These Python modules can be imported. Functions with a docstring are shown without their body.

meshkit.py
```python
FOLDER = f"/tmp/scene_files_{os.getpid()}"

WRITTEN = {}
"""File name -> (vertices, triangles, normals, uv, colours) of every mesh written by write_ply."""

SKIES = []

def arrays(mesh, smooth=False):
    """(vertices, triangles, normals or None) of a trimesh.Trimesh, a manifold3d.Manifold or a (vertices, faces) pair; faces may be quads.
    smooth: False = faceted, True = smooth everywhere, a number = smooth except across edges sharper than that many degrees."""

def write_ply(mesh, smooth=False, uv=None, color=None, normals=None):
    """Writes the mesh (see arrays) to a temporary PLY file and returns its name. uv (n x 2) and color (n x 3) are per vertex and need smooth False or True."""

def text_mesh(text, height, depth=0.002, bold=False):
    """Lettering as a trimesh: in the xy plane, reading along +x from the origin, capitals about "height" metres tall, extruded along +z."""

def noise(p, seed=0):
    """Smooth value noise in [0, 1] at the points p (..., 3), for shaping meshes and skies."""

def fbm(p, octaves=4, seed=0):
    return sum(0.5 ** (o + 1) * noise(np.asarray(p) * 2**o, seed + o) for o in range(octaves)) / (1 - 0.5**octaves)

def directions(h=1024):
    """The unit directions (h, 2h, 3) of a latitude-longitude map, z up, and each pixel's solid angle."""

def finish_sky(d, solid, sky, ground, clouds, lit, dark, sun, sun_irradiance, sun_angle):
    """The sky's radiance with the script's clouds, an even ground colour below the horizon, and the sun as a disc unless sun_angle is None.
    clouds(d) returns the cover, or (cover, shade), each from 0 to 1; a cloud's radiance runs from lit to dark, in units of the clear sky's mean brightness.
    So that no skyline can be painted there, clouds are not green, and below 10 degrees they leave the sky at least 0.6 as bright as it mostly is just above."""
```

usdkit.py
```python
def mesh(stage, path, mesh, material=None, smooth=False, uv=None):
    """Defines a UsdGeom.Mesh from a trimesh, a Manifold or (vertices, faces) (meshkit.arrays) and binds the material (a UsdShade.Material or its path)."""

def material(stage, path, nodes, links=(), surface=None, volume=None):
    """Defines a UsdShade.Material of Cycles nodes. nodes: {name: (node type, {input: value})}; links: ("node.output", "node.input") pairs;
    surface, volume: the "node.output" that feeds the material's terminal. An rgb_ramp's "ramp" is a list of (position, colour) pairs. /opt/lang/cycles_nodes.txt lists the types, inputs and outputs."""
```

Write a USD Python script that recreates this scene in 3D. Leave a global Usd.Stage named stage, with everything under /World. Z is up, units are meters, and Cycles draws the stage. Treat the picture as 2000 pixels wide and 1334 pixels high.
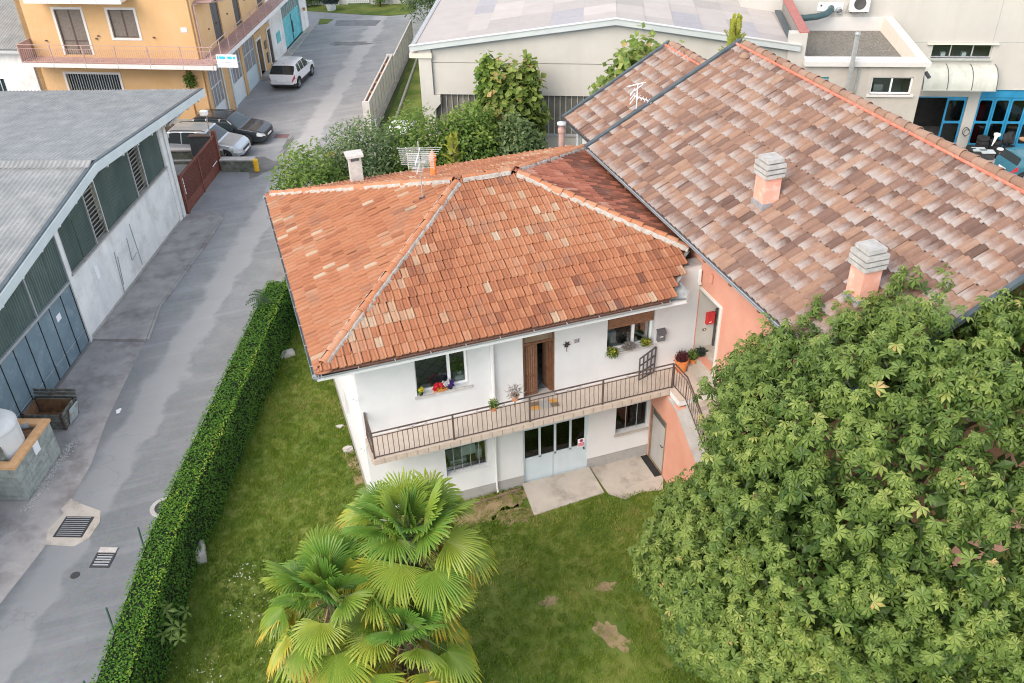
import math, random
import numpy as np
import trimesh, shapely
from shapely.geometry import Polygon, box as sbox
import usdkit, meshkit
from pxr import Usd, UsdGeom, UsdLux, UsdShade, Sdf, Gf, Vt

stage = Usd.Stage.CreateInMemory()
UsdGeom.SetStageUpAxis(stage, "Z"); UsdGeom.SetStageMetersPerUnit(stage, 1.0)
world = UsdGeom.Xform.Define(stage, "/World"); stage.SetDefaultPrim(world.GetPrim())
R_ = math.radians

# ---------------------------------------------------------------- camera, sky, sun, exposure
cam = UsdGeom.Camera.Define(stage, "/World/camera")
CX, CY, CZ = -1.9475, -19.131, 19.0
cam.AddTransformOp().Set(Gf.Matrix4d(0.94566, -0.32422, -0.02471, 0,
                                     0.20186, 0.52579, 0.82632, 0,
                                     -0.25491, -0.78641, 0.56266, 0, CX, CY, CZ, 1).GetOrthonormalized())
cam.CreateHorizontalApertureAttr(36.0); cam.CreateVerticalApertureAttr(36.0 * 683 / 1024)
cam.CreateFocalLengthAttr(36 * 1774 / 2000.0)
cam.CreateClippingRangeAttr(Gf.Vec2f(0.1, 2000))
cam.CreateExposureAttr(1.70)
SUN = np.array([-0.84, -0.42, 0.0]); SUN /= np.linalg.norm(SUN); EL = R_(44)
SUN = np.array([SUN[0] * math.cos(EL), SUN[1] * math.cos(EL), math.sin(EL)])
usdkit.material(stage, "/World/Looks/sky", {
    "s": ("sky_texture", {"sky_type": "single_scattering", "sun_disc": False, "sun_elevation": EL, "sun_rotation": math.atan2(SUN[0], SUN[1]),
                          "aerosol_density": 1.5, "air_density": 1.0, "ozone_density": 1.0}),
    "v": ("hsv", {"saturation": .62}), "gm": ("gamma", {"gamma": .82}), "w": ("mix", {"mix_type": "multiply", "fac": 1.0, "color2": (1.0, .975, .935)}),      # thin even veil of high haze
    "b": ("background_shader", {"strength": 0.15})}, [("s.color", "v.color"), ("v.color", "gm.color"), ("gm.color", "w.color1"), ("w.color", "b.color")], surface="b.background")
dome = UsdLux.DomeLight.Define(stage, "/World/sky"); dome.CreateIntensityAttr(1.0)
UsdShade.MaterialBindingAPI.Apply(dome.GetPrim()).Bind(UsdShade.Material.Get(stage, "/World/Looks/sky"))
dome.GetPrim().SetCustomDataByKey("kind", "structure")
sun = UsdLux.DistantLight.Define(stage, "/World/sun")
sun.CreateIntensityAttr(0.21); sun.CreateNormalizeAttr(True); sun.CreateAngleAttr(45.0); sun.CreateColorAttr(Gf.Vec3f(1.0, 0.83, 0.66))
zq = SUN; xq = np.cross([0, 0, 1.0], zq); xq /= np.linalg.norm(xq); yq = np.cross(zq, xq)
sun.AddTransformOp().Set(Gf.Matrix4d(*xq, 0, *yq, 0, *zq, 0, 0, 0, 40, 1))

# ---------------------------------------------------------------- helpers: naming
used = {}
def numbered(parent, name):
    k = (str(parent), name); i = used.get(k, -1) + 1; used[k] = i
    return f"{parent}/{name}" if i == 0 else f"{parent}/{name}_{i:03d}"
def meta(prim, label=None, cat=None, group=None, kind=None):
    for k, v in (("label", label), ("category", cat), ("group", group), ("kind", kind)):
        if v: prim.SetCustomDataByKey(k, v)
def path_of(p): return "/World" if p is None else str(p.GetPath())
def thing(name, label, cat, group=None, loc=(0, 0, 0), rz=0):
    x = UsdGeom.Xform.Define(stage, numbered("/World", name))
    x.AddTranslateOp().Set(Gf.Vec3d(*map(float, loc)))
    if rz: x.AddRotateZOp().Set(float(rz))
    meta(x.GetPrim(), label, cat, group); return x.GetPrim()
ORIGIN = {}
def put(name, mesh, mat, parent=None, smooth=False, tone=None, along=None, **kw):
    """one Mesh prim; a world-space mesh is moved into its thing's own space"""
    if isinstance(mesh, MB): mesh = mesh.get()
    v, f = np.asarray(mesh[0], float), np.asarray(mesh[1], int)
    p = numbered(path_of(parent), name)
    m = usdkit.mesh(stage, p, (v, f), "/World/Looks/" + mat, smooth=smooth)
    n = len(m.GetPointsAttr().Get())
    api = UsdGeom.PrimvarsAPI(m)
    for key, a in (("tone", tone), ("along", along)):
        if a is not None:
            a = np.full(n, a, np.float32) if np.ndim(a) == 0 else np.asarray(a, np.float32)
            api.CreatePrimvar(key, Sdf.ValueTypeNames.FloatArray, "vertex").Set(Vt.FloatArray.FromNumpy(a))
    meta(m.GetPrim(), **kw); return m.GetPrim()
def struct(name, mesh, mat, **kw): return put(name, mesh, mat, None, kind="structure", **kw)
def copy_of(src, loc, rz, label, group=None, scale=None):
    nm = src.GetName()
    while nm[-4:-3] == "_" and nm[-3:].isdigit(): nm = nm[:-4]
    cd = src.GetCustomData()
    x = UsdGeom.Xform.Define(stage, numbered("/World", nm)); pr = x.GetPrim()
    pr.GetReferences().AddInternalReference(src.GetPath())
    x.ClearXformOpOrder(); x.GetPrim().RemoveProperty("xformOp:translate")
    t = x.AddTransformOp(opSuffix="place"); c, s = math.cos(R_(rz)), math.sin(R_(rz)); k = scale or 1.0
    t.Set(Gf.Matrix4d(c * k, s * k, 0, 0, -s * k, c * k, 0, 0, 0, 0, k, 0, *map(float, loc), 1))
    meta(pr, label, cd["category"], group or cd.get("group")); pr.SetInstanceable(True); return pr

# ---------------------------------------------------------------- helpers: frames and mesh building
class Fr:
    def __init__(s, o=(0, 0), deg=0, z=0):
        a = R_(deg); s.o = np.array([o[0], o[1], z], float)
        s.A = np.array([[math.cos(a), -math.sin(a), 0], [math.sin(a), math.cos(a), 0], [0, 0, 1.0]])
    def __call__(s, v): return np.asarray(v, float) @ s.A.T + s.o
    def at(s, x, y, z=0): return s([x, y, z])
WF = Fr()
def unit(v): v = np.asarray(v, float); return v / np.linalg.norm(v)
class MB:
    def __init__(s, fr=WF): s.v, s.f, s.n, s.fr, s.t = [], [], 0, fr, []
    def add(s, v, f, raw=False, tone=None):
        v = np.asarray(v, float); f = np.asarray(f, int)
        if f.shape[1] == 4: f = np.vstack([f[:, [0, 1, 2]], f[:, [0, 2, 3]]])
        s.v.append(v if raw else s.fr(v)); s.f.append(f + s.n); s.n += len(v)
        s.t.append(np.full(len(v), 0.5 if tone is None else tone)); return s
    def get(s): return np.vstack(s.v), np.vstack(s.f)
    def tone(s): return np.concatenate(s.t)
    def box(s, x0, x1, y0, y1, z0, z1, tone=None):
        v = [(x, y, z) for x in (x0, x1) for y in (y0, y1) for z in (z0, z1)]
        return s.add(v, [(0, 1, 3, 2), (4, 6, 7, 5), (0, 4, 5, 1), (2, 3, 7, 6), (0, 2, 6, 4), (1, 5, 7, 3)], tone=tone)
    def beam(s, p, q, w, h, up=(0, 0, 1), tone=None):
        p, q = np.asarray(p, float), np.asarray(q, float); d = unit(q - p)
        sd = np.cross(d, up); sd = unit(sd) if np.linalg.norm(sd) > 1e-6 else np.array([1.0, 0, 0]); u = np.cross(sd, d)
        v = [e + a * sd * w / 2 + b * u * h / 2 for e in (p, q) for a, b in ((-1, -1), (1, -1), (1, 1), (-1, 1))]
        return s.add(v, [(0, 1, 2, 3), (7, 6, 5, 4), (0, 4, 5, 1), (1, 5, 6, 2), (2, 6, 7, 3), (3, 7, 4, 0)], tone=tone)
    def tube(s, pts, r, n=6, caps=True):
        P = np.asarray(pts, float); k = len(P); r = np.full(k, r) if np.ndim(r) == 0 else np.asarray(r)
        T = np.gradient(P, axis=0); T /= np.linalg.norm(T, axis=1)[:, None] + 1e-12
        ref = np.array([0, 0, 1.0]) if abs(T[0][2]) < 0.9 else np.array([1.0, 0, 0])
        v, f = [], []
        for i in range(k):
            a = unit(np.cross(T[i], ref)); b = np.cross(T[i], a)
            th = np.arange(n) / n * 2 * math.pi
            v.append(P[i] + r[i] * (np.cos(th)[:, None] * a + np.sin(th)[:, None] * b))
        v = np.vstack(v)
        for i in range(k - 1):
            for j in range(n): f.append((i * n + j, i * n + (j + 1) % n, (i + 1) * n + (j + 1) % n, (i + 1) * n + j))
        s.add(v, f)
        if caps:
            for i, o in ((0, 1), (k - 1, -1)):
                vv = np.vstack([P[i], v[i * n:(i + 1) * n]])
                s.add(vv, [(0, 1 + (j + 1) % n, 1 + j)[::o] for j in range(n)])
        return s
    def lathe(s, prof, c=(0, 0, 0), n=16, axis=None):
        th = np.arange(n) / n * 2 * math.pi; v = []
        for r, z in prof: v.append(np.stack([r * np.cos(th), r * np.sin(th), np.full(n, z)], 1))
        v = np.vstack(v)
        if axis is not None:
            a = unit(axis); b = unit(np.cross(a, (0, 0, 1) if abs(a[2]) < .9 else (1, 0, 0))); c2 = np.cross(a, b)
            v = v[:, :1] * b + v[:, 1:2] * c2 + v[:, 2:] * a
        f = [(i * n + j, i * n + (j + 1) % n, (i + 1) * n + (j + 1) % n, (i + 1) * n + j) for i in range(len(prof) - 1) for j in range(n)]
        return s.add(v + np.asarray(c), f)
    def ext(s, poly, d0, d1, axis="y"):
        """extrude a shapely polygon: axis y -> polygon in (x,z); x -> (y,z); z -> (x,y)"""
        for g in getattr(poly, "geoms", [poly]):
            if g.is_empty or g.geom_type != "Polygon": continue
            m = trimesh.creation.extrude_polygon(g, d1 - d0, engine="earcut"); v = m.vertices
            a, b, h = v[:, 0], v[:, 1], v[:, 2] + d0
            V = {"y": (a, h, b), "x": (h, a, b), "z": (a, b, h)}[axis]
            F = m.faces[:, ::-1] if axis == "y" else m.faces
            s.add(np.stack(V, 1), F)
        return s
    def quad(s, a, b, c, d, tone=None): return s.add([a, b, c, d], [(0, 1, 2, 3)], tone=tone)
def sheet(pts, z, fr=WF):
    return MB(fr).ext(Polygon(pts), z - 0.02, z, "z")
def wall_poly(x0, x1, z0, z1, holes=()):
    p = sbox(x0, z0, x1, z1)
    for a, b, c, d in holes: p = p.difference(sbox(a, c, b, d))
    return p
def ring(x0, x1, z0, z1, w): return sbox(x0, z0, x1, z1).difference(sbox(x0 + w, z0 + w, x1 - w, z1 - w))

# ---------------------------------------------------------------- materials
def M(name, c1, c2=None, scale=3.0, rough=0.8, bump=0.0, bscale=30.0, metal=0.0, stain=None, streak=None, spec=0.3, lo=0.35, hi=0.65, detail=5.0, trans=None, tone=None, coat=0):
    """principled with a noise-mixed base colour; stain=(colour, scale, amount), streak: the same stretched upright; tone: ramp over the mesh's tone primvar"""
    N = {"g": ("geometry", {}), "n": ("noise_texture", {"scale": scale, "detail": detail, "roughness": 0.6}),
         "r": ("rgb_ramp", {"ramp": [(lo, c1), (hi, c2 or c1)]}),
         "p": ("principled_bsdf", {"roughness": rough, "metallic": metal, "specular_ior_level": spec, "coat_weight": coat})}
    L = [("g.position", "n.vector"), ("n.fac", "r.fac")]; col = "r.color"
    if tone:
        N["at"] = ("attribute", {"attribute": "tone"}); N["tr"] = ("rgb_ramp", {"ramp": tone})
        N["tm"] = ("mix", {"mix_type": "overlay", "fac": 0.55}); L += [("at.fac", "tr.fac"), ("tr.color", "tm.color1"), (col, "tm.color2")]; col = "tm.color"
    for k, st in (("a", stain), ("b", streak)):
        if st:
            N["m" + k] = ("mapping", {"scale": (1, 1, 1) if k == "a" else (1, 1, 0.08)})
            N["n" + k] = ("noise_texture", {"scale": st[1], "detail": 6.0, "roughness": 0.65})
            N["r" + k] = ("rgb_ramp", {"ramp": [(0.5, (0, 0, 0)), (0.72, (st[2],) * 3)]})
            N["x" + k] = ("mix", {"mix_type": "mix", "color2": st[0]})
            L += [("g.position", f"m{k}.vector"), (f"m{k}.vector", f"n{k}.vector"), (f"n{k}.fac", f"r{k}.fac"), (f"r{k}.color", f"x{k}.fac"), (col, f"x{k}.color1")]; col = f"x{k}.color"
    L.append((col, "p.base_color"))
    if bump:
        N["bn"] = ("noise_texture", {"scale": bscale, "detail": 4.0}); N["b"] = ("bump", {"strength": bump, "distance": 0.02})
        L += [("g.position", "bn.vector"), ("bn.fac", "b.height"), ("b.normal", "p.normal")]
    out = "p.BSDF"
    if trans:
        N["tl"] = ("translucent_bsdf", {}); N["mx"] = ("mix_closure", {"fac": trans}); L += [(col, "tl.color"), ("p.BSDF", "mx.closure1"), ("tl.BSDF", "mx.closure2")]; out = "mx.closure"
    usdkit.material(stage, "/World/Looks/" + name, N, L, surface=out)
def glass(name, tint=(0.9, 0.95, 0.95), rough=0.03, ior=1.45):
    usdkit.material(stage, "/World/Looks/" + name, {"t": ("transparent_bsdf", {"color": tint}), "g": ("glossy_bsdf", {"roughness": rough, "color": (.9, .9, .9)}),
        "f": ("fresnel", {"IOR": ior}), "m": ("mix_closure", {})}, [("f.fac", "m.fac"), ("t.BSDF", "m.closure1"), ("g.BSDF", "m.closure2")], surface="m.closure")

M("white_plaster", (0.639, 0.648, 0.661), (0.691, 0.696, 0.700), 1.2, .85, .12, 60, streak=((.60, .60, .60), 1.5, .35))
M("pink_plaster", (0.570, 0.265, 0.192), (0.597, 0.312, 0.232), 1.5, .85, .1, 60)
M("yellow_plaster", (0.558, 0.354, 0.170), (0.585, 0.388, 0.204), .8, .85, .1, 50, streak=((.70, .44, .24), 1.2, .3))
M("cream_plaster", (0.496, 0.480, 0.448), (0.544, 0.528, 0.488), .6, .88, .1, 40, streak=((.46, .44, .40), 1.1, .45))
M("pale_render", (0.689, 0.689, 0.677), (0.808, 0.796, 0.772), 1.0, .9, .15, 30, stain=((.45, .40, .35), 1.3, .5), streak=((.42, .42, .42), 1.4, .35))
M("trim_white", (0.610, 0.602, 0.586), (0.641, 0.634, 0.617), 2, .7)
M("pvc_white", (.80, .80, .80), (.83, .83, .83), 2, .35, spec=.5)
M("concrete", (.36, .35, .33), (.46, .44, .41), 2.2, .92, .25, 45, stain=((.20, .19, .17), 2.5, .55))
M("concrete_light", (0.425, 0.391, 0.348), (0.493, 0.451, 0.399), 1.8, .9, .2, 45, stain=((.22, .20, .17), 1.6, .75))
M("plinth", (.30, .30, .29), (.40, .39, .37), 3, .92, .3, 40, stain=((.20, .19, .17), 3, .5))
M("balcony_floor", (.50, .43, .37), (.56, .49, .43), 4, .85, .1, 60)
M("edge_tile", (.44, .36, .30), (.52, .44, .37), 6, .8, .1, 60)
M("iron_brown", (.075, .055, .05), (.11, .08, .07), 10, .55, spec=.4)
M("iron_dark", (.03, .032, .035), (.05, .05, .055), 10, .5, spec=.4)
M("gutter_metal", (.42, .47, .50), (.50, .55, .57), 4, .35, metal=.6)
M("gutter_dark", (0.070, 0.091, 0.105), (0.105, 0.126, 0.140), 4, .45, metal=.3)
M("galvanised", (.38, .40, .41), (.50, .51, .51), 6, .4, metal=.5)
M("aluminium", (.62, .63, .63), (.70, .70, .70), 6, .35, metal=.6)
M("wood_brown", (.13, .060, .035), (.21, .10, .055), 9, .55, .2, 50, spec=.4)
M("wood_shutter", (.20, .10, .06), (.28, .15, .09), 14, .6)
M("shutter_brown", (.16, .135, .115), (.21, .18, .155), 9, .6)
M("shutter_dark", (.07, .075, .08), (.10, .10, .105), 9, .55)
M("door_metal", (.50, .58, .62), (.56, .63, .67), 1.5, .5, streak=((.45, .52, .55), 2, .4))
M("door_grey", (.36, .35, .34), (.42, .40, .39), 2, .55, streak=((.28, .27, .27), 2, .4))
M("door_blue", (0.137, 0.194, 0.230), (0.187, 0.252, 0.288), 1.0, .5, stain=((.33, .40, .43), 2.2, .6), streak=((.16, .22, .27), 2, .5))
M("rubber", (.02, .02, .022), (.03, .03, .03), 8, .8)
M("tyre", (.022, .023, .025), (.035, .035, .036), 8, .75)
M("interior_dark", (.06, .06, .06), (.10, .095, .09), 2, .9)
M("interior_pale", (.42, .42, .40), (.50, .50, .48), 2, .9)
M("terracotta", (.55, .22, .10), (.62, .27, .13), 6, .8, .1, 60)
M("pot_orange", (.72, .23, .07), (.76, .27, .09), 6, .6)
M("soil", (.06, .045, .035), (.10, .075, .055), 12, .95, .4, 60)
M("red_metal", (.50, .02, .025), (.54, .03, .03), 5, .35, spec=.5)
M("red_brick_cap", (.34, .13, .12), (.40, .17, .15), 5, .8, .15, 40)
M("mail_grey", (.11, .11, .12), (.14, .14, .15), 5, .45)
M("plate_white", (.82, .82, .83), (.86, .86, .86), 4, .5)
M("sign_red", (.62, .05, .09), None, 4, .5)
M("sign_blue", (.10, .05, .30), None, 4, .5)
M("sign_cyan", (.05, .45, .68), (.07, .50, .72), 4, .4)
M("letter_grey", (.42, .34, .36), None, 4, .6)
M("letter_dark", (.04, .035, .05), None, 4, .6)
M("number_plate", (.46, .40, .45), (.52, .46, .5), 30, .4)
M("mortar", (0.346, 0.324, 0.295), (0.446, 0.418, 0.382), 9, .95, .5, 40)
M("roof_under", (.15, .075, .05), (.2, .1, .07), 8, .95)
M("asbestos", (0.220, 0.233, 0.233), (0.343, 0.348, 0.343), 1.6, .92, .3, 60, stain=((.24, .26, .27), 7, .85), lo=.3, hi=.7)
M("fibre_sheet", (0.383, 0.363, 0.351), (0.446, 0.421, 0.408), 1.1, .9, .1, 40, stain=((.42, .40, .41), 5, .5), tone=[(0, (.32, .32, .35)), (.12, (.38, .38, .41)), (.2, (.36, .345, .335)), (1, (.50, .475, .455))])
M("fascia_metal", (.50, .55, .56), (.57, .61, .61), 1, .5, metal=.2)
M("panel_green", (.055, .085, .078), (.085, .12, .108), .9, .45, streak=((.12, .155, .14), 2.5, .5), spec=.5)
M("louvre", (.30, .30, .26), (.40, .39, .33), 2, .7)
M("gate_brown", (.17, .058, .042), (.22, .082, .06), 5, .6, stain=((.10, .045, .035), 4, .5))
M("fence_white", (0.510, 0.501, 0.484), (0.595, 0.586, 0.561), 2, .6, stain=((.38, .22, .12), 4, .5), streak=((.45, .40, .36), 3, .5))
M("rust", (.42, .18, .08), (.52, .26, .13), 6, .85)
M("block_wall", (.27, .30, .28), (.40, .42, .39), 3.5, .92, .3, 40, stain=((.18, .19, .17), 3, .6))
M("coping_orange", (.60, .33, .15), (.70, .42, .22), 5, .8)
M("tank_white", (.66, .66, .65), (.72, .72, .70), 1.2, .5, streak=((.45, .43, .40), 2, .5))
M("crate_wood", (.10, .10, .085), (.20, .19, .16), 7, .85, .2, 50, stain=((.30, .34, .32), 5, .8))
M("crate_inside", (.16, .085, .045), (.26, .15, .08), 7, .85)
M("hood_wood", (.42, .25, .14), (.5, .3, .18), 8, .8)
M("mossy_stone", (.10, .11, .08), (.26, .26, .23), 3.5, .95, .5, 25, stain=((.07, .10, .04), 3, .7))
M("stone_pale", (.42, .40, .38), (.55, .53, .50), 5, .9, .3, 30)
M("bollard_yellow", (.80, .46, .02), (.84, .52, .04), 6, .6, stain=((.5, .28, .03), 9, .5))
M("teal_paint", (.10, .44, .50), (.15, .52, .57), 2, .55, stain=((.40, .60, .62), 4, .5))
M("blue_paint", (.02, .22, .42), (.035, .29, .52), 1.5, .4, spec=.5)
M("pale_blue_paint", (.50, .60, .64), (.58, .67, .70), 2, .55, stain=((.4, .47, .5), 4, .5))
M("balcony_tile", (.38, .25, .23), (.46, .31, .28), 3, .8, .1, 40)
M("rail_pink", (.42, .28, .25), (.48, .33, .3), 6, .5)
M("cream_trim", (0.646, 0.595, 0.510), (0.680, 0.629, 0.544), 2, .8)
M("white_gate", (.60, .66, .69), (.66, .72, .74), 2, .5)
M("gravel_roof", (0.096, 0.092, 0.084), (0.320, 0.296, 0.256), 22, .95, .6, 60, stain=((.15, .15, .13), .8, .7), lo=.4, hi=.62)
M("block_pale", (0.442, 0.416, 0.383), (0.510, 0.484, 0.442), 1.2, .9, .15, 40, streak=((.42, .38, .33), 1.5, .5))
M("canopy_sheet", (.50, .52, .47), (.58, .59, .53), 1.2, .4, streak=((.35, .36, .31), 2, .6), spec=.5)
M("ac_white", (.66, .66, .64), (.70, .70, .68), 3, .5)
M("duct_dark", (.035, .075, .085), (.05, .095, .105), 5, .4, spec=.5)
M("pipe_grey", (.30, .33, .35), (.36, .39, .41), 5, .5)
M("bark", (.07, .05, .035), (.14, .10, .07), 9, .95, .6, 25)
M("palm_trunk", (.10, .07, .045), (.20, .15, .10), 14, .95, .6, 40)
M("dry_straw", (.34, .24, .12), (.46, .34, .19), 6, .9)
M("plastic_box", (.52, .60, .63), (.58, .66, .68), 4, .4)
M("cardboard", (.42, .32, .20), (.5, .39, .26), 5, .85)
M("bin_dark", (.055, .06, .065), (.08, .085, .09), 3, .6)
M("car_white", (0.720, 0.729, 0.738), None, 3, .25, spec=.5, coat=.6)
M("car_silver", (.46, .50, .53), (.48, .52, .55), 3, .28, metal=.55, spec=.5, coat=.5)
M("car_black", (.016, .02, .024), None, 3, .2, spec=.6, coat=.7)
M("car_blue", (.025, .13, .19), (.03, .15, .21), 3, .25, spec=.6, coat=.6)
M("car_glass", (.02, .028, .032), None, 3, .06, spec=.8)
M("car_plastic", (.03, .03, .032), None, 5, .6)
M("lamp_red", (.35, .02, .04), (.5, .05, .07), 20, .2, spec=.6)
M("lamp_clear", (.62, .66, .68), (.75, .77, .78), 20, .15, spec=.7)
M("rim_metal", (.42, .43, .44), None, 5, .3, metal=.7)
M("flower_red", (.65, .02, .04), (.75, .06, .08), 20, .6, trans=.2)
M("flower_white", (.80, .78, .80), None, 5, .6, trans=.2)
M("flower_violet", (.06, .025, .18), (.10, .04, .26), 9, .6)
M("flower_yellow", (.75, .62, .02), (.8, .7, .08), 9, .6, trans=.2)
M("flower_orange", (.75, .28, .05), (.8, .35, .08), 9, .6, trans=.2)
M("rug_mat", (.42, .38, .33), (.48, .43, .38), 5, .95)
M("rug_orange", (.60, .30, .07), (.66, .36, .1), 5, .95)
M("weathered_wood", (.17, .12, .08), (.27, .2, .14), 6, .85, .2, 60)
def leafmat(name, ramp, trans=.3, rough=.45, spec=.35):
    N = {"a": ("attribute", {"attribute": "tone"}), "r": ("rgb_ramp", {"ramp": ramp}), "p": ("principled_bsdf", {"roughness": rough, "specular_ior_level": spec}),
         "t": ("translucent_bsdf", {}), "m": ("mix_closure", {"fac": trans})}
    usdkit.material(stage, "/World/Looks/" + name, N, [("a.fac", "r.fac"), ("r.color", "p.base_color"), ("r.color", "t.color"), ("p.BSDF", "m.closure1"), ("t.BSDF", "m.closure2")], surface="m.closure")
leafmat("hedge_leaf", [(0, (.015, .06, .006)), (.5, (.06, .17, .012)), (.85, (.15, .28, .02)), (1, (.30, .36, .04))])
leafmat("tree_leaf", [(0, (.035, .08, .018)), (.45, (.125, .195, .04)), (.75, (.22, .29, .065)), (.93, (.34, .38, .11)), (.95, (.42, .30, .11)), (1, (.46, .33, .14))], .3, .4)
leafmat("bush_leaf", [(0, (.035, .085, .02)), (.5, (.085, .17, .03)), (1, (.24, .31, .06))])
leafmat("olive_leaf", [(0, (.03, .06, .03)), (.5, (.08, .14, .05)), (1, (.2, .26, .11))])
leafmat("yellow_leaf", [(0, (.14, .19, .03)), (1, (.42, .42, .07))])
leafmat("palm_leaf", [(0, (.035, .11, .03)), (.45, (.11, .23, .035)), (.72, (.30, .36, .05)), (.86, (.50, .36, .05)), (1, (.40, .27, .12))], .25, .35)
leafmat("grass_blade", [(0, (.06, .12, .012)), (.5, (.15, .235, .022)), (.8, (.27, .32, .05)), (1, (.36, .32, .12))], .25, .6)
leafmat("pot_plant", [(0, (.03, .085, .025)), (.5, (.10, .19, .04)), (1, (.3, .36, .07))])
leafmat("plant_dark", [(0, (.06, .012, .02)), (1, (.14, .03, .04))])
leafmat("plant_silver", [(0, (.22, .21, .19)), (1, (.42, .38, .36))])
glass("pane"); glass("pane_tint", (.5, .58, .58), .05)
M("pink_chimney", (0.645, 0.300, 0.225), (0.675, 0.352, 0.277), 2, .85, .1, 50, stain=((.80, .66, .58), 3, .6))
M("chimney_head", (0.332, 0.326, 0.310), (0.448, 0.440, 0.426), 5, .92, .4, 30)
M("lead", (0.225, 0.232, 0.247), (0.300, 0.300, 0.315), 4, .55)
M("red_strip", (.66, .14, .09), (.74, .22, .15), 6, .8)
M("rust_panel", (.36, .42, .42), (.46, .50, .49), 3, .7, stain=((.26, .12, .06), 4, .95))
M("louvre_glass", (.12, .115, .095), (.22, .21, .185), .9, .35, spec=.5, streak=((.32, .31, .28), 1.6, .5))
M("pane_grey", (0.170, 0.165, 0.170), (0.270, 0.260, 0.270), 2.5, .3, spec=.5)
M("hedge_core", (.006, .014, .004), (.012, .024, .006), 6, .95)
M("green_post", (.035, .085, .06), (.05, .11, .08), 6, .5)
leafmat("palm_stalk", [(0, (.12, .2, .05)), (1, (.2, .28, .08))])
leafmat("dark_bush", [(0, (.02, .035, .03)), (1, (.05, .07, .06))])
# things whose meshes are given in world space but whose Xform stands at their base
BASE = {}
def based(name, label, cat, base, group=None):
    t = thing(name, label, cat, group, loc=base); BASE[str(t.GetPath())] = np.array(base, float); return t
_put = put
def put(name, mesh, mat, parent=None, smooth=False, **kw):
    if parent is not None:
        top = "/".join(str(parent.GetPath()).split("/")[:3])
        if top in BASE:
            v, f = mesh.get() if isinstance(mesh, MB) else mesh
            mesh = (np.asarray(v, float) - BASE[top], f)
    return _put(name, mesh, mat, parent, smooth, **kw)
def solo(name, mesh, mat, label, cat, group=None, smooth=False, **kw):
    return _put(name, mesh, mat, None, smooth, label=label, cat=cat, group=group, **kw)
RF = Fr((0, 0), 68.7)                       # local x along the road, y to its left, seen going away
rng = np.random.default_rng(7)
def blob(cx, cy, rx, ry, n=18, amp=.25, seed=1, rot=0):
    r = np.random.default_rng(seed); th = np.arange(n) / n * 2 * math.pi
    k = 1 + amp * (r.random(n) - .5) * 2; x, y = rx * k * np.cos(th), ry * k * np.sin(th); c, s = math.cos(R_(rot)), math.sin(R_(rot))
    return [(cx + c * a - s * b, cy + s * a + c * b) for a, b in zip(x, y)]

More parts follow.
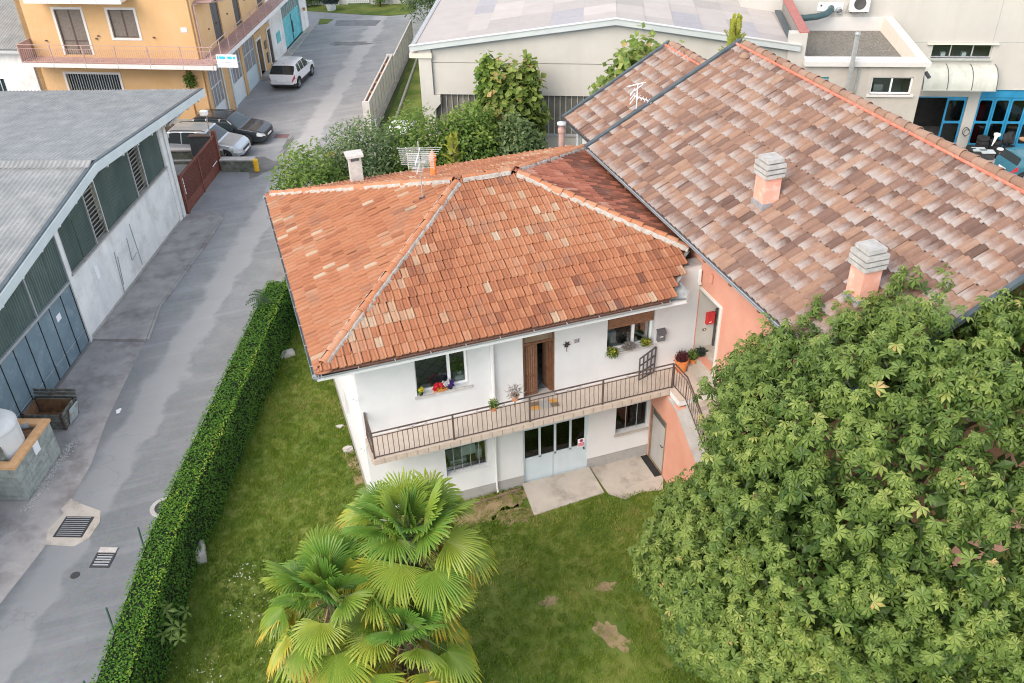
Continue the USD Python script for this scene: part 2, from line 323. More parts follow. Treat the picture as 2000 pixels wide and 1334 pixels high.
# ---------------------------------------------------------------- ground materials
UX, UY, NX, NY = .363, .932, -.932, .363
def road_material():
    N = {"g": ("geometry", {}), "du": ("vector_math", {"math_type": "dot_product", "vector2": (UX, UY, 0)}), "dv": ("vector_math", {"math_type": "dot_product", "vector2": (NX, NY, 0)}),
         "n1": ("noise_texture", {"scale": .55, "detail": 6, "roughness": .65}), "n2": ("noise_texture", {"scale": 9.0, "detail": 5, "roughness": .7}), "n3": ("noise_texture", {"scale": 70.0, "detail": 2}),
         "dk": ("map_range", {"from_min": 14.0, "from_max": -2.0, "to_min": 0.0, "to_max": .95, "clamp": True}), "mixd": ("mix", {"mix_type": "multiply", "color2": (.52, .55, .58)}), "base": ("rgb_ramp", {"ramp": [(.32, (.25, .26, .265)), (.68, (.34, .345, .35))]}),  # darkens toward the near end, a brightness falloff put into the asphalt colour
         "fine": ("mix", {"mix_type": "overlay", "fac": .30}), "grit": ("mix", {"mix_type": "overlay", "fac": .22}),
         # pale filled trench down the lane, ragged on the road side
         "wob": ("math", {"math_type": "multiply_add", "value2": 1.3, "value3": -.65}), "va": ("math", {"math_type": "add"}), "nw": ("noise_texture", {"scale": .9, "detail": 3}),
         "ma": ("rgb_ramp", {"ramp": [(0, (0, 0, 0)), (.300, (0, 0, 0)), (.325, (1, 1, 1)), (.455, (1, 1, 1)), (.50, (.0, .0, .0)), (1, (0, 0, 0))]}),
         "mr": ("map_range", {"from_min": 6.0, "from_max": 13.0, "to_min": 0, "to_max": 1}), "mf": ("math", {"math_type": "multiply", "value2": .62}),
         "mix1": ("mix", {"color2": (.48, .475, .47)}),
         # reddish dirt by the warehouse door
         "rr": ("map_range", {"from_min": 9.3, "from_max": 12.0, "clamp": True}), "ru": ("map_range", {"from_min": 12.5, "from_max": 6.0, "clamp": True}), "rm": ("math", {"math_type": "multiply"}),
         "nr": ("rgb_ramp", {"ramp": [(.40, (0, 0, 0)), (.60, (.8, .8, .8))]}), "rm2": ("math", {"math_type": "multiply"}), "mix2": ("mix", {"color2": (.16, .115, .105)}),
         # dusty wheel marks
         "wm": ("mapping", {"rotation": (0, 0, R_(-68.7)), "scale": (.12, 1.6, 1)}), "wn": ("noise_texture", {"scale": 1.0, "detail": 5, "roughness": .7}), "wr": ("rgb_ramp", {"ramp": [(.50, (0, 0, 0)), (.72, (.5, .5, .5))]}),
         "mix3": ("mix", {"color2": (.47, .47, .475)}),
         "cr": ("voronoi_texture", {"scale": .13, "feature": "distance_to_edge", "randomness": 1.0}), "cd": ("vector_math", {"math_type": "multiply_add", "vector2": (1.6, 1.6, 1.6)}), "cn": ("noise_texture", {"scale": 1.3, "detail": 5}),
         "ck": ("rgb_ramp", {"ramp": [(0, (.22, .22, .22)), (.004, (0, 0, 0)), (1, (0, 0, 0))]}), "mix4": ("mix", {"color2": (.09, .09, .09)}),
         "b": ("bump", {"strength": .25, "distance": .01}), "p": ("principled_bsdf", {"roughness": .88, "specular_ior_level": .3})}
    L = [("g.position", "du.vector1"), ("g.position", "dv.vector1"), ("g.position", "n1.vector"), ("g.position", "n2.vector"), ("g.position", "n3.vector"), ("g.position", "nw.vector"),
         ("n1.fac", "base.fac"), ("base.color", "fine.color1"), ("n2.color", "fine.color2"), ("fine.color", "grit.color1"), ("n3.color", "grit.color2"),
         ("nw.fac", "wob.value1"), ("dv.value", "va.value1"), ("wob.value", "va.value2"), ("va.value", "mr.value"), ("mr.result", "ma.fac"), ("ma.color", "mf.value1"), ("grit.color", "mix1.color1"), ("mf.value", "mix1.fac"),
         ("dv.value", "rr.value"), ("du.value", "ru.value"), ("rr.result", "rm.value1"), ("ru.result", "rm.value2"), ("n1.fac", "nr.fac"), ("rm.value", "rm2.value1"), ("nr.color", "rm2.value2"), ("mix1.color", "mix2.color1"), ("rm2.value", "mix2.fac"),
         ("g.position", "wm.vector"), ("wm.vector", "wn.vector"), ("wn.fac", "wr.fac"), ("mix2.color", "mix3.color1"), ("wr.color", "mix3.fac"),
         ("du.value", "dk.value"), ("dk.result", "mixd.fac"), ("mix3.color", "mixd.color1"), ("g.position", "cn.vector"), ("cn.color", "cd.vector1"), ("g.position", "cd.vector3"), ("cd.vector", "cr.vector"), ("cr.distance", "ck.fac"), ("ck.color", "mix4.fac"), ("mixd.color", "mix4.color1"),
         ("n3.fac", "b.height"), ("b.normal", "p.normal"), ("mix4.color", "p.base_color")]
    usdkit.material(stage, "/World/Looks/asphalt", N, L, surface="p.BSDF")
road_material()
M("asphalt_patch", (.17, .175, .18), (.23, .235, .24), 2, .9, .3, 60, stain=((.22, .22, .22), 5, .5))
M("damp_asphalt", (.14, .14, .138), (.21, .21, .205), 1.6, .8, .2, 50)
M("red_asphalt", (.20, .12, .12), (.24, .15, .145), 3, .9)
M("pavement", (.31, .295, .29), (.40, .38, .37), 1.4, .92, .25, 50, stain=((.17, .15, .145), 1.0, .7), streak=((.2, .18, .18), 1, .3))
M("kerb_pale", (.36, .36, .35), (.45, .45, .44), 3, .9, .2, 40)
M("lawn_soil", (.075, .125, .02), (.18, .22, .045), .55, .95, .5, 50, stain=((.17, .155, .055), 1.1, .55), lo=.38, hi=.66)
M("dry_earth", (.22, .17, .09), (.34, .26, .15), 2.5, .95, .5, 40, stain=((.09, .10, .03), 4, .6))
M("far_ground", (.06, .09, .03), (.16, .17, .07), .2, .95)
M("yard", (.27, .265, .255), (.36, .35, .335), .8, .92, .2, 40, stain=((.15, .15, .14), 1.3, .6))
M("chalk_paint", (.5, .5, .5), (.56, .56, .56), 5, .9)

# ---------------------------------------------------------------- ground, road, lawn, yards
struct("ground", sheet([(-300, -250), (300, -250), (300, 350), (-300, 350)], -.06), "far_ground")
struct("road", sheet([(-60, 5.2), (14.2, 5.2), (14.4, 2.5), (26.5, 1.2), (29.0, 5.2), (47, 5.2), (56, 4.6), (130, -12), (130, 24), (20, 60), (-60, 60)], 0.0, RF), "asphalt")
lawn_poly = [(-1.2, 13.4), (-4.9, 3.9), (-6.9, -2.5), (-12.0, -18), (-20, -40), (45, -40), (45, 9.6), (9.9, 9.6), (9.9, 14.5)]
struct("lawn", sheet(lawn_poly, .008), "lawn_soil")
struct("courtyard", sheet([(-1.5, 13.6), (9.9, 13.2), (9.9, 9.6), (45, 9.6), (60, 20), (28, 36), (8, 24.5), (4.0, 29.0), (1.0, 26)], .012), "yard")
struct("grass_strip", sheet([(29.4, 4.7), (47, 4.9), (60, 3.6), (60, -9), (20, -3.5), (23, 1.5)], .016, RF), "lawn_soil")
struct("pavement", MB(RF).ext(Polygon([(9.3, 12.42), (19.9, 12.42), (20.1, 10.95), (19.6, 10.62), (16.6, 10.6), (11.7, 10.75), (9.3, 10.35)]), -.02, .085, "z"), "pavement")
struct("kerb", MB(RF).ext(Polygon([(9.35, 10.34), (11.7, 10.74), (16.6, 10.59), (19.6, 10.61), (19.62, 10.53), (16.6, 10.5), (11.7, 10.65), (9.4, 10.25)]), -.02, .075, "z"), "pavement")
struct("verge", sheet([(56.0, 11.6), (55.2, 8.2), (55.7, 6.5), (57.5, 6.2), (60, 7.2), (61, 15), (57.5, 16.5)], .03, RF), "lawn_soil")
struct("verge", sheet([(53.0, 13.4), (54.6, 13.6), (54.4, 12.5), (53.2, 12.7)], .026, RF), "lawn_soil")
# repaired and damp places in the asphalt
struct("asphalt_patch", sheet(blob(47.8, 10.0, .55, 1.5, 20, .35, 3), .0045, RF), "asphalt_patch")
struct("asphalt_patch", sheet([(54.0, 8.6), (54.2, 12.2), (52.6, 12.0), (52.4, 8.8)], .0045, RF), "asphalt_patch")
struct("asphalt_patch", sheet(blob(25.6, 10.6, 1.15, 1.0, 18, .35, 5), .0045, RF), "damp_asphalt")
struct("asphalt_patch", sheet(blob(28.6, 9.75, 1.5, .16, 22, .6, 6), .0045, RF), "damp_asphalt")
struct("asphalt_patch", sheet([(29.6, 10.0), (30.2, 10.0), (30.2, 10.8), (29.6, 10.8)], .0045, RF), "red_asphalt")
struct("asphalt_patch", sheet(blob(27.2, 7.3, .55, .9, 18, .3, 8), .0045, RF), "pavement")
struct("asphalt_patch", sheet([(-4.5, 12.4), (-3.2, 9.6), (-1.2, 9.35), (2.4, 9.5), (4.5, 9.9), (9.2, 10.4), (9.3, 12.4)], .0045, RF), "pavement")
# bare and dry places in the lawn
for i, (cx, cy, rx, ry, rot) in enumerate(((2.9, -.55, 1.6, .45, 5), (3.8, -1.05, .55, .35, 0), (3.65, -4.35, .24, .16, 10), (4.75, -5.9, .28, .5, 20), (-.05, 1.8, .22, 1.9, 3), (5.2, -4.4, .3, .15, 0))):
    struct("bare_earth", sheet(blob(cx, cy, rx, ry, 22, .32, 50 + i, rot), .0135), "dry_earth")
# ---------------------------------------------------------------- covers and grates in the road
t = based("drain_cover", "large dark square steel drain cover set in pale concrete in the lane", "drain cover", RF.at(-.4, 8.87))
put("surround", sheet([(-1.0, 9.35), (-1.05, 8.5), (-.75, 8.2), (-.1, 8.15), (.35, 8.32), (.62, 9.0), (.85, 9.45), (.4, 9.55), (.25, 9.4), (-.45, 9.55)], .012, RF), "concrete_light", t)
put("cover", sheet([(-.72, 9.28), (-.72, 8.42), (.1, 8.4), (.1, 9.25)], .02, RF), "iron_dark", t)
for k in range(10): put("rib", MB(RF).box(-.66 + k * .078, -.64 + k * .078, 8.48, 9.2, .02, .026), "galvanised", t)
t = based("storm_grate", "small rusty storm grate with slots sunk in the lane beside the hedge", "grate", RF.at(-1.55, 7.45))
put("frame", MB(RF).ext(ring(-1.82, -1.28, 7.17, 7.73, .06), 0, .018, "z"), "iron_dark", t)
for k in range(5): put("bar", MB(RF).box(-1.74 + k * .095, -1.69 + k * .095, 7.22, 7.68, -.005, .014), "galvanised", t)
put("pit", MB(RF).box(-1.77, -1.33, 7.22, 7.68, .0005, .004), "rubber", t)
put("stone_edge", MB(RF).box(-1.28, -1.10, 7.2, 7.7, .0, .04), "stone_pale", t)
solo("valve_cover", MB(RF).lathe([(0, .012), (.11, .012), (.13, .004), (.13, 0)], (-2.1, 8.0, .002), 16), "iron_dark", "small round iron valve cover lying in the lane left of the storm grate", "valve cover")
t = based("manhole_cover", "round manhole cover in pale surround half under the hedge", "manhole cover", RF.at(.6, 6.85))
put("surround", MB(RF).lathe([(0, .006), (.42, .006), (.44, 0)], (.55, 6.45, .002), 20), "kerb_pale", t)
put("cover", MB(RF).lathe([(0, .014), (.3, .014), (.31, .006)], (.55, 6.45, .002), 20), "iron_dark", t)
t = based("manhole_cover", "round reddish manhole cover in the road near the end of the white fence", "manhole cover", RF.at(27.2, 7.3))
put("cover", MB(RF).lathe([(0, .016), (.36, .016), (.38, .006)], (27.2, 7.1, .002), 20), "rust", t)
put("surround", MB(RF).lathe([(.38, .012), (.5, .012), (.52, .004)], (27.2, 7.1, .002), 20), "kerb_pale", t)
solo("litter", MB(RF).ext(Polygon(blob(5.05, 9.7, .13, .08, 9, .3, 4)), 0.004, .02, "z"), "plate_white", "white scrap of paper lying on the stained concrete near the wooden crate", "litter")
# ================================================================ tiled roofs
def tile_material(name, ramp, along=None):
    N = {"a": ("attribute", {"attribute": "tone"}), "r": ("rgb_ramp", {"ramp": ramp}), "g": ("geometry", {}), "n": ("noise_texture", {"scale": 7.0, "detail": 6, "roughness": .7}),
         "n2": ("noise_texture", {"scale": 1.1, "detail": 4}), "o": ("mix", {"mix_type": "overlay", "fac": .38}), "nr": ("rgb_ramp", {"ramp": [(.25, (.32, .31, .31)), (.75, (.66, .66, .66))]}),
         "sr": ("rgb_ramp", {"ramp": [(.56, (0, 0, 0)), (.74, (.45, .45, .45))]}), "s": ("mix", {"color2": (.18, .13, .11)}),
         "b": ("bump", {"strength": .3, "distance": .01}), "nb": ("noise_texture", {"scale": 60.0, "detail": 3}), "p": ("principled_bsdf", {"roughness": .86, "specular_ior_level": .25})}
    L = [("a.fac", "r.fac"), ("g.position", "n.vector"), ("g.position", "n2.vector"), ("g.position", "nb.vector"), ("nb.fac", "b.height"), ("b.normal", "p.normal"), ("n.fac", "nr.fac"), ("r.color", "o.color1"), ("nr.color", "o.color2")]
    src = "o.color"
    if along:      # the fired-in pale or dark flash at one end of a tile
        N |= {"al": ("attribute", {"attribute": "along"}), "am": ("rgb_ramp", {"ramp": [(0, (0, 0, 0)), (.28, (0, 0, 0)), (.62, (.55, .55, .55)), (.9, (1, 1, 1))]}), "ax": ("mix", {"color2": along}), "an": ("math", {"math_type": "add"}), "aw": ("math", {"math_type": "multiply_add", "value2": .7, "value3": -.35})}
        L += [("n.fac", "aw.value1"), ("al.fac", "an.value1"), ("aw.value", "an.value2"), ("an.value", "am.fac"), (src, "ax.color1"), ("am.color", "ax.fac")]; src = "ax.color"
    L += [("n2.fac", "sr.fac"), (src, "s.color1"), ("sr.color", "s.fac"), ("s.color", "p.base_color")]
    usdkit.material(stage, "/World/Looks/" + name, N, L, surface="p.BSDF")
tile_material("tile_orange", [(0, (0.160, 0.068, 0.044)), (.2, (0.248, 0.100, 0.056)), (.45, (0.328, 0.136, 0.072)), (.68, (0.368, 0.164, 0.088)), (.84, (0.376, 0.188, 0.112)), (.92, (0.392, 0.264, 0.176)), (1, (0.432, 0.344, 0.256))])
tile_material("tile_red", [(0, (.15, .065, .045)), (.4, (.31, .115, .075)), (.75, (.40, .165, .11)), (1, (.42, .28, .22))])  # orange tile turned darker and redder, shade of the wall-side slope put into colour
tile_material("tile_beige", [(0, (0.116, 0.071, 0.057)), (.25, (0.172, 0.107, 0.086)), (.5, (0.232, 0.142, 0.107)), (.75, (0.284, 0.176, 0.125)), (1, (0.318, 0.215, 0.163))], (.345, .305, .285))
tile_material("tile_ridge", [(0, (.38, .155, .08)), (.5, (.44, .19, .10)), (1, (.46, .25, .155))])
# profile across one tile: (fraction of the width, height)
FLAT = [(0, 0), (.02, .012), (.16, .020), (.46, .022), (.62, .012), (.65, .004), (.68, .020), (.76, .050), (.86, .056), (.95, .034), (1.0, .006)]
ROLL = [(0, .012), (.12, .004), (.30, .004), (.36, .024), (.46, .062), (.60, .080), (.74, .076), (.88, .048), (.98, .016), (1.04, .006)]
def tile_template(w, L, prof, lip, step=.026):
    x = np.array([p[0] for p in prof]) * w; h = np.array([p[1] for p in prof]); k = len(x)
    low = np.stack([x, np.zeros(k), h + step + .012], 1); mid = np.stack([x, np.full(k, L * .5), h + step * .5 + .012], 1); up = np.stack([x, np.full(k, L), h + .004], 1)
    fr = low.copy(); fr[:, 2] -= lip; fr2 = low.copy()
    v = np.vstack([low, mid, up, fr2, fr]); f = []
    for r0, r1 in ((0, k), (k, 2 * k)):
        f += [(r0 + j, r0 + j + 1, r1 + j + 1, r1 + j) for j in range(k - 1)]
    f += [(4 * k + j, 4 * k + j + 1, 3 * k + j + 1, 3 * k + j) for j in range(k - 1)]
    f = np.array(f); f = np.vstack([f[:, [0, 1, 2]], f[:, [0, 2, 3]]])
    al = np.concatenate([np.zeros(k), np.full(k, .5), np.ones(k), np.zeros(k), np.zeros(k)])
    return v, f, al
def clip_mesh(v, f, al, planes):
    """cut a small mesh with half planes in the roof's own (a, s) coordinates: keep nx*a+ny*s >= c"""
    for nx, ny, c in planes:
        d = v[:, 0] * nx + v[:, 1] * ny - c
        if (d >= 0).all(): continue
        if (d < 0).all(): return None
        V, A, F = list(v), list(al), []
        for t in f:
            pts = []
            for i in range(3):
                a, b = t[i], t[(i + 1) % 3]
                if d[a] >= 0: pts.append(a)
                if (d[a] >= 0) != (d[b] >= 0):
                    q = d[a] / (d[a] - d[b]); V.append(v[a] + (v[b] - v[a]) * q); A.append(al[a] + (al[b] - al[a]) * q); pts.append(len(V) - 1)
            for i in range(1, len(pts) - 1): F.append((pts[0], pts[i], pts[i + 1]))
        if not F: return None
        v, al, f = np.array(V), np.array(A), np.array(F)
        keep = np.unique(f); m = -np.ones(len(v), int); m[keep] = np.arange(len(keep)); v, al, f = v[keep], al[keep], m[f]
    return v, f, al
def tile_face(O, eave_dir, up_dir, poly, w, gauge, L, prof, lip, seed, jitter=.006, toner=None, ragged=()):
    """tiles of one roof slope. poly: corners in (a along the eave, s up the slope), counter-clockwise. Returns [(verts, faces, along, tone, centre)]"""
    r = np.random.default_rng(seed); ex, ey = unit(eave_dir), unit(up_dir); ez = np.cross(ex, ey)
    tv, tf, ta = tile_template(w, L, prof, lip); P = Polygon(poly)
    planes = []
    for e_, ((x0, y0), (x1, y1)) in enumerate(zip(poly, poly[1:] + poly[:1])):
        if e_ in ragged: continue
        n = unit((-(y1 - y0), x1 - x0)); planes.append((n[0], n[1], n[0] * x0 + n[1] * y0))
    a0, s0, a1, s1 = P.bounds; out = []
    for j in range(int((s1 - s0) / gauge) + 1):
        drift = r.normal(0, .012)
        for i in range(int((a1 - a0) / w) + 1):
            a, s = a0 + i * w + drift, s0 + j * gauge
            if not P.intersects(sbox(a, s, a + w, s + gauge)): continue
            if ragged and not P.contains(shapely.Point(a + w / 2, s + gauge / 2)) and P.buffer(-.45).distance(shapely.Point(a, s)) < 1.2 and a > a1 * .6: continue
            v = tv.copy(); q = r.normal(0, .012); v[:, 0] += v[:, 1] * q; v[:, 2] += v[:, 0] * r.normal(0, .03) + r.normal(0, .0025)
            v[:, 0] += a + r.normal(0, jitter); v[:, 1] += s + r.normal(0, jitter)
            res = (v, tf, ta) if P.contains(sbox(a - .05, s, a + w + .05, s + L)) else clip_mesh(v, tf, ta, planes)
            if res is None or len(res[1]) < 2: continue
            v, f, al = res; tone = toner(r, a, s) if toner else r.random()
            out.append((O + v[:, :1] * ex + v[:, 1:2] * ey + v[:, 2:] * ez, f, al, tone, O + (a + w / 2) * ex + (s + gauge / 2) * ey, r.random()))
    return out
CAMP = np.array([CX, CY, CZ])
def in_view(p, m=0):
    q = np.array([[0.94566, -0.32422, -0.02471], [-0.20186, -0.52579, -0.82632], [0.25491, 0.78641, -0.56266]]) @ (p - CAMP)
    x, y = 1000 + 1774 * q[0] / q[2], 667 + 1774 * q[1] / q[2]
    return -m < x < 2000 + m and -m < y < 1334 + m, q[2]
def lay(tiles, parent, mat, most, name="roof_tile", use_along=False, skip=lambda p: False):
    """the `most` largest in view become prims of their own, the rest one part"""
    o = sorted(range(len(tiles)), key=lambda i: (not in_view(tiles[i][4])[0], skip(tiles[i][4]), np.linalg.norm(tiles[i][4] - CAMP)))
    sep = set(o[:most])
    for i in sorted(sep):
        v, f, al, tone, c, q = tiles[i]; put(name, (v, f), mat, parent, True, tone=tone, along=(al_of(al, q) if use_along else None))
    rest = [i for i in range(len(tiles)) if i not in sep]
    if rest:
        n = np.cumsum([0] + [len(tiles[i][0]) for i in rest])
        put(name + "s", (np.vstack([tiles[i][0] for i in rest]), np.vstack([tiles[i][1] + k for i, k in zip(rest, n)])), mat, parent, True,
            tone=np.concatenate([np.full(len(tiles[i][0]), tiles[i][3]) for i in rest]), along=np.concatenate([al_of(tiles[i][2], tiles[i][5]) for i in rest]) if use_along else None, kind="stuff")
def al_of(al, q):
    """how far the pale end of a tile reaches: some tiles have it at the lower end, most none"""
    return (1 - al) * 1.0 if q < .26 else (1 - al) * .72 if q < .62 else (1 - al) * .30
def ridge_caps(p, q, parent, seed, r0=.125, L=.40, gap=.36, mat="tile_ridge", name="ridge_tile", lift=.03, mortar=True, tones=(.2, .9)):
    """half-round cap tiles laid from the low point p up to q, bedded in mortar"""
    r = np.random.default_rng(seed); p, q = np.array(p, float), np.array(q, float); d = unit(q - p); n = int(np.linalg.norm(q - p) / gap)
    sd = unit(np.cross(d, (0, 0, 1))); up = np.cross(sd, d); th = np.linspace(-.15, math.pi + .15, 9)
    for i in range(n):
        c = p + d * gap * i + up * (lift + r.normal(0, .006)) + sd * r.normal(0, .012); v = []
        for rad, a, o in ((r0 - .012, 0, 0), (r0, 0, .004), (r0, L * .12, .004), (r0 - .005, L * .13, 0), (r0 * .86, L, -.012)):
            v.append(c + d * a + rad * (np.cos(th)[:, None] * sd + np.sin(th)[:, None] * up) + up * o)
        f = [(k * 9 + j, k * 9 + j + 1, (k + 1) * 9 + j + 1, (k + 1) * 9 + j) for k in range(4) for j in range(8)]
        put(name, MB().add(np.vstack(v), f), mat, parent, True, tone=r.uniform(*tones))
    if mortar:
        for s_ in (-1, 1):
            m = n * 5; v, f = [], []
            for k in range(m + 1):
                c = p + d * (gap * n) * k / m; w0 = r0 * .8; w1 = r0 * (1.12 + .38 * r.random())
                v += [c + sd * s_ * w0 + up * (lift + .055 + .02 * r.random()), c + sd * s_ * (w0 + w1) / 2 + up * (.055 + .03 * r.random()), c + sd * s_ * w1 + up * (-.02)]
                if k < m: f += [(3 * k, 3 * k + 1, 3 * k + 4, 3 * k + 3), (3 * k + 1, 3 * k + 2, 3 * k + 5, 3 * k + 4)]
            put("mortar", MB().add(v, f), "mortar", parent, False)
def gutter_run(mb, p, q, out, r=.075):
    """half-round gutter from p to q whose outer lip is on the line p-q; out: direction away from the roof"""
    p, q, out = np.array(p, float), np.array(q, float), unit(out); th = np.linspace(0, math.pi, 9)
    prof = [(-r + r * math.cos(t), -r * math.sin(t) * 1.05) for t in th] + [(-r + (r - .006) * math.cos(t), -(r - .006) * math.sin(t) * 1.05) for t in th[::-1]]
    v = [e + out * a + np.array([0, 0, b]) for e in (p, q) for a, b in prof]; k = len(prof)
    return mb.add(v, [(j, (j + 1) % k, k + (j + 1) % k, k + j) for j in range(k)])

# ================================================================ the white house
H = based("white_house", "white two-storey house with orange hipped tile roof and long balcony", "house", (0, 0, 0))
WX, WY = 9.83, 9.0
fp = sbox(0, 0, 9.83, 5.95)
HOLES = [(1.55, 3.0, 4.2, 5.45), (4.55, 5.48, 3.26, 5.48), (7.05, 8.5, 4.2, 5.45), (2.17, 3.43, 1.11, 2.13), (4.5, 6.55, 0, 2.14), (7.45, 8.55, 1.11, 2.13)]
fp = sbox(0, .42, 9.83, 5.95).union(sbox(8.98, 5.9, 9.83, 6.55))
for a, b, c, d in HOLES: fp = fp.difference(sbox(a, c, b, d))
put("wall", MB().ext(fp, 0, .30), "white_plaster", H)
put("wall", MB().ext(wall_poly(.30, WY, .42, 5.95, [(2.4, 3.5, 3.7, 5.2), (5.2, 6.2, 3.7, 5.2), (3.2, 4.1, .9, 2.0)]), 0, .30, "x"), "white_plaster", H)
put("wall", MB().ext(sbox(.3, 0, 9.83, 5.95), WY - .3, WY).ext(sbox(.3, 0, WY - .3, 5.95), 9.5, 9.8, "x"), "white_plaster", H)
pl = sbox(-.0, 0, 9.83, .42)
for a, b, c, d in HOLES: pl = pl.difference(sbox(a, c, b, d))
put("plinth", MB().ext(pl, -.012, .30).ext(sbox(-.0, 0, WY, .42), -.012, .29, "x"), "plinth", H)
put("floor", MB().box(.3, 9.5, .3, WY - .3, 3.0, 3.24), "concrete", H)
# interior seen through the openings
N = {"g": ("geometry", {}), "m": ("mapping", {"rotation": (0, 0, R_(45))}), "b": ("brick_texture", {"offset": 0.0, "color1": (.20, .225, .235), "color2": (.235, .26, .27), "mortar": (.07, .08, .085), "scale": 1.0, "mortar_size": .012, "brick_width": .33, "row_height": .33}), "p": ("principled_bsdf", {"roughness": .3})}
usdkit.material(stage, "/World/Looks/floor_tiles", N, [("g.position", "m.vector"), ("m.vector", "b.vector"), ("b.color", "p.base_color")], surface="p.BSDF")
put("tiled_floor", MB().box(.3, 9.5, .3, WY - .3, 3.24, 3.25), "floor_tiles", H)
put("room_wall", MB().box(3.6, 3.7, .3, 5.5, 3.25, 5.8).box(6.3, 6.4, .3, 5.5, 3.25, 5.8).box(.3, 9.5, 5.5, 5.6, 3.25, 5.8), "interior_pale", H)
put("ceiling", MB().box(.3, 9.5, .3, WY - .3, 5.75, 5.85), "interior_pale", H)
# ---- roof
EZ = 6.26; RZ = 8.13; RL = np.array([4.17, 4.28, RZ]); RR = np.array([5.82, 4.28, RZ]); ov = -1.0
eL, eR, eF, eB = -1.02, 11.1, -1.02, 9.66
roof = put("roof", MB().add([(eL, eF, EZ), (8.35, eF, EZ), (9.25, .1, 6.655), (9.62, .42, 6.77), RR, RL, (eL, eB, EZ), (9.82, 8.3, 6.70), (9.82, eB - .2, EZ)],
    [(0, 1, 2), (0, 2, 3), (0, 3, 4), (0, 4, 5), (0, 5, 6), (6, 5, 4), (6, 4, 7), (6, 7, 8), (3, 7, 4)]).box(-1.0, 8.35, -1.0, -.02, 6.15, 6.22).box(-1.0, -.02, -1.0, 9.6, 6.15, 6.219).box(-.02, 9.8, 9.0, 9.6, 6.15, 6.218), "roof_under", H)
put("soffit", MB().box(-1.0, 8.9, -1.0, .0, 6.06, 6.14).box(-1.0, .0, .002, 9.6, 6.06, 6.139).box(0, 9.8, 9.002, 9.6, 6.06, 6.138), "white_plaster", H)
lift = np.array([0, 0, .05])
def toner_front(r, a, s):
    q = meshkit.noise(np.array([a * 1.6, s * 1.9, 3.0]), 5); q2 = meshkit.noise(np.array([a * .35, s * .35, 9.0]), 8)
    t = .52 + (q2 - .5) * .5 + r.normal(0, .13)
    if q > .84 or r.random() < .03: t = .80 + r.random() * .16
    return float(np.clip(t, 0, 1))
def toner_left(r, a, s):
    q = meshkit.noise(np.array([a * 1.1, s * 1.1, 13.0]), 6); t = .68 + (q - .5) * .35 + r.normal(0, .07)
    if r.random() < .05: t = .93 + r.random() * .07
    elif r.random() < .05: t = .3
    return float(np.clip(t, 0, 1))
def toner_dark(r, a, s): return float(np.clip(.5 + r.normal(0, .22) - (.35 if s < 1.6 else 0) + .3 * (meshkit.noise(np.array([a * .5, s * .5, 2.]), 3) > .7), 0, 1))
slF = math.hypot(5.3, RZ - EZ); slL = math.hypot(5.19, RZ - EZ)
def asF(P): return (P[0] - eL, (P[1] - eF) / 5.3 * slF)
TI = tile_face(np.array([eL, eF, EZ]) + lift, (1, 0, 0), (0, 5.3, RZ - EZ), [(0, 0), asF((8.36, eF)), asF((9.56, .30)), asF(RR), asF(RL)], .196, .343, .40, FLAT, .030, 11, toner=toner_front, ragged=(1,))
TL = tile_face(np.array([eL, eB, EZ]) + lift, (0, -1, 0), (5.19, 0, RZ - EZ), [(0, 0), (eB - eF, 0), (eB - RL[1], slL)], .196, .343, .40, FLAT, .016, 12, toner=toner_left)
TB = tile_face(np.array([9.82, eB, EZ]) + lift, (-1, 0, 0), (0, -5.38, RZ - EZ), [(0, 0), (9.82 - eL, 0), (9.82 - RL[0], 5.69), (9.82 - RR[0], 5.69), (0, 1.45)], .196, .343, .40, FLAT, .026, 13, toner=toner_front)
sr = (RZ - 6.71) / (9.8 - 5.82); 
TR = tile_face(np.array([9.82, .3, 6.72]) + lift, (0, 1, 0), (-4.0, 0, 1.415), [(0, 0), (8.1, 0), (4.28 - .3, math.hypot(4.0, 1.415))], .196, .343, .40, FLAT, .03, 14, toner=toner_dark)
lay(TI + TL + TB, roof, "tile_orange", 280, skip=lambda p: p[0] > 9.0 or p[1] > 8.5)
lay(TR, roof, "tile_red", 0, "red_roof_tile")
up3 = np.array([0, 0, .06])
ridge_caps(np.array([eL + .22, eF + .22, EZ + .06]) + up3, RL + up3, roof, 21)
ridge_caps(np.array([9.62, .40, 6.79]) + up3, RR + up3, roof, 22)
ridge_caps(np.array([eL + .22, eB - .22, EZ + .06]) + up3, RL + up3, roof, 23)
ridge_caps(np.array([9.75, 8.25, 6.73]) + up3, RR + up3, roof, 24)
ridge_caps(RL + up3 + (.1, 0, .01), RR + up3 + (.1, 0, .01), roof, 25)
# ragged star of cut tiles under the front left hip end
mb = MB()
for k in range(9):
    a = R_(180 + 12 * k - 4); mb.beam((-.80, -.80, 6.345), (-.80 + .27 * math.cos(a + .7), -.80 + .27 * math.sin(a + .7), 6.31), .05, .03)
put("hip_end", mb, "tile_ridge", roof, tone=.6)
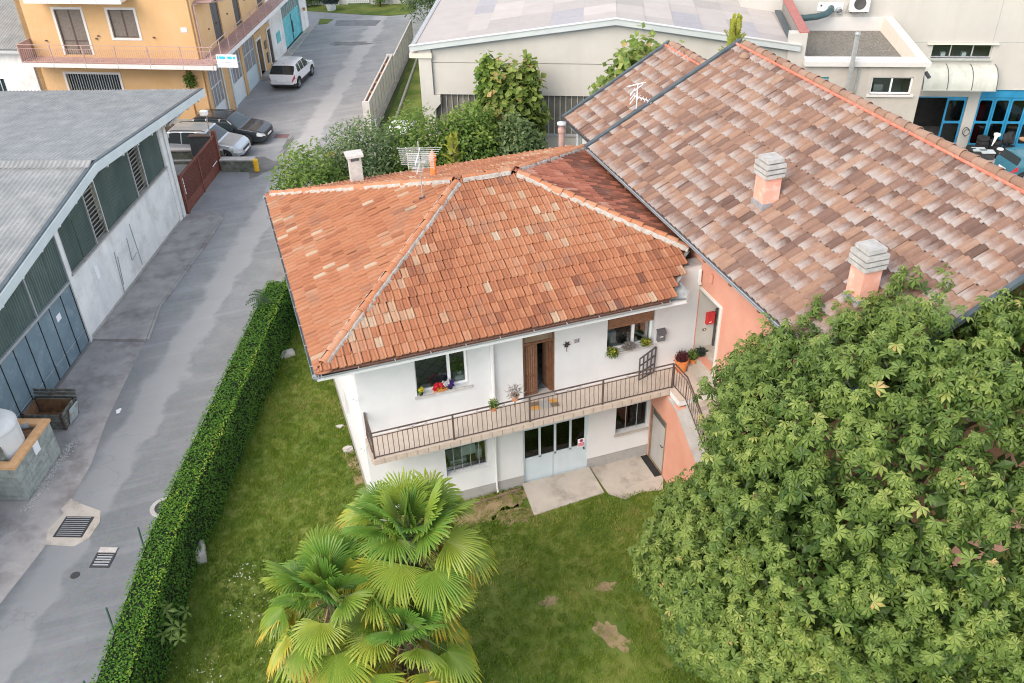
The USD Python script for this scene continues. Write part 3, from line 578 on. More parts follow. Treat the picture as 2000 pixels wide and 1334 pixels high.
# ---- gutters
mb = MB(); gutter_run(mb, (-1.1, -1.1, 6.26), (8.4, -1.1, 6.26), (0, -1, 0)); gutter_run(mb, (-1.1, 9.72, 6.26), (-1.1, -1.1, 6.26), (-1, 0, 0)); gutter_run(mb, (9.5, 9.74, 6.26), (-1.1, 9.74, 6.26), (0, 1, 0), .06)
gut = put("gutter", mb, "gutter_metal", H, 30)
for k in range(11): put("bracket", MB().box(-.9 + k * .9, -.88 + k * .9, -1.1, -.93, 6.252, 6.266), "aluminium", gut)
for k in range(11): put("bracket", MB().box(-1.1, -.93, -.6 + k * .96, -.58 + k * .96, 6.252, 6.266), "aluminium", gut)
put("valley_flashing", MB().add([(8.36, -1.0, 6.30), (8.85, -1.0, 6.22), (9.02, -.02, 6.50), (9.28, .1, 6.74), (9.62, .34, 6.80), (9.62, .62, 6.80), (9.2, .05, 6.68), (9.16, -.25, 6.60)], [(0, 1, 2), (0, 2, 7), (7, 2, 6), (2, 3, 6), (3, 4, 6), (4, 5, 6)]).box(8.85, 8.93, -1.02, -.02, 6.1, 6.42), "galvanised", H)
put("wall_coping", MB().box(8.95, 9.86, -.03, .33, 6.55, 6.585), "galvanised", H)
# downpipes
def pipe(parent, pts, r, mat, name="downpipe", clips=()):
    p = put(name, MB().tube(pts, r, 10), mat, parent, True)
    for z in clips: put("clip", MB().lathe([(r + .002, -.012), (r + .008, -.012), (r + .008, .012), (r + .002, .012)], (pts[-2][0], pts[-2][1], z), 10), "pvc_white", p)
pipe(H, [(-.9, -1.0, 6.15), (-.5, -.55, 6.0), (-.10, -.10, 5.75), (-.10, -.09, 5.5), (-.10, -.09, .1), (-.10, -.09, .02)], .055, "pvc_white", clips=(4.6, 2.9, 1.4))
pipe(H, [(3.66, -.07, 6.1), (3.66, -.07, 5.5), (3.66, -.07, 3.3)], .05, "pvc_white")
pipe(H, [(3.64, -.05, 3.0), (3.64, -.05, 1.5), (3.64, -.05, .25), (3.64, -.12, .12)], .028, "pvc_white", "thin_pipe")
pipe(H, [(9.76, -.07, 6.4), (9.76, -.07, 6.05), (9.78, -.1, 5.95)], .05, "pvc_white", "short_pipe")
# ---- upper windows
def window(parent, x0, x1, z0, z1, y, split, name="window", pane="pane"):
    w = put(name, MB().ext(ring(x0, x1, z0, z1, .055), y, y + .06).box(split - .04, split + .04, y - .008, y + .07, z0 + .055, z1 - .055), "pvc_white", parent)
    for a, b in ((x0 + .055, split - .04), (split + .04, x1 - .055)):
        put("pane", MB().box(a, b, y + .03, y + .036, z0 + .055, z1 - .055), pane, w)
    return w
window(H, 1.55, 3.0, 4.2, 5.45, .17, 2.50)
put("sill", MB().box(1.48, 3.06, -.05, .22, 4.13, 4.195), "stone_pale", H)
w = window(H, 7.05, 8.5, 4.2, 5.45, .17, 7.92)
put("open_sash", MB(Fr((8.43, .25), 118)).ext(ring(0, .5, 4.26, 5.2, .06), 0, .05), "pvc_white", w)
sh = put("roller_shutter", MB().box(7.07, 8.48, .06, .10, 4.98, 5.45), "wood_shutter", H)
for k in range(9): put("slat", MB().box(7.07, 8.48, .045, .06, 4.985 + k * .052, 5.03 + k * .052), "wood_shutter", sh)
put("sill", MB().box(6.98, 8.56, -.05, .22, 4.13, 4.195), "stone_pale", H)
put("kitchen_unit", MB().box(7.1, 7.75, .9, 1.5, 3.25, 4.25).box(7.15, 7.4, .95, 1.4, 4.25, 4.5), "door_metal", H)
put("lamp_wall", MB().lathe([(0, .05), (.04, .03), (.05, -.02), (0, -.04)], (1.27, -.05, 5.62), 8), "iron_brown", H)
# ---- entrance door
put("door_frame", MB().box(4.55, 4.60, .02, .22, 3.26, 5.48).box(5.43, 5.48, .02, .22, 3.26, 5.48).box(4.6, 5.43, .021, .22, 5.05, 5.12), "wood_brown", H)
put("blind_box", MB().box(4.6, 5.43, .06, .1, 5.12, 5.47), "weathered_wood", H)
def leaf_door(fr, name):
    d = put(name, MB(fr).ext(ring(0, .41, 3.27, 5.05, .075), 0, .05).box(.075, .335, .0, .05, 3.9, 3.97), "wood_brown", H)
    for k in range(4): put("panel", MB(fr).box(.085 + k * .064, .085 + k * .064 + .05, .006, .04, 3.36, 4.96), "wood_shutter", d)
    return d
leaf_door(Fr((4.6, .12), 0), "door")
d = leaf_door(Fr((5.43, .15), 100), "door")
put("handle", MB(Fr((5.43, .15), 100)).tube([(.36, -.02, 4.22), (.36, -.06, 4.22), (.28, -.06, 4.22)], .014, 6), "aluminium", d)
put("hall_glass", MB().box(4.95, 5.13, 1.6, 1.62, 3.9, 5.0), "pvc_white", H)
put("door_step", MB().box(4.5, 5.53, -.06, .3, 3.2, 3.262), "stone_pale", H)
# ---- balcony and landing
BY = -.97
bal = put("balcony", MB().box(.05, 9.83, BY, 0, 3.02, 3.19).box(8.62, 9.83, -1.55, BY, 3.02, 3.19), "white_plaster", H)
put("floor_finish", MB().box(.05, 9.83, BY - .01, 0, 3.19, 3.215).box(8.62, 9.83, -1.55, BY - .01, 3.19, 3.215), "balcony_floor", bal)
for k in range(29): put("edge_tile", MB().box(.052 + k * .295, .052 + k * .295 + .280, BY - .035, BY - .001, 3.05, 3.222), "edge_tile", bal)
for k in range(3): put("edge_tile", MB().box(.015, .048, BY + .02 + k * .31, BY + .31 + k * .31, 3.05, 3.222), "edge_tile", bal)
RT = 4.06; RB = 3.27; RY = BY + .04
rail = put("railing", MB().box(.09, 8.70, RY - .02, RY + .02, RT, RT + .022).box(.09, 8.70, RY - .01, RY + .01, RT - .13, RT - .112).box(.09, 8.70, RY - .012, RY + .012, RB - .02, RB)
    .box(.07, .11, RY, -.02, RT, RT + .022).box(.08, .10, RY, -.02, RT - .13, RT - .112).box(.08, .10, RY, -.02, RB - .02, RB), "iron_brown", H)
for x in (.09, 2.25, 4.40, 6.55, 8.70): put("post", MB().box(x - .022, x + .022, RY - .022, RY + .022, 3.1, RT), "iron_brown", rail)
put("post", MB().box(.07, .11, -.04, .0, 3.2, RT), "iron_brown", rail)
def bar(p, out): # belly bar
    p = np.array(p, float); o = np.array(out, float)
    pts = [p + (0, 0, RB), p + o * .035 + (0, 0, RB + .10), p + o * .03 + (0, 0, RB + .22), p + o * .004 + (0, 0, RB + .34), p + (0, 0, RT - .12)]
    put("baluster", MB().tube(pts, .0085, 4, False), "iron_brown", rail)
for k in range(1, 64):
    x = .09 + k * 8.61 / 64
    if min(abs(x - q) for q in (2.25, 4.40, 6.55)) > .03: bar((x, RY, 0), (0, -1, 0))
for k in range(1, 7): bar((.09, RY + k * .135, 0), (-1, 0, 0))
def scroll(cx):
    for s_ in (-1, 1):
        th = np.linspace(0, 2 * math.pi, 20); put("scroll", MB().tube(np.stack([cx + s_ * .2 + .2 * np.cos(th), np.full(20, RY), RT - .056 + .04 * np.sin(th) + .012 * s_ * np.cos(th)], 1), .006, 4, False), "iron_brown", rail)
for cx in (1.17, 3.3, 5.5, 7.65): scroll(cx)
# railing of the stairs
def rail_run(pts, bars):
    P = np.array(pts, float)
    for a, b in zip(P, P[1:]):
        d = b - a; put("handrail", MB().beam(a + (0, 0, .8), b + (0, 0, .8), .04, .022).beam(a + (0, 0, .68), b + (0, 0, .68), .02, .018).beam(a + (0, 0, .06), b + (0, 0, .06), .024, .02), "iron_brown", rail)
        n = max(2, int(np.linalg.norm(d) / .135))
        for k in range(n + (bars == 1)):
            q = a + d * k / n; put("baluster", MB().tube([q + (0, 0, .06), q + (0, 0, .68)], .0085 if k else .018, 4, False), "iron_brown", rail)
rail_run([(8.74, RY, 3.25), (8.76, -1.62, 3.25), (8.76, -4.2, 1.55)], 1)
# ---- stairs against the pink house
st = put("stairs", MB().ext(Polygon([(-1.55, 0), (-1.55, 3.05), (-1.9, 2.85), (-6.1, .10), (-6.1, 0)]), 8.85, 9.825, "x"), "concrete", H)
for k in range(17): put("step", MB().box(8.86, 9.82, -1.55 - .27 * (k + 1), -1.55 - .27 * k, max(.0, 2.86 - .178 * k - .1), 3.05 - .178 * k), "concrete_light", st)
sw = Polygon([(-.03, 0), (-.03, 3.0), (-1.12, 3.0), (-1.55, 2.95), (-6.1, 0.02), (-6.1, 0)]).difference(sbox(-1.08, 0, -.12, 2.06))
put("stair_wall", MB().ext(sw, 8.56, 8.84, "x"), "pink_plaster", H)
for k in range(9):
    y = -1.10 - .5 * k; z = 3.02 if k == 0 else 3.02 - (.5 * k - .35) * .645
    put("stair_coping", MB().add([(x, yy, zz) for x in (8.53, 8.87) for yy, zz in ((y, z), (y - .49, z - .49 * .645 if k else z - .09), (y, z - .05), (y - .49, z - .54 * .645 - .03 if k else z - .15))], [(0, 1, 3, 2), (4, 6, 7, 5), (0, 4, 5, 1), (2, 3, 7, 6), (0, 2, 6, 4), (1, 5, 7, 3)]), "kerb_pale", st)
gd = put("cellar_door", MB().box(8.60, 8.64, -1.05, -.15, .03, 2.03), "door_grey", H, label="grey metal door under the stairs")
put("frame", MB().ext(ring(-1.08, -.12, .0, 2.06, .05), 8.55, 8.66, "x"), "weathered_wood", gd)
put("transom", MB().box(8.595, 8.60, -1.02, -.18, 1.75, 1.98), "interior_dark", gd)
put("handle", MB().tube([(8.60, -.92, 1.02), (8.55, -.92, 1.02), (8.55, -.80, 1.02)], .014, 6), "iron_dark", gd)
# ---- ground floor
def low_window(x0, x1, n, name):
    w = put(name, MB().ext(ring(x0, x1, 1.11, 2.13, .035), .16, .2), "galvanised", H)
    for k in range(1, n): put("bar", MB().tube([(x0 + (x1 - x0) * k / n, .10, 1.13), (x0 + (x1 - x0) * k / n, .10, 2.12)], .011, 5), "galvanised", w)
    put("pane", MB().box(x0 + .035, x1 - .035, .175, .18, 1.145, 2.095), "pane", w)
low_window(2.17, 3.43, 5, "window"); low_window(7.45, 8.55, 3, "window")
put("sill", MB().box(7.40, 8.60, -.05, .16, 1.05, 1.109), "concrete_light", H)
put("sill", MB().box(2.15, 3.45, -.01, .16, 1.08, 1.109), "white_plaster", H)
g = put("garage_door", MB().box(4.52, 6.53, .05, .09, 0.0, .94).ext(ring(4.5, 6.55, 0, 2.14, .06), .03, .12), "door_metal", H)
for k in range(4):
    a = 4.58 + k * .485
    put("pane", MB().box(a, a + .42, .07, .075, 1.0, 2.06), "pane_tint", g)
    put("glazing_bar", MB().box(a + .42, a + .485, .04, .1, .94, 2.08), "door_metal", g)
put("rail", MB().box(4.56, 6.49, .04, .1, .94, 1.0), "door_metal", g); put("middle_seam", MB().box(5.44, 5.46, .044, .05, .02, .93), "gutter_metal", g)
put("handle", MB().box(6.42, 6.45, .0, .05, .84, .9), "iron_dark", g)
put("store_things", MB().box(2.75, 3.2, .55, .95, 1.25, 1.6).box(2.4, 2.9, .5, 1.0, 1.0, 1.2).box(3.2, 3.35, .4, .6, 1.1, 1.5), "plate_white", H)
put("store_things", MB().lathe([(0, 0), (.17, .02), (.2, .16), (.15, .3), (0, .34)], (8.0, .5, 1.1), 12).box(8.2, 8.45, .5, .8, 1.1, 1.7).box(7.6, 7.75, .4, .6, 1.1, 1.45), "plate_white", H)
put("workbench", MB().box(2.2, 3.4, .4, 1.1, .95, 1.02).box(7.5, 8.5, .4, 1.1, 1.0, 1.08), "weathered_wood", H)
# concrete in front
step = solo("garage_ramp", MB().add([(4.45, -.02, .12), (6.6, -.02, .12), (6.62, -1.15, .05), (4.35, -1.3, .03), (4.45, -.02, -.02), (6.6, -.02, -.02), (6.62, -1.15, -.02), (4.35, -1.3, -.02)], [(0, 3, 2, 1), (4, 5, 6, 7), (0, 4, 7, 3), (1, 2, 6, 5), (2, 3, 7, 6), (0, 1, 5, 4)]), "concrete_light", "sloping stained concrete slab in front of the garage door", "ramp")
solo("concrete_apron", MB().ext(Polygon([(6.66, -.01), (8.54, -.01), (8.54, -1.2), (8.3, -1.65), (7.7, -1.5), (7.1, -1.62), (6.72, -1.25)]), .0, .03, "z"), "concrete_light", "stained concrete slab between the garage ramp and the grey cellar door", "slab")
solo("edging_board", MB().beam((1.3, -.42, .05), (4.35, -.16, .05), .05, .09), "weathered_wood", "long narrow board lying along the foot of the white house wall", "board")
# chimneys and aerial mast
c = put("chimney", MB().box(1.74, 2.14, 8.80, 9.14, 6.2, 7.35), "stone_pale", roof)
put("chimney_cap", MB().box(1.66, 2.22, 8.72, 9.22, 7.5, 7.58).box(1.74, 1.80, 8.8, 9.14, 7.35, 7.5).box(2.08, 2.14, 8.8, 9.14, 7.35, 7.5), "stone_pale", roof)
fl = put("flue", MB().lathe([(.10, 0), (.10, .55), (.125, .56), (.125, .60), (.09, .62), (.09, .68), (.13, .69), (.0, .92)], (4.05, 6.82, 7.28), 12), "pot_orange", roof, True)
# ================================================================ the pink house
PK = based("pink_house", "salmon pink house with large weathered beige barrel tile roof", "house", (9.83, 0, 0))
EX, PEZ, RX, PRZ, Y0, Y1 = 9.30, 7.33, 14.67, 10.14, -7.25, 6.99
w = sbox(-7.0, 0, 6.8, 7.55).difference(sbox(-1.18, 3.59, -.04, 5.78))
put("wall", MB().ext(w, 9.832, 10.12, "x").ext(sbox(9.0, 0, 18.0, 6.5).intersection(sbox(10.12, 0, 18.0, 6.5)), -7.0, -6.75).ext(Polygon([(10.12, 0), (19.5, 0), (19.5, 7.6), (14.67, 10.0), (10.12, 7.6)]), 6.5, 6.8).box(19.2, 19.5, -7, 6.5, 0, 7.4), "pink_plaster", PK)
put("entrance_niche", MB().box(9.845, 10.5, -.052, -.041, 3.38, 5.775).box(10.12, 10.5, -.04, .2, 3.4, 5.78).box(10.12, 10.5, -1.4, -1.18, 3.4, 5.78).box(10.12, 10.5, -1.4, .2, 5.78, 5.9).box(10.10, 10.5, -1.18, -.04, 3.4, 3.59), "cream_plaster", PK)
put("niche_trim", MB().box(9.80, 9.85, -1.27, -1.18, 3.2, 5.87).box(9.80, 9.85, -1.179, .0, 5.78, 5.87), "trim_white", PK)
put("front_door", MB().box(10.46, 10.5, -1.18, -.12, 3.59, 5.7), "cream_plaster", PK)
put("door_gap", MB().box(10.40, 10.46, -.12, -.055, 3.6, 5.0), "interior_dark", PK)
for k in range(3): put("entrance_step", MB().box(9.50 + .28 * k, 10.11 if k < 2 else 10.46, -1.45 if k < 2 else -1.17, -.02 if k < 2 else -.05, 3.216 + .17 * k, 3.386 + .17 * k), "concrete_light", PK)
for k, y in enumerate((-.72, -2.05, -3.4, -4.7, -6.0, 5.5, 4.2)): put("rafter_end", MB().box(9.42, 9.83, y - .05, y + .05, 7.06, 7.18), "wood_shutter", PK)
put("wall_bracket", MB().lathe([(.05, 0), (.05, .22), (.02, .24)], (9.80, -.62, 6.3), 8), "pink_plaster", PK)
roof = put("roof", MB().add([(EX + .04, Y0, PEZ), (EX + .04, Y1, PEZ), (RX, Y1, PRZ), (RX, Y0, PRZ), (20.1, Y0, PEZ), (20.1, Y1, PEZ)], [(0, 3, 2, 1), (3, 4, 5, 2)])
    .box(EX + .1, 9.83, Y0, Y1, 7.16, 7.25), "roof_under", PK)
def toner_pink(r, a, s):
    return float(np.clip(.5 + r.normal(0, .22) + .25 * (meshkit.noise(np.array([a * .5, s * .5, 4.]), 2) - .5), 0, 1))
sl = math.hypot(RX - EX, PRZ - PEZ); lift = np.array([0, 0, .05])
TP = tile_face(np.array([EX + .02, Y1 - .06, PEZ]) + lift, (0, -1, 0), (RX - EX, 0, PRZ - PEZ), [(0, 0), (Y1 - Y0 - .1, 0), (Y1 - Y0 - .1, sl - .04), (0, sl - .04)], .265, .432, .50, ROLL, .030, 31, .007, toner_pink)
lay(TP, roof, "tile_beige", 300, use_along=True, skip=lambda p: p[1] < -3.0 and p[0] < 11.5)
ridge_caps((RX - .02, Y0 + .05, PRZ + .03), (RX - .02, Y1 - .05, PRZ + .03), roof, 41, .14, .43, .395, "tile_beige", "ridge_tile", .05, False, (.55, 1))
put("ridge_strip", MB().beam((RX - .19, Y0 + .05, PRZ + .045), (RX - .19, Y1 - .03, PRZ + .045), .06, .04, (-.46, 0, .88)).beam((RX + .19, Y0 + .05, PRZ + .035), (RX + .19, Y1 - .03, PRZ + .035), .07, .04), "red_strip", roof)
# verge and gutter metalwork
def slope_pt(x, y, d=0): return (x, y, PEZ + (x - EX) * (PRZ - PEZ) / (RX - EX) + d)
put("verge_flashing", MB().beam(slope_pt(EX - .05, Y1 - .02, .11), slope_pt(RX + .02, Y1 - .02, .12), .14, .10), "gutter_dark", roof)
put("verge_flashing", MB().beam(slope_pt(EX - .05, Y0 + .02, .11), slope_pt(RX, Y0 + .02, .12), .12, .10), "gutter_dark", roof)
mb = MB(); gutter_run(mb, (9.24, Y1, 7.345), (9.24, Y0, 7.345), (-1, 0, 0), .065); gp = put("gutter", mb, "gutter_metal", PK, 30)
mb = MB()
put("gutter_back", MB().box(9.35, 9.38, Y0, Y1, 7.2, 7.37), "gutter_dark", PK)
# lower roof behind
ex2, ez2, rx2, rz2, ya, yb = 9.86, 7.08, 13.9, 9.28, 6.95, 10.38
r2 = put("lower_roof", MB().add([(ex2 + .03, ya, ez2), (ex2 + .03, yb, ez2), (rx2, yb, rz2), (rx2, ya, rz2), (18.5, ya, ez2), (18.5, yb, ez2)], [(0, 3, 2, 1), (3, 4, 5, 2)]), "roof_under", PK)
TP2 = tile_face(np.array([ex2, yb - .05, ez2]) + lift, (0, -1, 0), (rx2 - ex2, 0, rz2 - ez2), [(0, 0), (yb - ya - .1, 0), (yb - ya - .1, 4.56), (0, 4.56)], .265, .432, .50, ROLL, .030, 32, .007, toner_pink)
lay(TP2, r2, "tile_beige", 0, "lower_roof_tile", True)
ridge_caps((rx2, ya + .1, rz2 + .03), (rx2, yb - .05, rz2 + .03), r2, 42, .14, .43, .395, "tile_beige", "ridge_tile", .05, False, (.55, 1))
put("ridge_strip", MB().beam((rx2 - .19, ya, rz2 + .04), (rx2 - .19, yb - .03, rz2 + .04), .06, .04, (-.46, 0, .88)), "red_strip", r2)
put("verge_flashing", MB().beam((ex2 - .06, yb, ez2 + .10), (rx2, yb, rz2 + .12), .12, .09), "gutter_dark", r2)
mb = MB(); gutter_run(mb, (9.80, yb, 7.09), (9.80, ya, 7.09), (-1, 0, 0), .065); put("gutter", mb, "gutter_dark", PK, 30)
put("rear_wall", MB().ext(Polygon([(10.3, 0), (18, 0), (18, 7.0), (13.9, 9.1), (10.3, 7.2)]), 10.0, 10.25).box(10.3, 10.55, 6.8, 10.0, 0, 7.2), "pale_render", PK)
put("downpipe", MB().tube([(9.9, 9.75, 7.0), (10.2, 9.75, 6.7), (10.22, 9.75, .2)], .06, 8), "gutter_metal", PK, True)
fl = put("flue", MB().lathe([(.11, 0), (.11, 2.35), (.14, 2.36), (.14, 2.5), (.11, 2.5), (.11, 2.62)], (9.62, 10.02, 4.4), 12), "rail_pink", PK, True)
put("flue_cap", MB().lathe([(.0, .14), (.17, .10), (.17, .02), (.0, .0)], (9.62, 10.02, 7.02), 14), "aluminium", PK, True)
# chimneys with slatted concrete heads
def chimney(x, y, zb, zt, s, lab):
    c = put("chimney", MB().box(x - s, x + s, y - s, y + s, zb - .4, zt), "pink_chimney", roof, label=lab)
    put("chimney_flashing", MB().box(x - s - .03, x + s + .03, y - s - .03, y + s + .03, zb - .4, zb + .14).add([(x - s - .45, y - s - .2, zb - .43), (x - s - .45, y + s + .2, zb - .43), (x + s + .2, y + s + .2, zb + .10), (x + s + .2, y - s - .2, zb + .10)], [(0, 3, 2, 1)]), "lead", roof)
    for k, (e, h) in enumerate(((.05, .10), (.06, .10), (.055, .10), (.0, .10))):
        z = zt + k * .135; put("chimney_slab", MB().lathe([(0, 0), ((s + e) * 1.414, 0), ((s + e) * 1.414 - .02, h), (0, h)], (0, 0, 0), 4) if False else MB().box(x - s - e, x + s + e, y - s - e, y + s + e, z, z + h), "chimney_head", roof)
    put("chimney_core", MB().box(x - s + .06, x + s - .06, y - s + .06, y + s - .06, zt, zt + .5), "iron_dark", roof)
chimney(11.22, -.52, 8.33, 9.17, .235, "taller pink chimney in the middle of the roof slope")
chimney(10.83, -5.12, 8.12, 8.98, .235, "peeling pink chimney near the tree")
put("roof_vent", MB().lathe([(.13, -.12), (.13, .10), (.17, .12), (.10, .24), (0, .26)], (14.2, 5.9, 9.95), 10), "tile_beige", roof, True, tone=.9)
# ================================================================ long warehouse on the left (RF frame: x along the lane, wall at y = 12.45)
W = based("warehouse", "long grey warehouse with corrugated roof and green translucent wall panels on the lane", "warehouse", RF.at(19.75, 12.45))
YW = 12.45; RGX, RGZ = 12.0, 6.02; FX, FZ = 23.6, 4.86; NXx, NZ = 1.2, 4.55
def roofz(x): return RGZ + (x - RGX) * ((FZ - RGZ) / (FX - RGX) if x > RGX else (NZ - RGZ) / (NXx - RGX))
pw = Polygon([(-6, 0), (19.75, 0), (19.75, roofz(19.75) - .25), (12, RGZ - .25), (-6, roofz(-6) - .25)])
for a, b, c, d in ((3.35, 9.2, -1, 2.62), (3.35, 9.2, 2.70, 9), (9.42, 19.05, 2.84, 9)): pw = pw.difference(sbox(a, c, b, d).intersection(Polygon([(-6, -1), (19.4, -1), (19.4, roofz(19.4) - .45), (12, RGZ - .45), (-6, roofz(-6) - .45)])))
put("wall", MB(RF).ext(pw, YW, YW + .28), "pale_render", W)
put("wall", MB(RF).box(19.45, 19.75, YW + .28, 32, 0, 4.6), "pale_render", W)
put("sill", MB(RF).box(9.4, 19.1, YW - .06, YW + .2, 2.78, 2.85), "concrete", W)
put("corner_post", MB(RF).box(19.1, 19.40, YW - .03, YW, 0, 4.9).box(19.52, 19.80, YW - .06, YW, 0, 4.9), "pale_render", W)
put("base_crack", MB(RF).box(9.4, 19.7, YW - .012, YW, .085, .20), "concrete", W)
def corr(mb, x0, x1, z0f, z1f, y, wave=.09, amp=.012):
    n = max(4, int((x1 - x0) / wave * 4)); xs = np.linspace(x0, x1, n + 1); v, f = [], []
    for x in xs:
        yy = y + amp * math.sin(x / wave * 2 * math.pi); v += [(x, yy, z0f(x)), (x, yy, z1f(x))]
    f = [(2 * k, 2 * k + 2, 2 * k + 3, 2 * k + 1) for k in range(n)]
    return mb.add(v, f)
top = lambda x: roofz(x) - .42
# wall lights: dark green corrugated sheets and ribbed louvres
segs = [(9.45, 11.73, "g"), (11.73, 12.72, "l"), (12.72, 15.93, "g"), (15.93, 16.96, "l"), (16.96, 19.08, "g")]
for a, b, k in segs:
    if k == "g":
        n = max(1, round((b - a) / 1.08))
        for j in range(n):
            p, q = a + (b - a) * j / n, a + (b - a) * (j + 1) / n
            put("wall_panel", corr(MB(RF), p + .01, q - .01, lambda x: 2.86, top, YW + .06), "panel_green", W, 40)
        put("post", MB(RF).box(a - .02, a + .03, YW + .0, YW + .06, 2.85, top(a)), "aluminium", W)
    else:
        for j in range(14):
            z = 2.88 + j * .17
            if z + .15 < top(b) and z + .15 < top(a): put("louvre", MB(RF).beam((a + .03, YW + .10, z + .07), (b - .03, YW + .10, z + .07), .15, .02, (0, .75, .66)), "louvre", W)
        put("post", MB(RF).box(a - .02, a + .02, YW + .0, YW + .06, 2.85, top(a)), "aluminium", W)
        put("louvre_back", MB(RF).box(a, b, YW + .2, YW + .22, 2.85, min(top(a), top(b))), "interior_dark", W)
for j in range(6):
    p = 3.36 + j * .973; put("door_light", corr(MB(RF), p + .01, p + .965, lambda x: 2.71, top, YW + .08, .14), "panel_green", W, 40)
for x in (3.36, 6.76, 9.2): put("post", MB(RF).box(x - .035, x + .035, YW + .01, YW + .09, 2.62, top(x)), "pipe_grey", W)
put("door_rail", MB(RF).box(3.35, 9.2, YW + .0, YW + .12, 2.60, 2.71), "pipe_grey", W)
xs = [3.36, 4.20, 5.02, 5.85, 6.74, 7.55, 8.42, 9.18]
for a, b in zip(xs, xs[1:]):
    d = put("folding_door", MB(RF).box(a + .012, b - .012, YW + .07, YW + .11, .04, 2.60), "door_blue", W)
    put("kick_plate", MB(RF).box(a + .05, b - .05, YW + .055, YW + .07, .06, .62), "door_blue", d)
    put("kick_edge", MB(RF).box(a + .05, b - .05, YW + .04, YW + .056, .60, .635), "pipe_grey", d)
    put("hinge_gap", MB(RF).box(b - .014, b + .014, YW + .05, YW + .072, .04, 2.6), "rubber", d)
solo("door_notice", MB(RF).ext(sbox(7.78, 1.82, 8.08, 2.06), YW + .062, YW + .068), "plate_white", "small white notice stuck on the blue folding door of the left warehouse", "sign")
solo("wall_plate", MB(RF).box(10.93, 11.18, YW - .02, YW - .0, 1.72, 2.28).box(11.0, 11.1, YW - .026, YW - .02, 2.02, 2.12), "plate_white", "small white plate fixed to the pale warehouse wall beside the blue door", "sign")
mb = MB(RF)
for x0, z0, x1, z1 in ((13.9, 1.95, 13.82, .95), (13.82, .95, 14.35, 1.05), (14.42, 2.35, 14.55, .35), (12.65, 2.0, 12.55, .75), (12.8, 1.7, 12.62, .5), (12.55, .75, 12.5, .2)): mb.beam((x0, YW - .004, z0), (x1, YW - .004, z1), .008, .05, (0, -1, 0))
put("dark_scar", mb, "pipe_grey", W)
# roof of corrugated sheets
rw = put("roof", MB(RF).add([(-8, YW - .62, roofz(-8) - .06), (RGX, YW - .62, RGZ - .06), (FX, YW - .62, FZ - .06), (FX, 40, FZ - .06), (RGX, 40, RGZ - .06), (-8, 40, roofz(-8) - .06)], [(0, 1, 4, 5), (1, 2, 3, 4)]), "asbestos", W)
def roof_sheet(x0, x1, y0, y1, mat, dz):
    n = int((y1 - y0) / .177 * 6 + .5); ys = np.linspace(y0, y1 + .06, n + 1); v = []
    for y in ys:
        h = .030 * math.sin(y / .177 * 2 * math.pi) + dz
        v += [(x0, y, roofz(x0) + h), (x1, y, roofz(x1) + h)]
    return put("roof_sheet", MB(RF).add(v, [(2 * k, 2 * k + 1, 2 * k + 3, 2 * k + 2) for k in range(n)]), mat, rw, True)
for i in range(5):
    for j in range(14):
        y0 = YW - .60 + j * 1.06; x0 = RGX + .1 + i * (FX - RGX - .1) / 5; roof_sheet(x0 - (.12 if i else 0), x0 + (FX - RGX - .1) / 5, y0, y0 + 1.06, "asbestos", .012 + (4 - i) * .006 + rng.normal(0, .002))
for i in range(5):
    for j in range(7):
        y0 = YW - .60 + j * 1.06; x0 = RGX - .1 - (i + 1) * 2.3; roof_sheet(x0, x0 + 2.3 + (.12 if i else 0), y0, y0 + 1.06, "asbestos", .012 + (4 - i) * .006)
for j in range(14):
    y0 = YW - .60 + j * 1.06; v = []
    n = 36
    for k in range(n + 1):
        y = y0 + 1.12 * k / n; h = .03 * math.sin(y / .177 * 2 * math.pi)
        v += [(RGX - .42, y, roofz(RGX - .42) + .07 + h), (RGX - .1, y, RGZ + .10 + h * .8), (RGX, y, RGZ + .145 + h * .3), (RGX + .1, y, RGZ + .10 + h * .8), (RGX + .42, y, roofz(RGX + .42) + .07 + h)]
    put("ridge_piece", MB(RF).add(v, [(5 * k + q, 5 * k + q + 1, 5 * k + q + 6, 5 * k + q + 5) for k in range(n) for q in range(4)]), "asbestos", rw, True)
put("fascia", MB(RF).ext(Polygon([(-8, roofz(-8) - .32), (RGX, RGZ - .32), (FX, FZ - .32), (FX, FZ + .02), (RGX, RGZ + .02), (-8, roofz(-8) + .02)]), YW - .72, YW - .63), "fascia_metal", W)
put("edge_flashing", MB(RF).ext(Polygon([(-8, roofz(-8) + .022), (RGX, RGZ + .022), (FX, FZ + .022), (FX, FZ + .075), (RGX, RGZ + .075), (-8, roofz(-8) + .075)]), YW - .66, YW - .52), "gutter_dark", W)
put("soffit", MB(RF).add([(-8, YW - .63, roofz(-8) - .3), (RGX, YW - .63, RGZ - .3), (FX, YW - .63, FZ - .3), (-8, YW + .2, roofz(-8) - .26), (RGX, YW + .2, RGZ - .26), (FX, YW + .2, FZ - .26)], [(0, 1, 4, 3), (1, 2, 5, 4)]), "hood_wood", W)
for x in np.arange(1.6, 23, 1.42): put("rafter_end", MB(RF).box(x - .05, x + .05, YW - .64, YW - .1, roofz(x) - .44, roofz(x) - .33), "trim_white", W)
for yy_ in (YW + 2.6, YW + 6): put("canopy_post", MB(RF).box(23.1, 23.3, yy_, yy_ + .2, 0, 4.6), "pale_render", W)
put("canopy_purlin", MB(RF).box(19.7, 23.5, YW - .35, YW - .25, 4.5, 4.62), "galvanised", W)
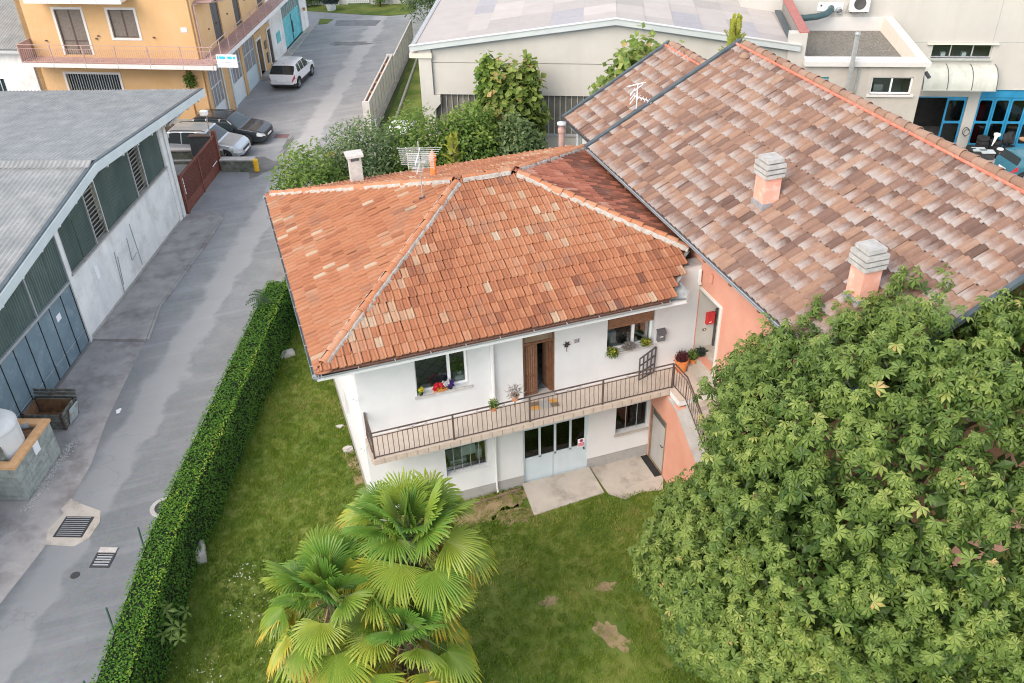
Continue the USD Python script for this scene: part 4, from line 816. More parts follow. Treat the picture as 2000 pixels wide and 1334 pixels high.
# ---- brown gate at the corner
G = based("sliding_gate", "brown steel gate of close vertical bars at the warehouse corner", "gate", RF.at(20.0, 12.42))
gy = 12.42
def gate_panel(x0, x1):
    p = put("panel", MB(RF).box(x0, x1, gy - .03, gy + .03, 1.86, 1.95).box(x0, x1, gy - .025, gy + .025, .05, .12).box(x0, x1, gy - .024, gy + .024, .52, .57), "gate_brown", G)
    put("sheet", MB(RF).box(x0 + .02, x1 - .02, gy - .008, gy + .008, .1, .53), "gate_brown", p)
    n = int((x1 - x0) / .095)
    for k in range(1, n): put("bar", MB(RF).box(x0 + (x1 - x0) * k / n - .014, x0 + (x1 - x0) * k / n + .014, gy - .014, gy + .014, .56, 1.87), "gate_brown", p)
gate_panel(20.1, 22.5); gate_panel(22.56, 25.2)
for x, w, h in ((20.06, .09, 1.98), (22.53, .05, 1.95), (25.24, .10, 2.15)): put("post", MB(RF).box(x - w, x + w, gy - w, gy + w, 0, h), "gate_brown", G)
put("spikes", MB(RF).box(24.2, 24.9, gy - .02, gy + .02, .62, .66), "plate_white", G)
for k in range(5): put("tag", MB(RF).box(20.25, 20.33, gy - .05, gy - .032, 1.62 - k * .17, 1.74 - k * .17), "plate_white", G)
t = based("lamp_post", "white lamp head on thin grey pole rising behind the brown gate", "lamp", RF.at(25.5, 12.7))
put("pole", MB(RF).tube([(25.5, 12.7, 0), (25.5, 12.7, 2.9)], .035, 8), "galvanised", t, True); put("lamp_head", MB(RF).box(25.35, 25.6, 12.6, 12.95, 2.9, 3.12), "plate_white", t); put("arm", MB(RF).box(25.47, 25.53, 12.65, 12.9, 2.86, 2.91), "galvanised", t)
# ---- low wall with railings and yellow bumper
t = based("low_wall", "low mossy stone wall with a pale coping beside the brown gate", "wall", RF.at(25.1, 11.5))
put("body", MB(RF).box(24.95, 25.3, 10.55, 12.3, 0, .62), "mossy_stone", t); put("coping", MB(RF).box(24.9, 25.35, 10.5, 12.3, .62, .69), "stone_pale", t)
put("body", MB(RF).box(26.0, 26.3, 12.45, 17, 0, .75), "mossy_stone", t); put("coping", MB(RF).box(25.95, 26.35, 12.45, 17, .75, .82), "stone_pale", t); put("coping", MB(RF).box(25.2, 25.3, 12.6, 17, .5, .56), "stone_pale", t)
t = based("yellow_bumper", "yellow plastic corner guard at the end of the low mossy wall", "bollard", RF.at(24.95, 10.45))
for k in range(4): put("block", MB(RF).lathe([(.10, .005), (.13, .03), (.13, .14), (.10, .165), (.0, .165), (0, .005), (.10, .005)], (24.95, 10.42, .04 + k * .165), 10), "bollard_yellow", t, 40)
t = based("notice_cabinet", "dark grey flat box cabinet standing behind the brown gate before the silver car", "cabinet", RF.at(25.9, 13.2))
put("body", MB(RF).box(25.75, 26.05, 12.75, 14.0, .55, 1.62), "bin_dark", t); put("lid", MB(RF).box(25.72, 26.08, 12.72, 14.03, 1.62, 1.66), "iron_brown", t)
for y in (12.9, 13.85): put("leg", MB(RF).box(25.86, 25.94, y - .04, y + .04, 0, .55), "iron_dark", t)
# ---- block enclosure with the tank
t = based("block_enclosure", "low concrete block enclosure with orange wooden coping at the left edge", "wall", RF.at(1.8, 10.75))
for r_ in range(7):
    z = .02 + r_ * .18; off = .2 if r_ % 2 else 0
    x = .72
    while x < 2.9:
        x1 = min(2.92, x + (.4 if x > .73 or not off else .2)); put("block", MB(RF).box(x + .004, x1 - .004, 10.70 + rng.normal(0, .003), 10.9, z + .004, z + .176), "block_wall", t, tone=None); x = x1
    y = 10.9
    while y < 12.9:
        put("block", MB(RF).box(.72 + rng.normal(0, .003), .92, y + .004, y + .396, z + .004, z + .176), "block_wall", t)
        if y < 12.4: put("block", MB(RF).box(2.72, 2.92 + rng.normal(0, .003), y + .004, min(y + .396, 12.4), z + .004, z + .176), "block_wall", t)
        y += .4
put("mortar_core", MB(RF).box(.74, 2.90, 10.72, 10.88, 0, 1.27).box(.74, .9, 10.88, 13.2, 0, 1.27).box(2.74, 2.9, 10.88, 12.4, 0, 1.27), "concrete", t)
put("coping", MB(RF).box(.68, 2.96, 10.66, 10.94, 1.29, 1.38), "coping_orange", t); put("coping", MB(RF).box(.68, .96, 10.94, 13.2, 1.29, 1.379), "coping_orange", t); put("coping", MB(RF).box(2.68, 2.96, 10.94, 12.4, 1.29, 1.379), "coping_orange", t)
put("inner_board", MB(RF).box(2.3, 2.7, 11.0, 12.4, 1.15, 1.2), "crate_inside", t)
solo("wall_notice", MB(RF).box(1.75, 2.05, 10.66, 10.69, .92, 1.28), "plate_white", "white square notice on the front of the block enclosure", "sign")
t = based("storage_tank", "tall white round plastic tank standing inside the block enclosure", "tank", RF.at(1.55, 11.75))
put("body", MB(RF).lathe([(.74, 0), (.76, .1), (.76, 1.95), (.74, 2.0), (.77, 2.02), (.77, 2.10), (.72, 2.16), (.60, 2.28), (.3, 2.36), (.16, 2.38), (.16, 2.5), (0, 2.5)], (1.72, 11.72, .02), 32), "tank_white", t, True)
put("strap", MB(RF).box(1.4, 2.0, 11.7, 11.74, 2.4, 2.43), "coping_orange", t)
solo("drain_pipe", MB(RF).lathe([(.09, 0), (.09, .9), (.075, .9), (.075, 0)], (2.55, 12.1, 1.2), 12, axis=(.2, -1, .12)), "pipe_grey", "grey open pipe end lying across the corner of the block enclosure", "pipe", smooth=True)
solo("leaning_board", MB(RF).beam((1.0, 11.1, .9), (1.12, 11.25, 1.75), .16, .05), "crate_wood", "dark board leaning inside the block enclosure", "board")
# ---- wooden crate
t = based("wooden_crate", "weathered open wooden crate with its lid folded back before the blue door", "crate", RF.at(4.5, 11.7))
x0, x1, y0, y1, hh = 4.05, 4.98, 11.05, 12.4, .62
for k in range(4):
    z = .05 + k * .145
    put("plank", MB(RF).box(x0, x0 + .035, y0, y1, z, z + .135), "crate_wood", t); put("plank", MB(RF).box(x1 - .035, x1, y0, y1, z, z + .135), "crate_wood", t)
    put("plank", MB(RF).box(x0 + .036, x1 - .036, y0, y0 + .035, z, z + .135), "crate_wood", t); put("plank", MB(RF).box(x0 + .036, x1 - .036, y1 - .035, y1, z, z + .135), "crate_wood", t)
for k in range(6): put("plank", MB(RF).box(x0 + .04, x1 - .04, y0 + .06 + k * .21, y0 + .25 + k * .21, .03, .055), "crate_inside", t)
put("lining", MB(RF).box(x0 + .036, x0 + .045, y0 + .04, y1 - .04, .06, .6).box(x1 - .045, x1 - .036, y0 + .04, y1 - .04, .06, .6).box(x0 + .045, x1 - .045, y0 + .036, y0 + .045, .06, .6).box(x0 + .045, x1 - .045, y1 - .045, y1 - .036, .06, .6), "crate_inside", t)
for x, y in ((x0, y0), (x0, y1 - .07), (x1 - .07, y0), (x1 - .07, y1 - .07)): put("corner_post", MB(RF).box(x - .02, x + .07, y - .02, y + .08, 0, hh), "iron_brown", t)
for k in range(5): put("lid_plank", MB(RF).beam((x1 + .04 + k * .03, y0 - .05, .35 + k * .12), (x1 + .04 + k * .03, y1 + .05, .35 + k * .12), .03, .115, (-.2, 0, 1)), "crate_wood", t)
put("skid", MB(RF).box(x0 + .05, x1 - .05, y0 + .15, y0 + .25, 0, .05).box(x0 + .05, x1 - .05, y1 - .25, y1 - .15, 0, .05), "crate_wood", t)
solo("crate_panel", MB(RF).beam((x0 + .25, y0 - .10, .34), (x0 + .78, y0 - .12, .34), .03, .6, (0, -.25, 1)), "rust_panel", "flaking pale panel leaning on the near end of the wooden crate", "panel")
solo("wall_block", MB(RF).ext(Polygon([(-1.5, 10.95), (-.5, 10.95), (-.5, 12.4), (-1.5, 12.4)]), 0, .9, "z"), "pale_render", "corner of a pale block at the left edge below the enclosure", "block")
mb = MB(RF); r9 = np.random.default_rng(9)
for k in range(420):
    x, y = r9.uniform(.3, 3.4), 10.55 + r9.normal(0, .07); s_ = r9.uniform(.008, .022); mb.box(x - s_, x + s_, y - s_, y + s_, .0, s_ * 1.2)
solo("gravel", mb, "stone_pale", "strip of loose pale gravel along the foot of the block enclosure", "gravel", kind="stuff")
# ================================================================ yellow building with shop front on the lane
YC = (-2.2, 34.1); YL = Fr(YC, -26.5); YR = Fr(YC, 67.5)
Y = based("yellow_building", "yellow two-storey building with white-edged balconies and garage doors on the lane", "building", (YC[0], YC[1], 0))
hl = [(-8.0, -6.42, 4.2, 6.68), (-4.86, -3.34, 5.18, 6.68), (-8.43, -5.2, 2.1, 3.12)]
p = sbox(-10.15, 0, 0, 9.5)
for a, b, c, d in hl: p = p.difference(sbox(a, c, b, d))
put("wall", MB(YL).ext(p, 0, .3), "yellow_plaster", Y)
hr = [(.25, 2.35, 0, 3.35), (3.55, 5.9, 0, 3.2), (6.35, 8.75, 0, 3.2), (9.02, 9.9, 0.25, 2.4), (11.45, 12.1, .25, 2.45), (15.2, 19.75, .1, 4.0), (2.6, 3.9, 4.1, 7.2), (6.2, 7.3, 4.1, 7.2), (10.6, 11.7, 4.1, 7.2)]
p = sbox(.3, 0, 12.2, 9.5)
for a, b, c, d in hr: p = p.difference(sbox(a, c, b, d))
put("wall", MB(YR).ext(p, 0, .3), "yellow_plaster", Y)
p = sbox(12.2, 0, 21.6, 9.5)
for a, b, c, d in hr: p = p.difference(sbox(a, c, b, d))
put("wall", MB(YR).ext(p, 0, .3), "pale_render", Y, label="pale grey end of the wall along the lane")
put("wall", MB(YL).ext(sbox(0, 0, 9, 9.5), -10.15, -9.85, "x"), "yellow_plaster", Y)
put("wall", MB(YR).box(21.3, 21.6, .3, 9, 0, 9.5), "pale_render", Y)
put("floor", MB(YL).box(-9.8, -.5, .35, 8, 3.85, 4.0), "interior_dark", Y)
put("roof", MB(YL).box(-10.6, 1.0, -.6, 9, 9.5, 9.7), "terracotta", Y)
put("base_band", MB(YL).box(-10.15, 0, -.02, 0, 0, .6), "concrete", Y)
def shutters(fr, x0, x1, z0, z1, lower, mat="shutter_brown", y=.10):
    w = put("window", MB(fr).ext(ring(x0, x1, z0, z1, .06), y - .02, y + .06), "shutter_dark", Y)
    m = (x0 + x1) / 2
    for a, b in ((x0 + .06, m - .05), (m + .05, x1 - .06)):
        put("shutter", MB(fr).box(a, b, y + .0, y + .03, z0 + .06, z1 - .06), mat, w)
    put("centre_post", MB(fr).box(m - .05, m + .05, y - .01, y + .05, z0, z1), "iron_brown", w)
    if lower: put("cross_rail", MB(fr).box(x0 + .05, x1 - .05, y - .01, y + .04, z0 + lower - .03, z0 + lower + .03), "iron_brown", w)
    return w
def surround(fr, x0, x1, z0, z1, k=.13, bottom=True):
    q = sbox(x0 - k, z0 - (k if bottom else 0), x1 + k, z1 + k).difference(sbox(x0, z0 - (.0 if bottom else .01), x1, z1))
    put("surround", MB(fr).ext(q, -.03, .02), "trim_white", Y)
shutters(YL, -8.0, -6.42, 4.2, 6.68, .75); surround(YL, -8.0, -6.42, 4.2, 6.68, bottom=False)
shutters(YL, -4.86, -3.34, 5.18, 6.68, 0); surround(YL, -4.86, -3.34, 5.18, 6.68)
surround(YL, -8.43, -5.2, 2.1, 3.12)
g = put("grille_window", MB(YL).box(-8.43, -5.2, .22, .25, 2.1, 3.12), "car_glass", Y)
for k in range(21): put("bar", MB(YL).box(-8.36 + k * .155, -8.33 + k * .155, .05, .09, 2.1, 3.12), "aluminium" if k % 4 == 0 else "pipe_grey", g)
for a, z in ((2.6, 4.1), (6.2, 4.1), (10.6, 4.1)): shutters(YR, a, a + (1.3 if a < 3 else 1.1), z, 7.2, .95, "shutter_dark")
for x in (1.75, 3.05, 4.95, 8.2): put("wall_hook", MB(YR).box(x - .04, x + .04, -.08, 0, 5.2, 5.26), "iron_brown", Y)
for x, z in ((-8.95, 4.95), (-5.75, 5.25), (-5.9, 5.1), (-2.5, 5.2), (-6.1, 7.1)): put("wall_hook", MB(YL).box(x - .05, x + .05, -.10, 0, z, z + .06), "iron_brown", Y)
put("wall_plate", MB(YL).box(-.86, -.5, -.015, 0, 5.52, 5.78), "pale_blue_paint", Y)
put("downpipe", MB(YL).tube([(-.16, -.08, 9.4), (-.16, -.08, 4.1)], .055, 8).tube([(-.16, -.08, 3.8), (-.16, -.08, .1)], .055, 8), "yellow_plaster", Y, True)
put("downpipe", MB(YL).tube([(-1.1, -.06, 3.8), (-1.1, -.06, .1)], .04, 8), "coping_orange", Y, True)
put("downpipe", MB(YR).tube([(.15, -.08, 6.9), (.15, -.08, 4.1)], .055, 8).tube([(.15, -.1, 6.95), (2.35, -.95, 6.62)], .04, 8), "rail_pink", Y, True)
# balcony that wraps the corner
def corner(oL, oR):  # meeting point of the offset edges
    a = YL([0, -oL, 0]); da = YL([1, -oL, 0]) - a; b = YR([0, -oR, 0]); db = YR([1, -oR, 0]) - b
    t = np.linalg.solve(np.stack([da[:2], -db[:2]], 1), (b - a)[:2]); return (a + da * t[0])[:2]
cL = YL([-10.0, -1.2, 0])[:2]; cW = YL([-10.0, 0, 0])[:2]; cc = corner(1.2, 1.1); cR = YR([21.6, -1.1, 0])[:2]; cRW = YR([21.6, 0, 0])[:2]; c0 = np.array(YC)
bal = put("balcony", MB().ext(Polygon([cL, cc, cR, cRW, c0, cW]), 3.88, 4.04, "z"), "cream_trim", Y)
put("balcony_floor", MB().ext(Polygon([cL, cc, cR, cRW, c0, cW]), 4.044, 4.075, "z"), "balcony_tile", bal)
xl = np.linspace(-10.0, 1.33, 7)
for a, b in zip(xl, xl[1:]): put("edge_panel", MB(YL).box(a + .012, b - .012, -1.235, -1.202, 3.86, 4.09), "trim_white", bal)
xr = np.linspace(-1.3, 21.6, 17)
for a, b in zip(xr, xr[1:]): put("edge_panel", MB(YR).box(a + .012, b - .012, -1.135, -1.102, 3.86, 4.09), "trim_white", bal)
put("soffit", MB().ext(Polygon([cL, cc, cR, cRW, c0, cW]).buffer(-.02), 3.84, 3.878, "z"), "yellow_plaster", bal)
rl = put("railing", MB(YL).box(-10.0, 1.3, -1.19, -1.15, 5.06, 5.09).box(-10.0, 1.3, -1.18, -1.16, 4.86, 4.88).box(-10.0, 1.3, -1.18, -1.16, 4.15, 4.17).box(-10.0, -9.96, -1.17, 0, 5.06, 5.09).box(-10.0, -9.96, -1.17, 0, 4.16, 4.18), "rail_pink", Y)
put("railing_side", MB(YL).box(-10.0, -9.97, -1.15, -.02, 4.1, 5.05), "balcony_tile", Y, label="closed brown end panel of the balcony")
for x in xl[:-1]: put("post", MB(YL).box(x - .025, x + .025, -1.2, -1.15, 3.9, 5.08), "rail_pink", rl)
for k in range(92): put("bar", MB(YL).box(-9.95 + k * .122, -9.935 + k * .122, -1.178, -1.162, 4.16, 4.87), "rail_pink", rl)
put("rail", MB(YR).box(-1.3, 21.6, -1.08, -1.04, 5.06, 5.09).box(-1.3, 21.6, -1.07, -1.05, 4.15, 4.17), "rail_pink", rl)
for x in xr: put("post", MB(YR).box(x - .02, x + .02, -1.09, -1.05, 3.9, 5.08), "rail_pink", rl)
up = put("upper_balcony", MB(YL).box(-8.75, -3.2, -1.2, 0, 7.34, 7.5), "cream_trim", Y)
for k in range(4): put("edge_panel", MB(YL).box(-8.75 + k * 1.39, -8.75 + k * 1.39 + 1.37, -1.24, -1.202, 7.28, 7.55), "trim_white", up)
put("upper_floor", MB(YL).box(-8.7, -3.25, -1.18, 0, 7.5, 7.53), "balcony_tile", up)
put("side_awning", MB(YR).box(.4, 2.5, -1.0, 0, 6.98, 7.04), "balcony_tile", Y)
# doors along the lane
def garage(x0, x1, zt, rows, cols, zg, mat, y=.10, fr=YR):
    d = put("garage_door", MB(fr).box(x0, x1, y, y + .05, 0, zg).ext(ring(x0, x1, 0, zt, .06), y - .03, y + .06), mat, Y)
    for i in range(cols):
        for j in range(rows):
            a = x0 + .06 + (x1 - x0 - .12) * i / cols; b = x0 + .06 + (x1 - x0 - .12) * (i + 1) / cols; c = zg + (zt - .06 - zg) * j / rows; e = zg + (zt - .06 - zg) * (j + 1) / rows
            put("pane", MB(fr).box(a + .025, b - .025, y + .015, y + .025, c + .025, e - .025), "pane_grey", d)
            put("bar", MB(fr).box(b - .025, b + .025, y - .01, y + .05, c, e).box(a, b, y - .009, y + .049, e - .025, e + .025), mat, d)
    return d
garage(.25, 2.35, 3.35, 2, 4, 1.05, "white_gate"); garage(3.75, 5.9, 3.2, 2, 4, 1.25, "white_gate")
put("door_jamb", MB(YR).box(3.5, 3.75, -.05, .3, 0, 3.3).box(2.36, 2.5, -.03, .3, 0, 3.3), "pale_blue_paint", Y)
put("dark_workshop", MB(YR).box(2.5, 3.5, 3.0, 3.1, 0, 3.3).box(2.4, 2.5, .3, 3.0, 0, 3.3).box(6.3, 8.8, 4.0, 4.1, 0, 3.3), "interior_dark", Y)
garage(6.35, 8.75, 3.2, 2, 3, 1.15, "pale_blue_paint")
for x0, x1, z1 in ((9.02, 9.9, 2.4), (11.45, 12.1, 2.45)):
    d = put("door", MB(YR).box(x0, x1, .2, .24, .25, z1), "shutter_dark", Y); put("door_surround", MB(YR).ext(sbox(x0 - .16, .1, x1 + .16, z1 + .16).difference(sbox(x0, .1, x1, z1)), -.04, .2), "trim_white", Y)
    put("doorstep", MB(YR).box(x0 - .2, x1 + .2, -.55, .2, 0, .25), "concrete", Y)
put("letter_box", MB(YR).box(10.55, 10.95, -.06, 0, 1.5, 2.0), "weathered_wood", Y); put("letter_box", MB(YR).box(10.7, 10.95, -.05, 0, .55, 1.2), "gutter_dark", Y)
put("vent_grille", MB(YR).box(9.0, 10.1, -.04, 0, 2.95, 3.15), "gutter_dark", Y); put("vent_grille", MB(YR).box(11.4, 12.3, -.04, 0, 2.9, 3.3), "pipe_grey", Y)
put("meter_door", MB(YR).box(13.3, 14.15, -.03, 0, 1.05, 1.75), "teal_paint", Y)
d = garage(15.2, 19.75, 4.0, 2, 9, 2.05, "teal_paint")
put("door_seam", MB(YR).box(17.45, 17.5, .06, .1, .1, 2.05), "gutter_dark", d); put("door_sill", MB(YR).box(15.0, 20, -.12, .1, 0, .1), "kerb_pale", Y); put("handle", MB(YR).box(17.55, 17.62, .03, .09, .7, 1.5), "gutter_dark", d)
struct("pavement", MB(YR).ext(Polygon([(9.0, -.02), (21.8, -.02), (21.8, -.45), (14, -.6), (9.0, -.75)]), -.01, .06, "z"), "concrete")
# shop sign on the balcony corner
s = based("shop_sign", "white and blue shop sign board hanging at the corner of the yellow building balcony", "sign", YL([2.0, -1.25, 4.0]))
sx0, sx1, sz0, sz1, sy = 1.45, 2.57, 4.04, 4.70, -1.25
put("board", MB(YL).box(sx0, sx1, sy, sy + .10, sz0, sz1), "plate_white", s)
for a, b in ((sx0 + .04, sx0 + .13), (sx0 + .17, sx0 + .50), (sx0 + .62, sx0 + .88), (sx0 + .93, sx1 - .04)): put("band", MB(YL).box(a, b, sy - .006, sy - .001, sz1 - .22, sz1 - .06), "sign_cyan", s)
def text_on(fr, txt, x, y, z, h, mat, parent, name="lettering", face=-1, width=None):
    m = meshkit.text_mesh(txt, h, .004); v = np.array(m.vertices)
    if width: v[:, 0] *= width / v[:, 0].max()
    return put(name, MB(fr).add(np.stack([x + v[:, 0], y - v[:, 2], z + v[:, 1]], 1), m.faces), mat, parent)
text_on(YL, "sikkens", sx0 + .26, sy - .002, sz0 + .22, .11, "letter_grey", s, width=.62)
put("bracket", MB(YL).box(sx0 - .2, sx0, sy + .03, sy + .06, sz1 - .2, sz1 - .17).box(sx0 - .2, sx0, sy + .03, sy + .06, sz0 + .1, sz0 + .13), "iron_brown", s)
for k in range(3): solo("flower_pot", MB(YR).lathe([(0, 0), (.09, 0), (.12, .2), (0, .2)], (20.15, -.2, 1.55), 10), "terracotta", "small plant pot fixed to the wall beside the turquoise gate", "flower pot") if k == 0 else None
# ================================================================ grey neighbour left of the yellow building
NB = based("grey_shed", "pale rendered shed with corrugated grey roof left of the yellow building", "shed", YL([-12, 0, 0]))
put("wall", MB(YL).ext(wall_poly(-22, -10.25, 0, 4.45, [(-13.6, -12.3, 1.9, 2.75)]), -.05, .2), "pale_render", NB)
put("window", MB(YL).box(-13.6, -12.3, .05, .08, 1.9, 2.75), "car_glass", NB)
for k in range(5): put("bar", MB(YL).box(-13.5 + k * .28, -13.46 + k * .28, -.02, .02, 1.9, 2.75), "pale_blue_paint", NB)
rr = put("roof", MB(YL).add([(-22, -.35, 4.5), (-10.2, -.35, 4.5), (-10.2, 7.5, 7.1), (-22, 7.5, 7.1)], [(0, 1, 2, 3)]), "asbestos", NB)
for j in range(11):
    a = -10.2 - (j + 1) * 1.05; v = []; n = 36
    for k in range(n + 1):
        x = a + 1.1 * k / n; h = .03 * math.sin(x / .177 * 2 * math.pi) + .05
        v += [(x, -.38, 4.5 + h), (x, 7.5, 7.1 + h)]
    put("roof_sheet", MB(YL).add(v, [(2 * k, 2 * k + 2, 2 * k + 3, 2 * k + 1) for k in range(n)]), "asbestos", rr, True)
put("gutter", MB(YL).box(-22, -10.2, -.5, -.36, 4.36, 4.5), "aluminium", NB)
put("verge", MB(YL).beam((-10.2, -.38, 4.56), (-10.2, 7.5, 7.17), .06, .14), "rail_pink", NB)
# ================================================================ pale industrial hall behind
WB = (7.3, 22.49); F2 = Fr(WB, -25.5)
IH = based("industrial_hall", "cream concrete industrial hall with low gabled sheet roof behind the courtyard", "hall", (WB[0], WB[1], 0))
AX, AZ, EZ2, XR = 9.16, 7.86, 6.62, 17.25; DEP = 30.0; SH = math.tan(R_(66.6 - 64.5))
def g2(x): return AZ - abs(x - AX) * (AZ - EZ2) / AX
put("pillar", MB(F2).ext(Polygon([(.1, 0), (.72, 0), (.72, 3.8), (1.0, 4.1), (1.0, 4.5), (.70, 4.5), (.70, g2(.7)), (.1, g2(.1))]), -.12, .4), "cream_plaster", IH)
put("pillar", MB(F2).ext(Polygon([(16.75, 0), (17.5, 0), (17.5, 7.5), (16.75, 7.5)]), -.12, .4), "cream_plaster", IH)
def gable(z0, z1f, x0=.72, x1=16.75):
    xs = [x0, AX, x1]; return Polygon([(x0, z0), (x1, z0)] + [(x, z1f(x)) for x in xs[::-1]])
put("wall_panel", MB(F2).ext(gable(6.04, g2), 0, .25), "cream_plaster", IH)
put("wall_panel", MB(F2).ext(sbox(.72, 4.52, 16.75, 6.01), .02, .25), "cream_plaster", IH)
put("wall_panel", MB(F2).ext(sbox(.72, 0, 16.75, 2.56), .0, .25), "cream_plaster", IH)
wn = put("window_band", MB(F2).box(.72, 16.75, .20, .24, 2.56, 4.52), "louvre_glass", IH)
put("window_sill", MB(F2).box(.72, 16.75, -.05, .2, 2.54, 2.60), "kerb_pale", IH)
for k in range(58): put("mullion", MB(F2).box(.95 + k * .272, .985 + k * .272, .15, .20, 2.6, 4.5), "aluminium", wn)
put("wall", MB(F2).box(.1, .35, .4, DEP, 0, 6.5).box(17.2, 17.5, .4, DEP, 0, 7.45), "cream_plaster", IH)
put("fascia", MB(F2).ext(Polygon([(-.25, EZ2 - .02), (AX, AZ + .0), (XR, g2(XR)), (XR, g2(XR) + .24), (AX, AZ + .24), (-.25, EZ2 + .20)]), -.28, -.14), "fascia_metal", IH)
put("fascia_edge", MB(F2).ext(Polygon([(-.27, EZ2 + .205), (AX, AZ + .245), (XR + .02, g2(XR) + .245), (XR + .02, g2(XR) + .28), (AX, AZ + .28), (-.27, EZ2 + .24)]), -.31, -.08), "aluminium", IH)
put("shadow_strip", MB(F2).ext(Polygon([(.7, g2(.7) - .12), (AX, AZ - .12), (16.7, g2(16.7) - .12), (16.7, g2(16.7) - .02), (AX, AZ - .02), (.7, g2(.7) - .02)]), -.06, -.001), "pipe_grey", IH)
put("gutter_end", MB(F2).box(-.3, .75, -.2, .3, 6.28, 6.5), "cream_trim", IH)
rf = put("roof", MB(F2).add([(-.2, -.1, EZ2 + .1), (AX, -.1, AZ + .1), (XR, -.1, g2(XR) + .1), (XR - SH * DEP, DEP, g2(XR) + .1), (AX - SH * DEP, DEP, AZ + .1), (-.2 - SH * DEP, DEP, EZ2 + .1)], [(0, 1, 4, 5), (1, 2, 3, 4)]), "fibre_sheet", IH, tone=.6)
r6 = np.random.default_rng(66)
for side in (0, 1):
    n = 6
    for i in range(n):
        xa, xb = (.15 + (AX - .15) * i / n, .15 + (AX - .15) * (i + 1) / n) if side == 0 else (AX + (XR - .4 - AX) * i / n, AX + (XR - .4 - AX) * (i + 1) / n)
        for j in range(20):
            y0 = -.05 + j * 1.5; y1 = y0 + 1.49
            sky_ = (i in (1, 4) if side == 0 else i in (2, 4)) and j % 3 != 2 and j < 12
            tone = (.05 + .1 * r6.random()) if sky_ and (i + j // 3) % 2 == 0 else .35 + .65 * r6.random()
            o = SH * y0; d = .115 + (i if side == 0 else n - i) * .004
            put("roof_sheet", MB(F2).add([(xa + .01 - o, y0, g2(xa) + d), (xb + .04 - o, y0, g2(xb) + d + .012), (xb + .04 - o - SH * 1.5, y1, g2(xb) + d + .012), (xa + .01 - o - SH * 1.5, y1, g2(xa) + d),
                (xa + .01 - o, y0, g2(xa) + d - .02), (xb + .04 - o, y0, g2(xb) + d - .02)], [(0, 1, 2, 3), (4, 5, 1, 0)]), "fibre_sheet", rf, tone=tone)
mb = MB()
for a, b in zip((0, 1), (1, 2)): pass
g0, g1 = F2([-.28, -.2, EZ2 + .16]), F2([-.28 - SH * DEP, DEP, EZ2 + .16]); o_ = F2([-1, 0, 0]) - F2([0, 0, 0])
gutter_run(mb, g0, g1, o_, .10); put("gutter", mb, "aluminium", IH, 30)
put("gutter_inner", MB(F2).box(-.14, .16, -.05, .5, EZ2 + .05, EZ2 + .1), "gutter_dark", IH)
# red-capped parapet on its right
pa = put("parapet", MB(F2).box(17.2, 17.5, -.1, DEP, 6.8, 7.52), "cream_plaster", IH)
for k in range(14): put("parapet_cap", MB(F2).box(17.14, 17.56, -.1 + k * 1.15, 1.04 + k * 1.15, 7.52, 7.57), "red_brick_cap", pa)
put("roof_gutter", MB(F2).box(16.85, 17.15, -.1, DEP, g2(16.9) + .15, g2(16.9) + .19), "gutter_dark", IH)
# ================================================================ workshop and its annex
WKF = Fr((34.4, 16.15), -24.5)
WK = based("workshop", "pale workshop building with bright blue glazed folding doors and curved canopy", "building", WKF.at(0, 0))
p = sbox(-12, 0, 14, 11)
for a, b, c, d in ((-2.7, -.12, 0, 2.72), (.44, 4.6, 0, 3.1), (-2.44, .42, 4.68, 5.36)): p = p.difference(sbox(a, c, b, d))
put("wall", MB(WKF).ext(p, 0, .3), "cream_plaster", WK)
for x in (-6.1, .34, 6.3): put("panel_joint", MB(WKF).box(x - .012, x + .012, -.003, .0, 5.45, 11), "pipe_grey", WK)
put("panel_joint", MB(WKF).box(-4.6, 14, -.003, 0, 5.44, 5.465), "pipe_grey", WK)
put("roof", MB(WKF).box(-12, 14, .3, 16, 10.7, 11), "gravel_roof", WK)
put("wall", MB(WKF).box(-12, -11.7, .3, 16, 0, 10.7).box(13.7, 14, .3, 16, 0, 10.7), "cream_plaster", WK)
put("floor", MB(WKF).box(-5, 6, .3, 8, 4.3, 4.5), "interior_pale", WK); put("back_room", MB(WKF).box(-5, 6, 5, 5.1, 0, 8), "interior_dark", WK)
wd = put("window", MB(WKF).ext(ring(-2.44, .42, 4.68, 5.36, .05), .10, .18).box(-1.55, -1.5, .1, .17, 4.7, 5.3).box(-.5, -.45, .1, .17, 4.7, 5.3), "aluminium", WK)
put("pane", MB(WKF).box(-2.4, .38, .14, .145, 4.72, 5.32), "pane", wd)
put("lintel", MB(WKF).box(-2.75, .62, -.12, .0, 5.36, 5.44), "cream_trim", WK); put("window_sill", MB(WKF).box(-2.5, .45, -.15, .1, 4.6, 4.68), "aluminium", WK)
put("window_things", MB(WKF).box(-1.9, -1.7, .2, .4, 4.72, 4.9).box(-.9, -.7, .2, .4, 4.72, 4.9), "plate_white", WK)
th = np.linspace(0, math.pi / 2, 9); v = []
for x in (-2.8, .72): v += [(x, -.95 * math.sin(t), 3.38 + 1.0 * math.cos(t) ** .9) for t in th]
cp = put("canopy", MB(WKF).add(v, [(k, k + 1, 9 + k + 1, 9 + k) for k in range(8)]), "canopy_sheet", WK, True)
for x in (-2.8, -1.62, -.45, .72): put("canopy_rib", MB(WKF).tube([(x, -.96 * math.sin(t), 3.385 + 1.01 * math.cos(t) ** .9) for t in th], .018, 5), "gutter_dark", cp)
put("canopy_edge", MB(WKF).box(-2.82, .74, -.97, -.94, 3.33, 3.39), "aluminium", cp)
def rr(x0, x1, z0, z1, r=.09): return sbox(x0 + r, z0 + r, x1 - r, z1 - r).buffer(r, quad_segs=4)
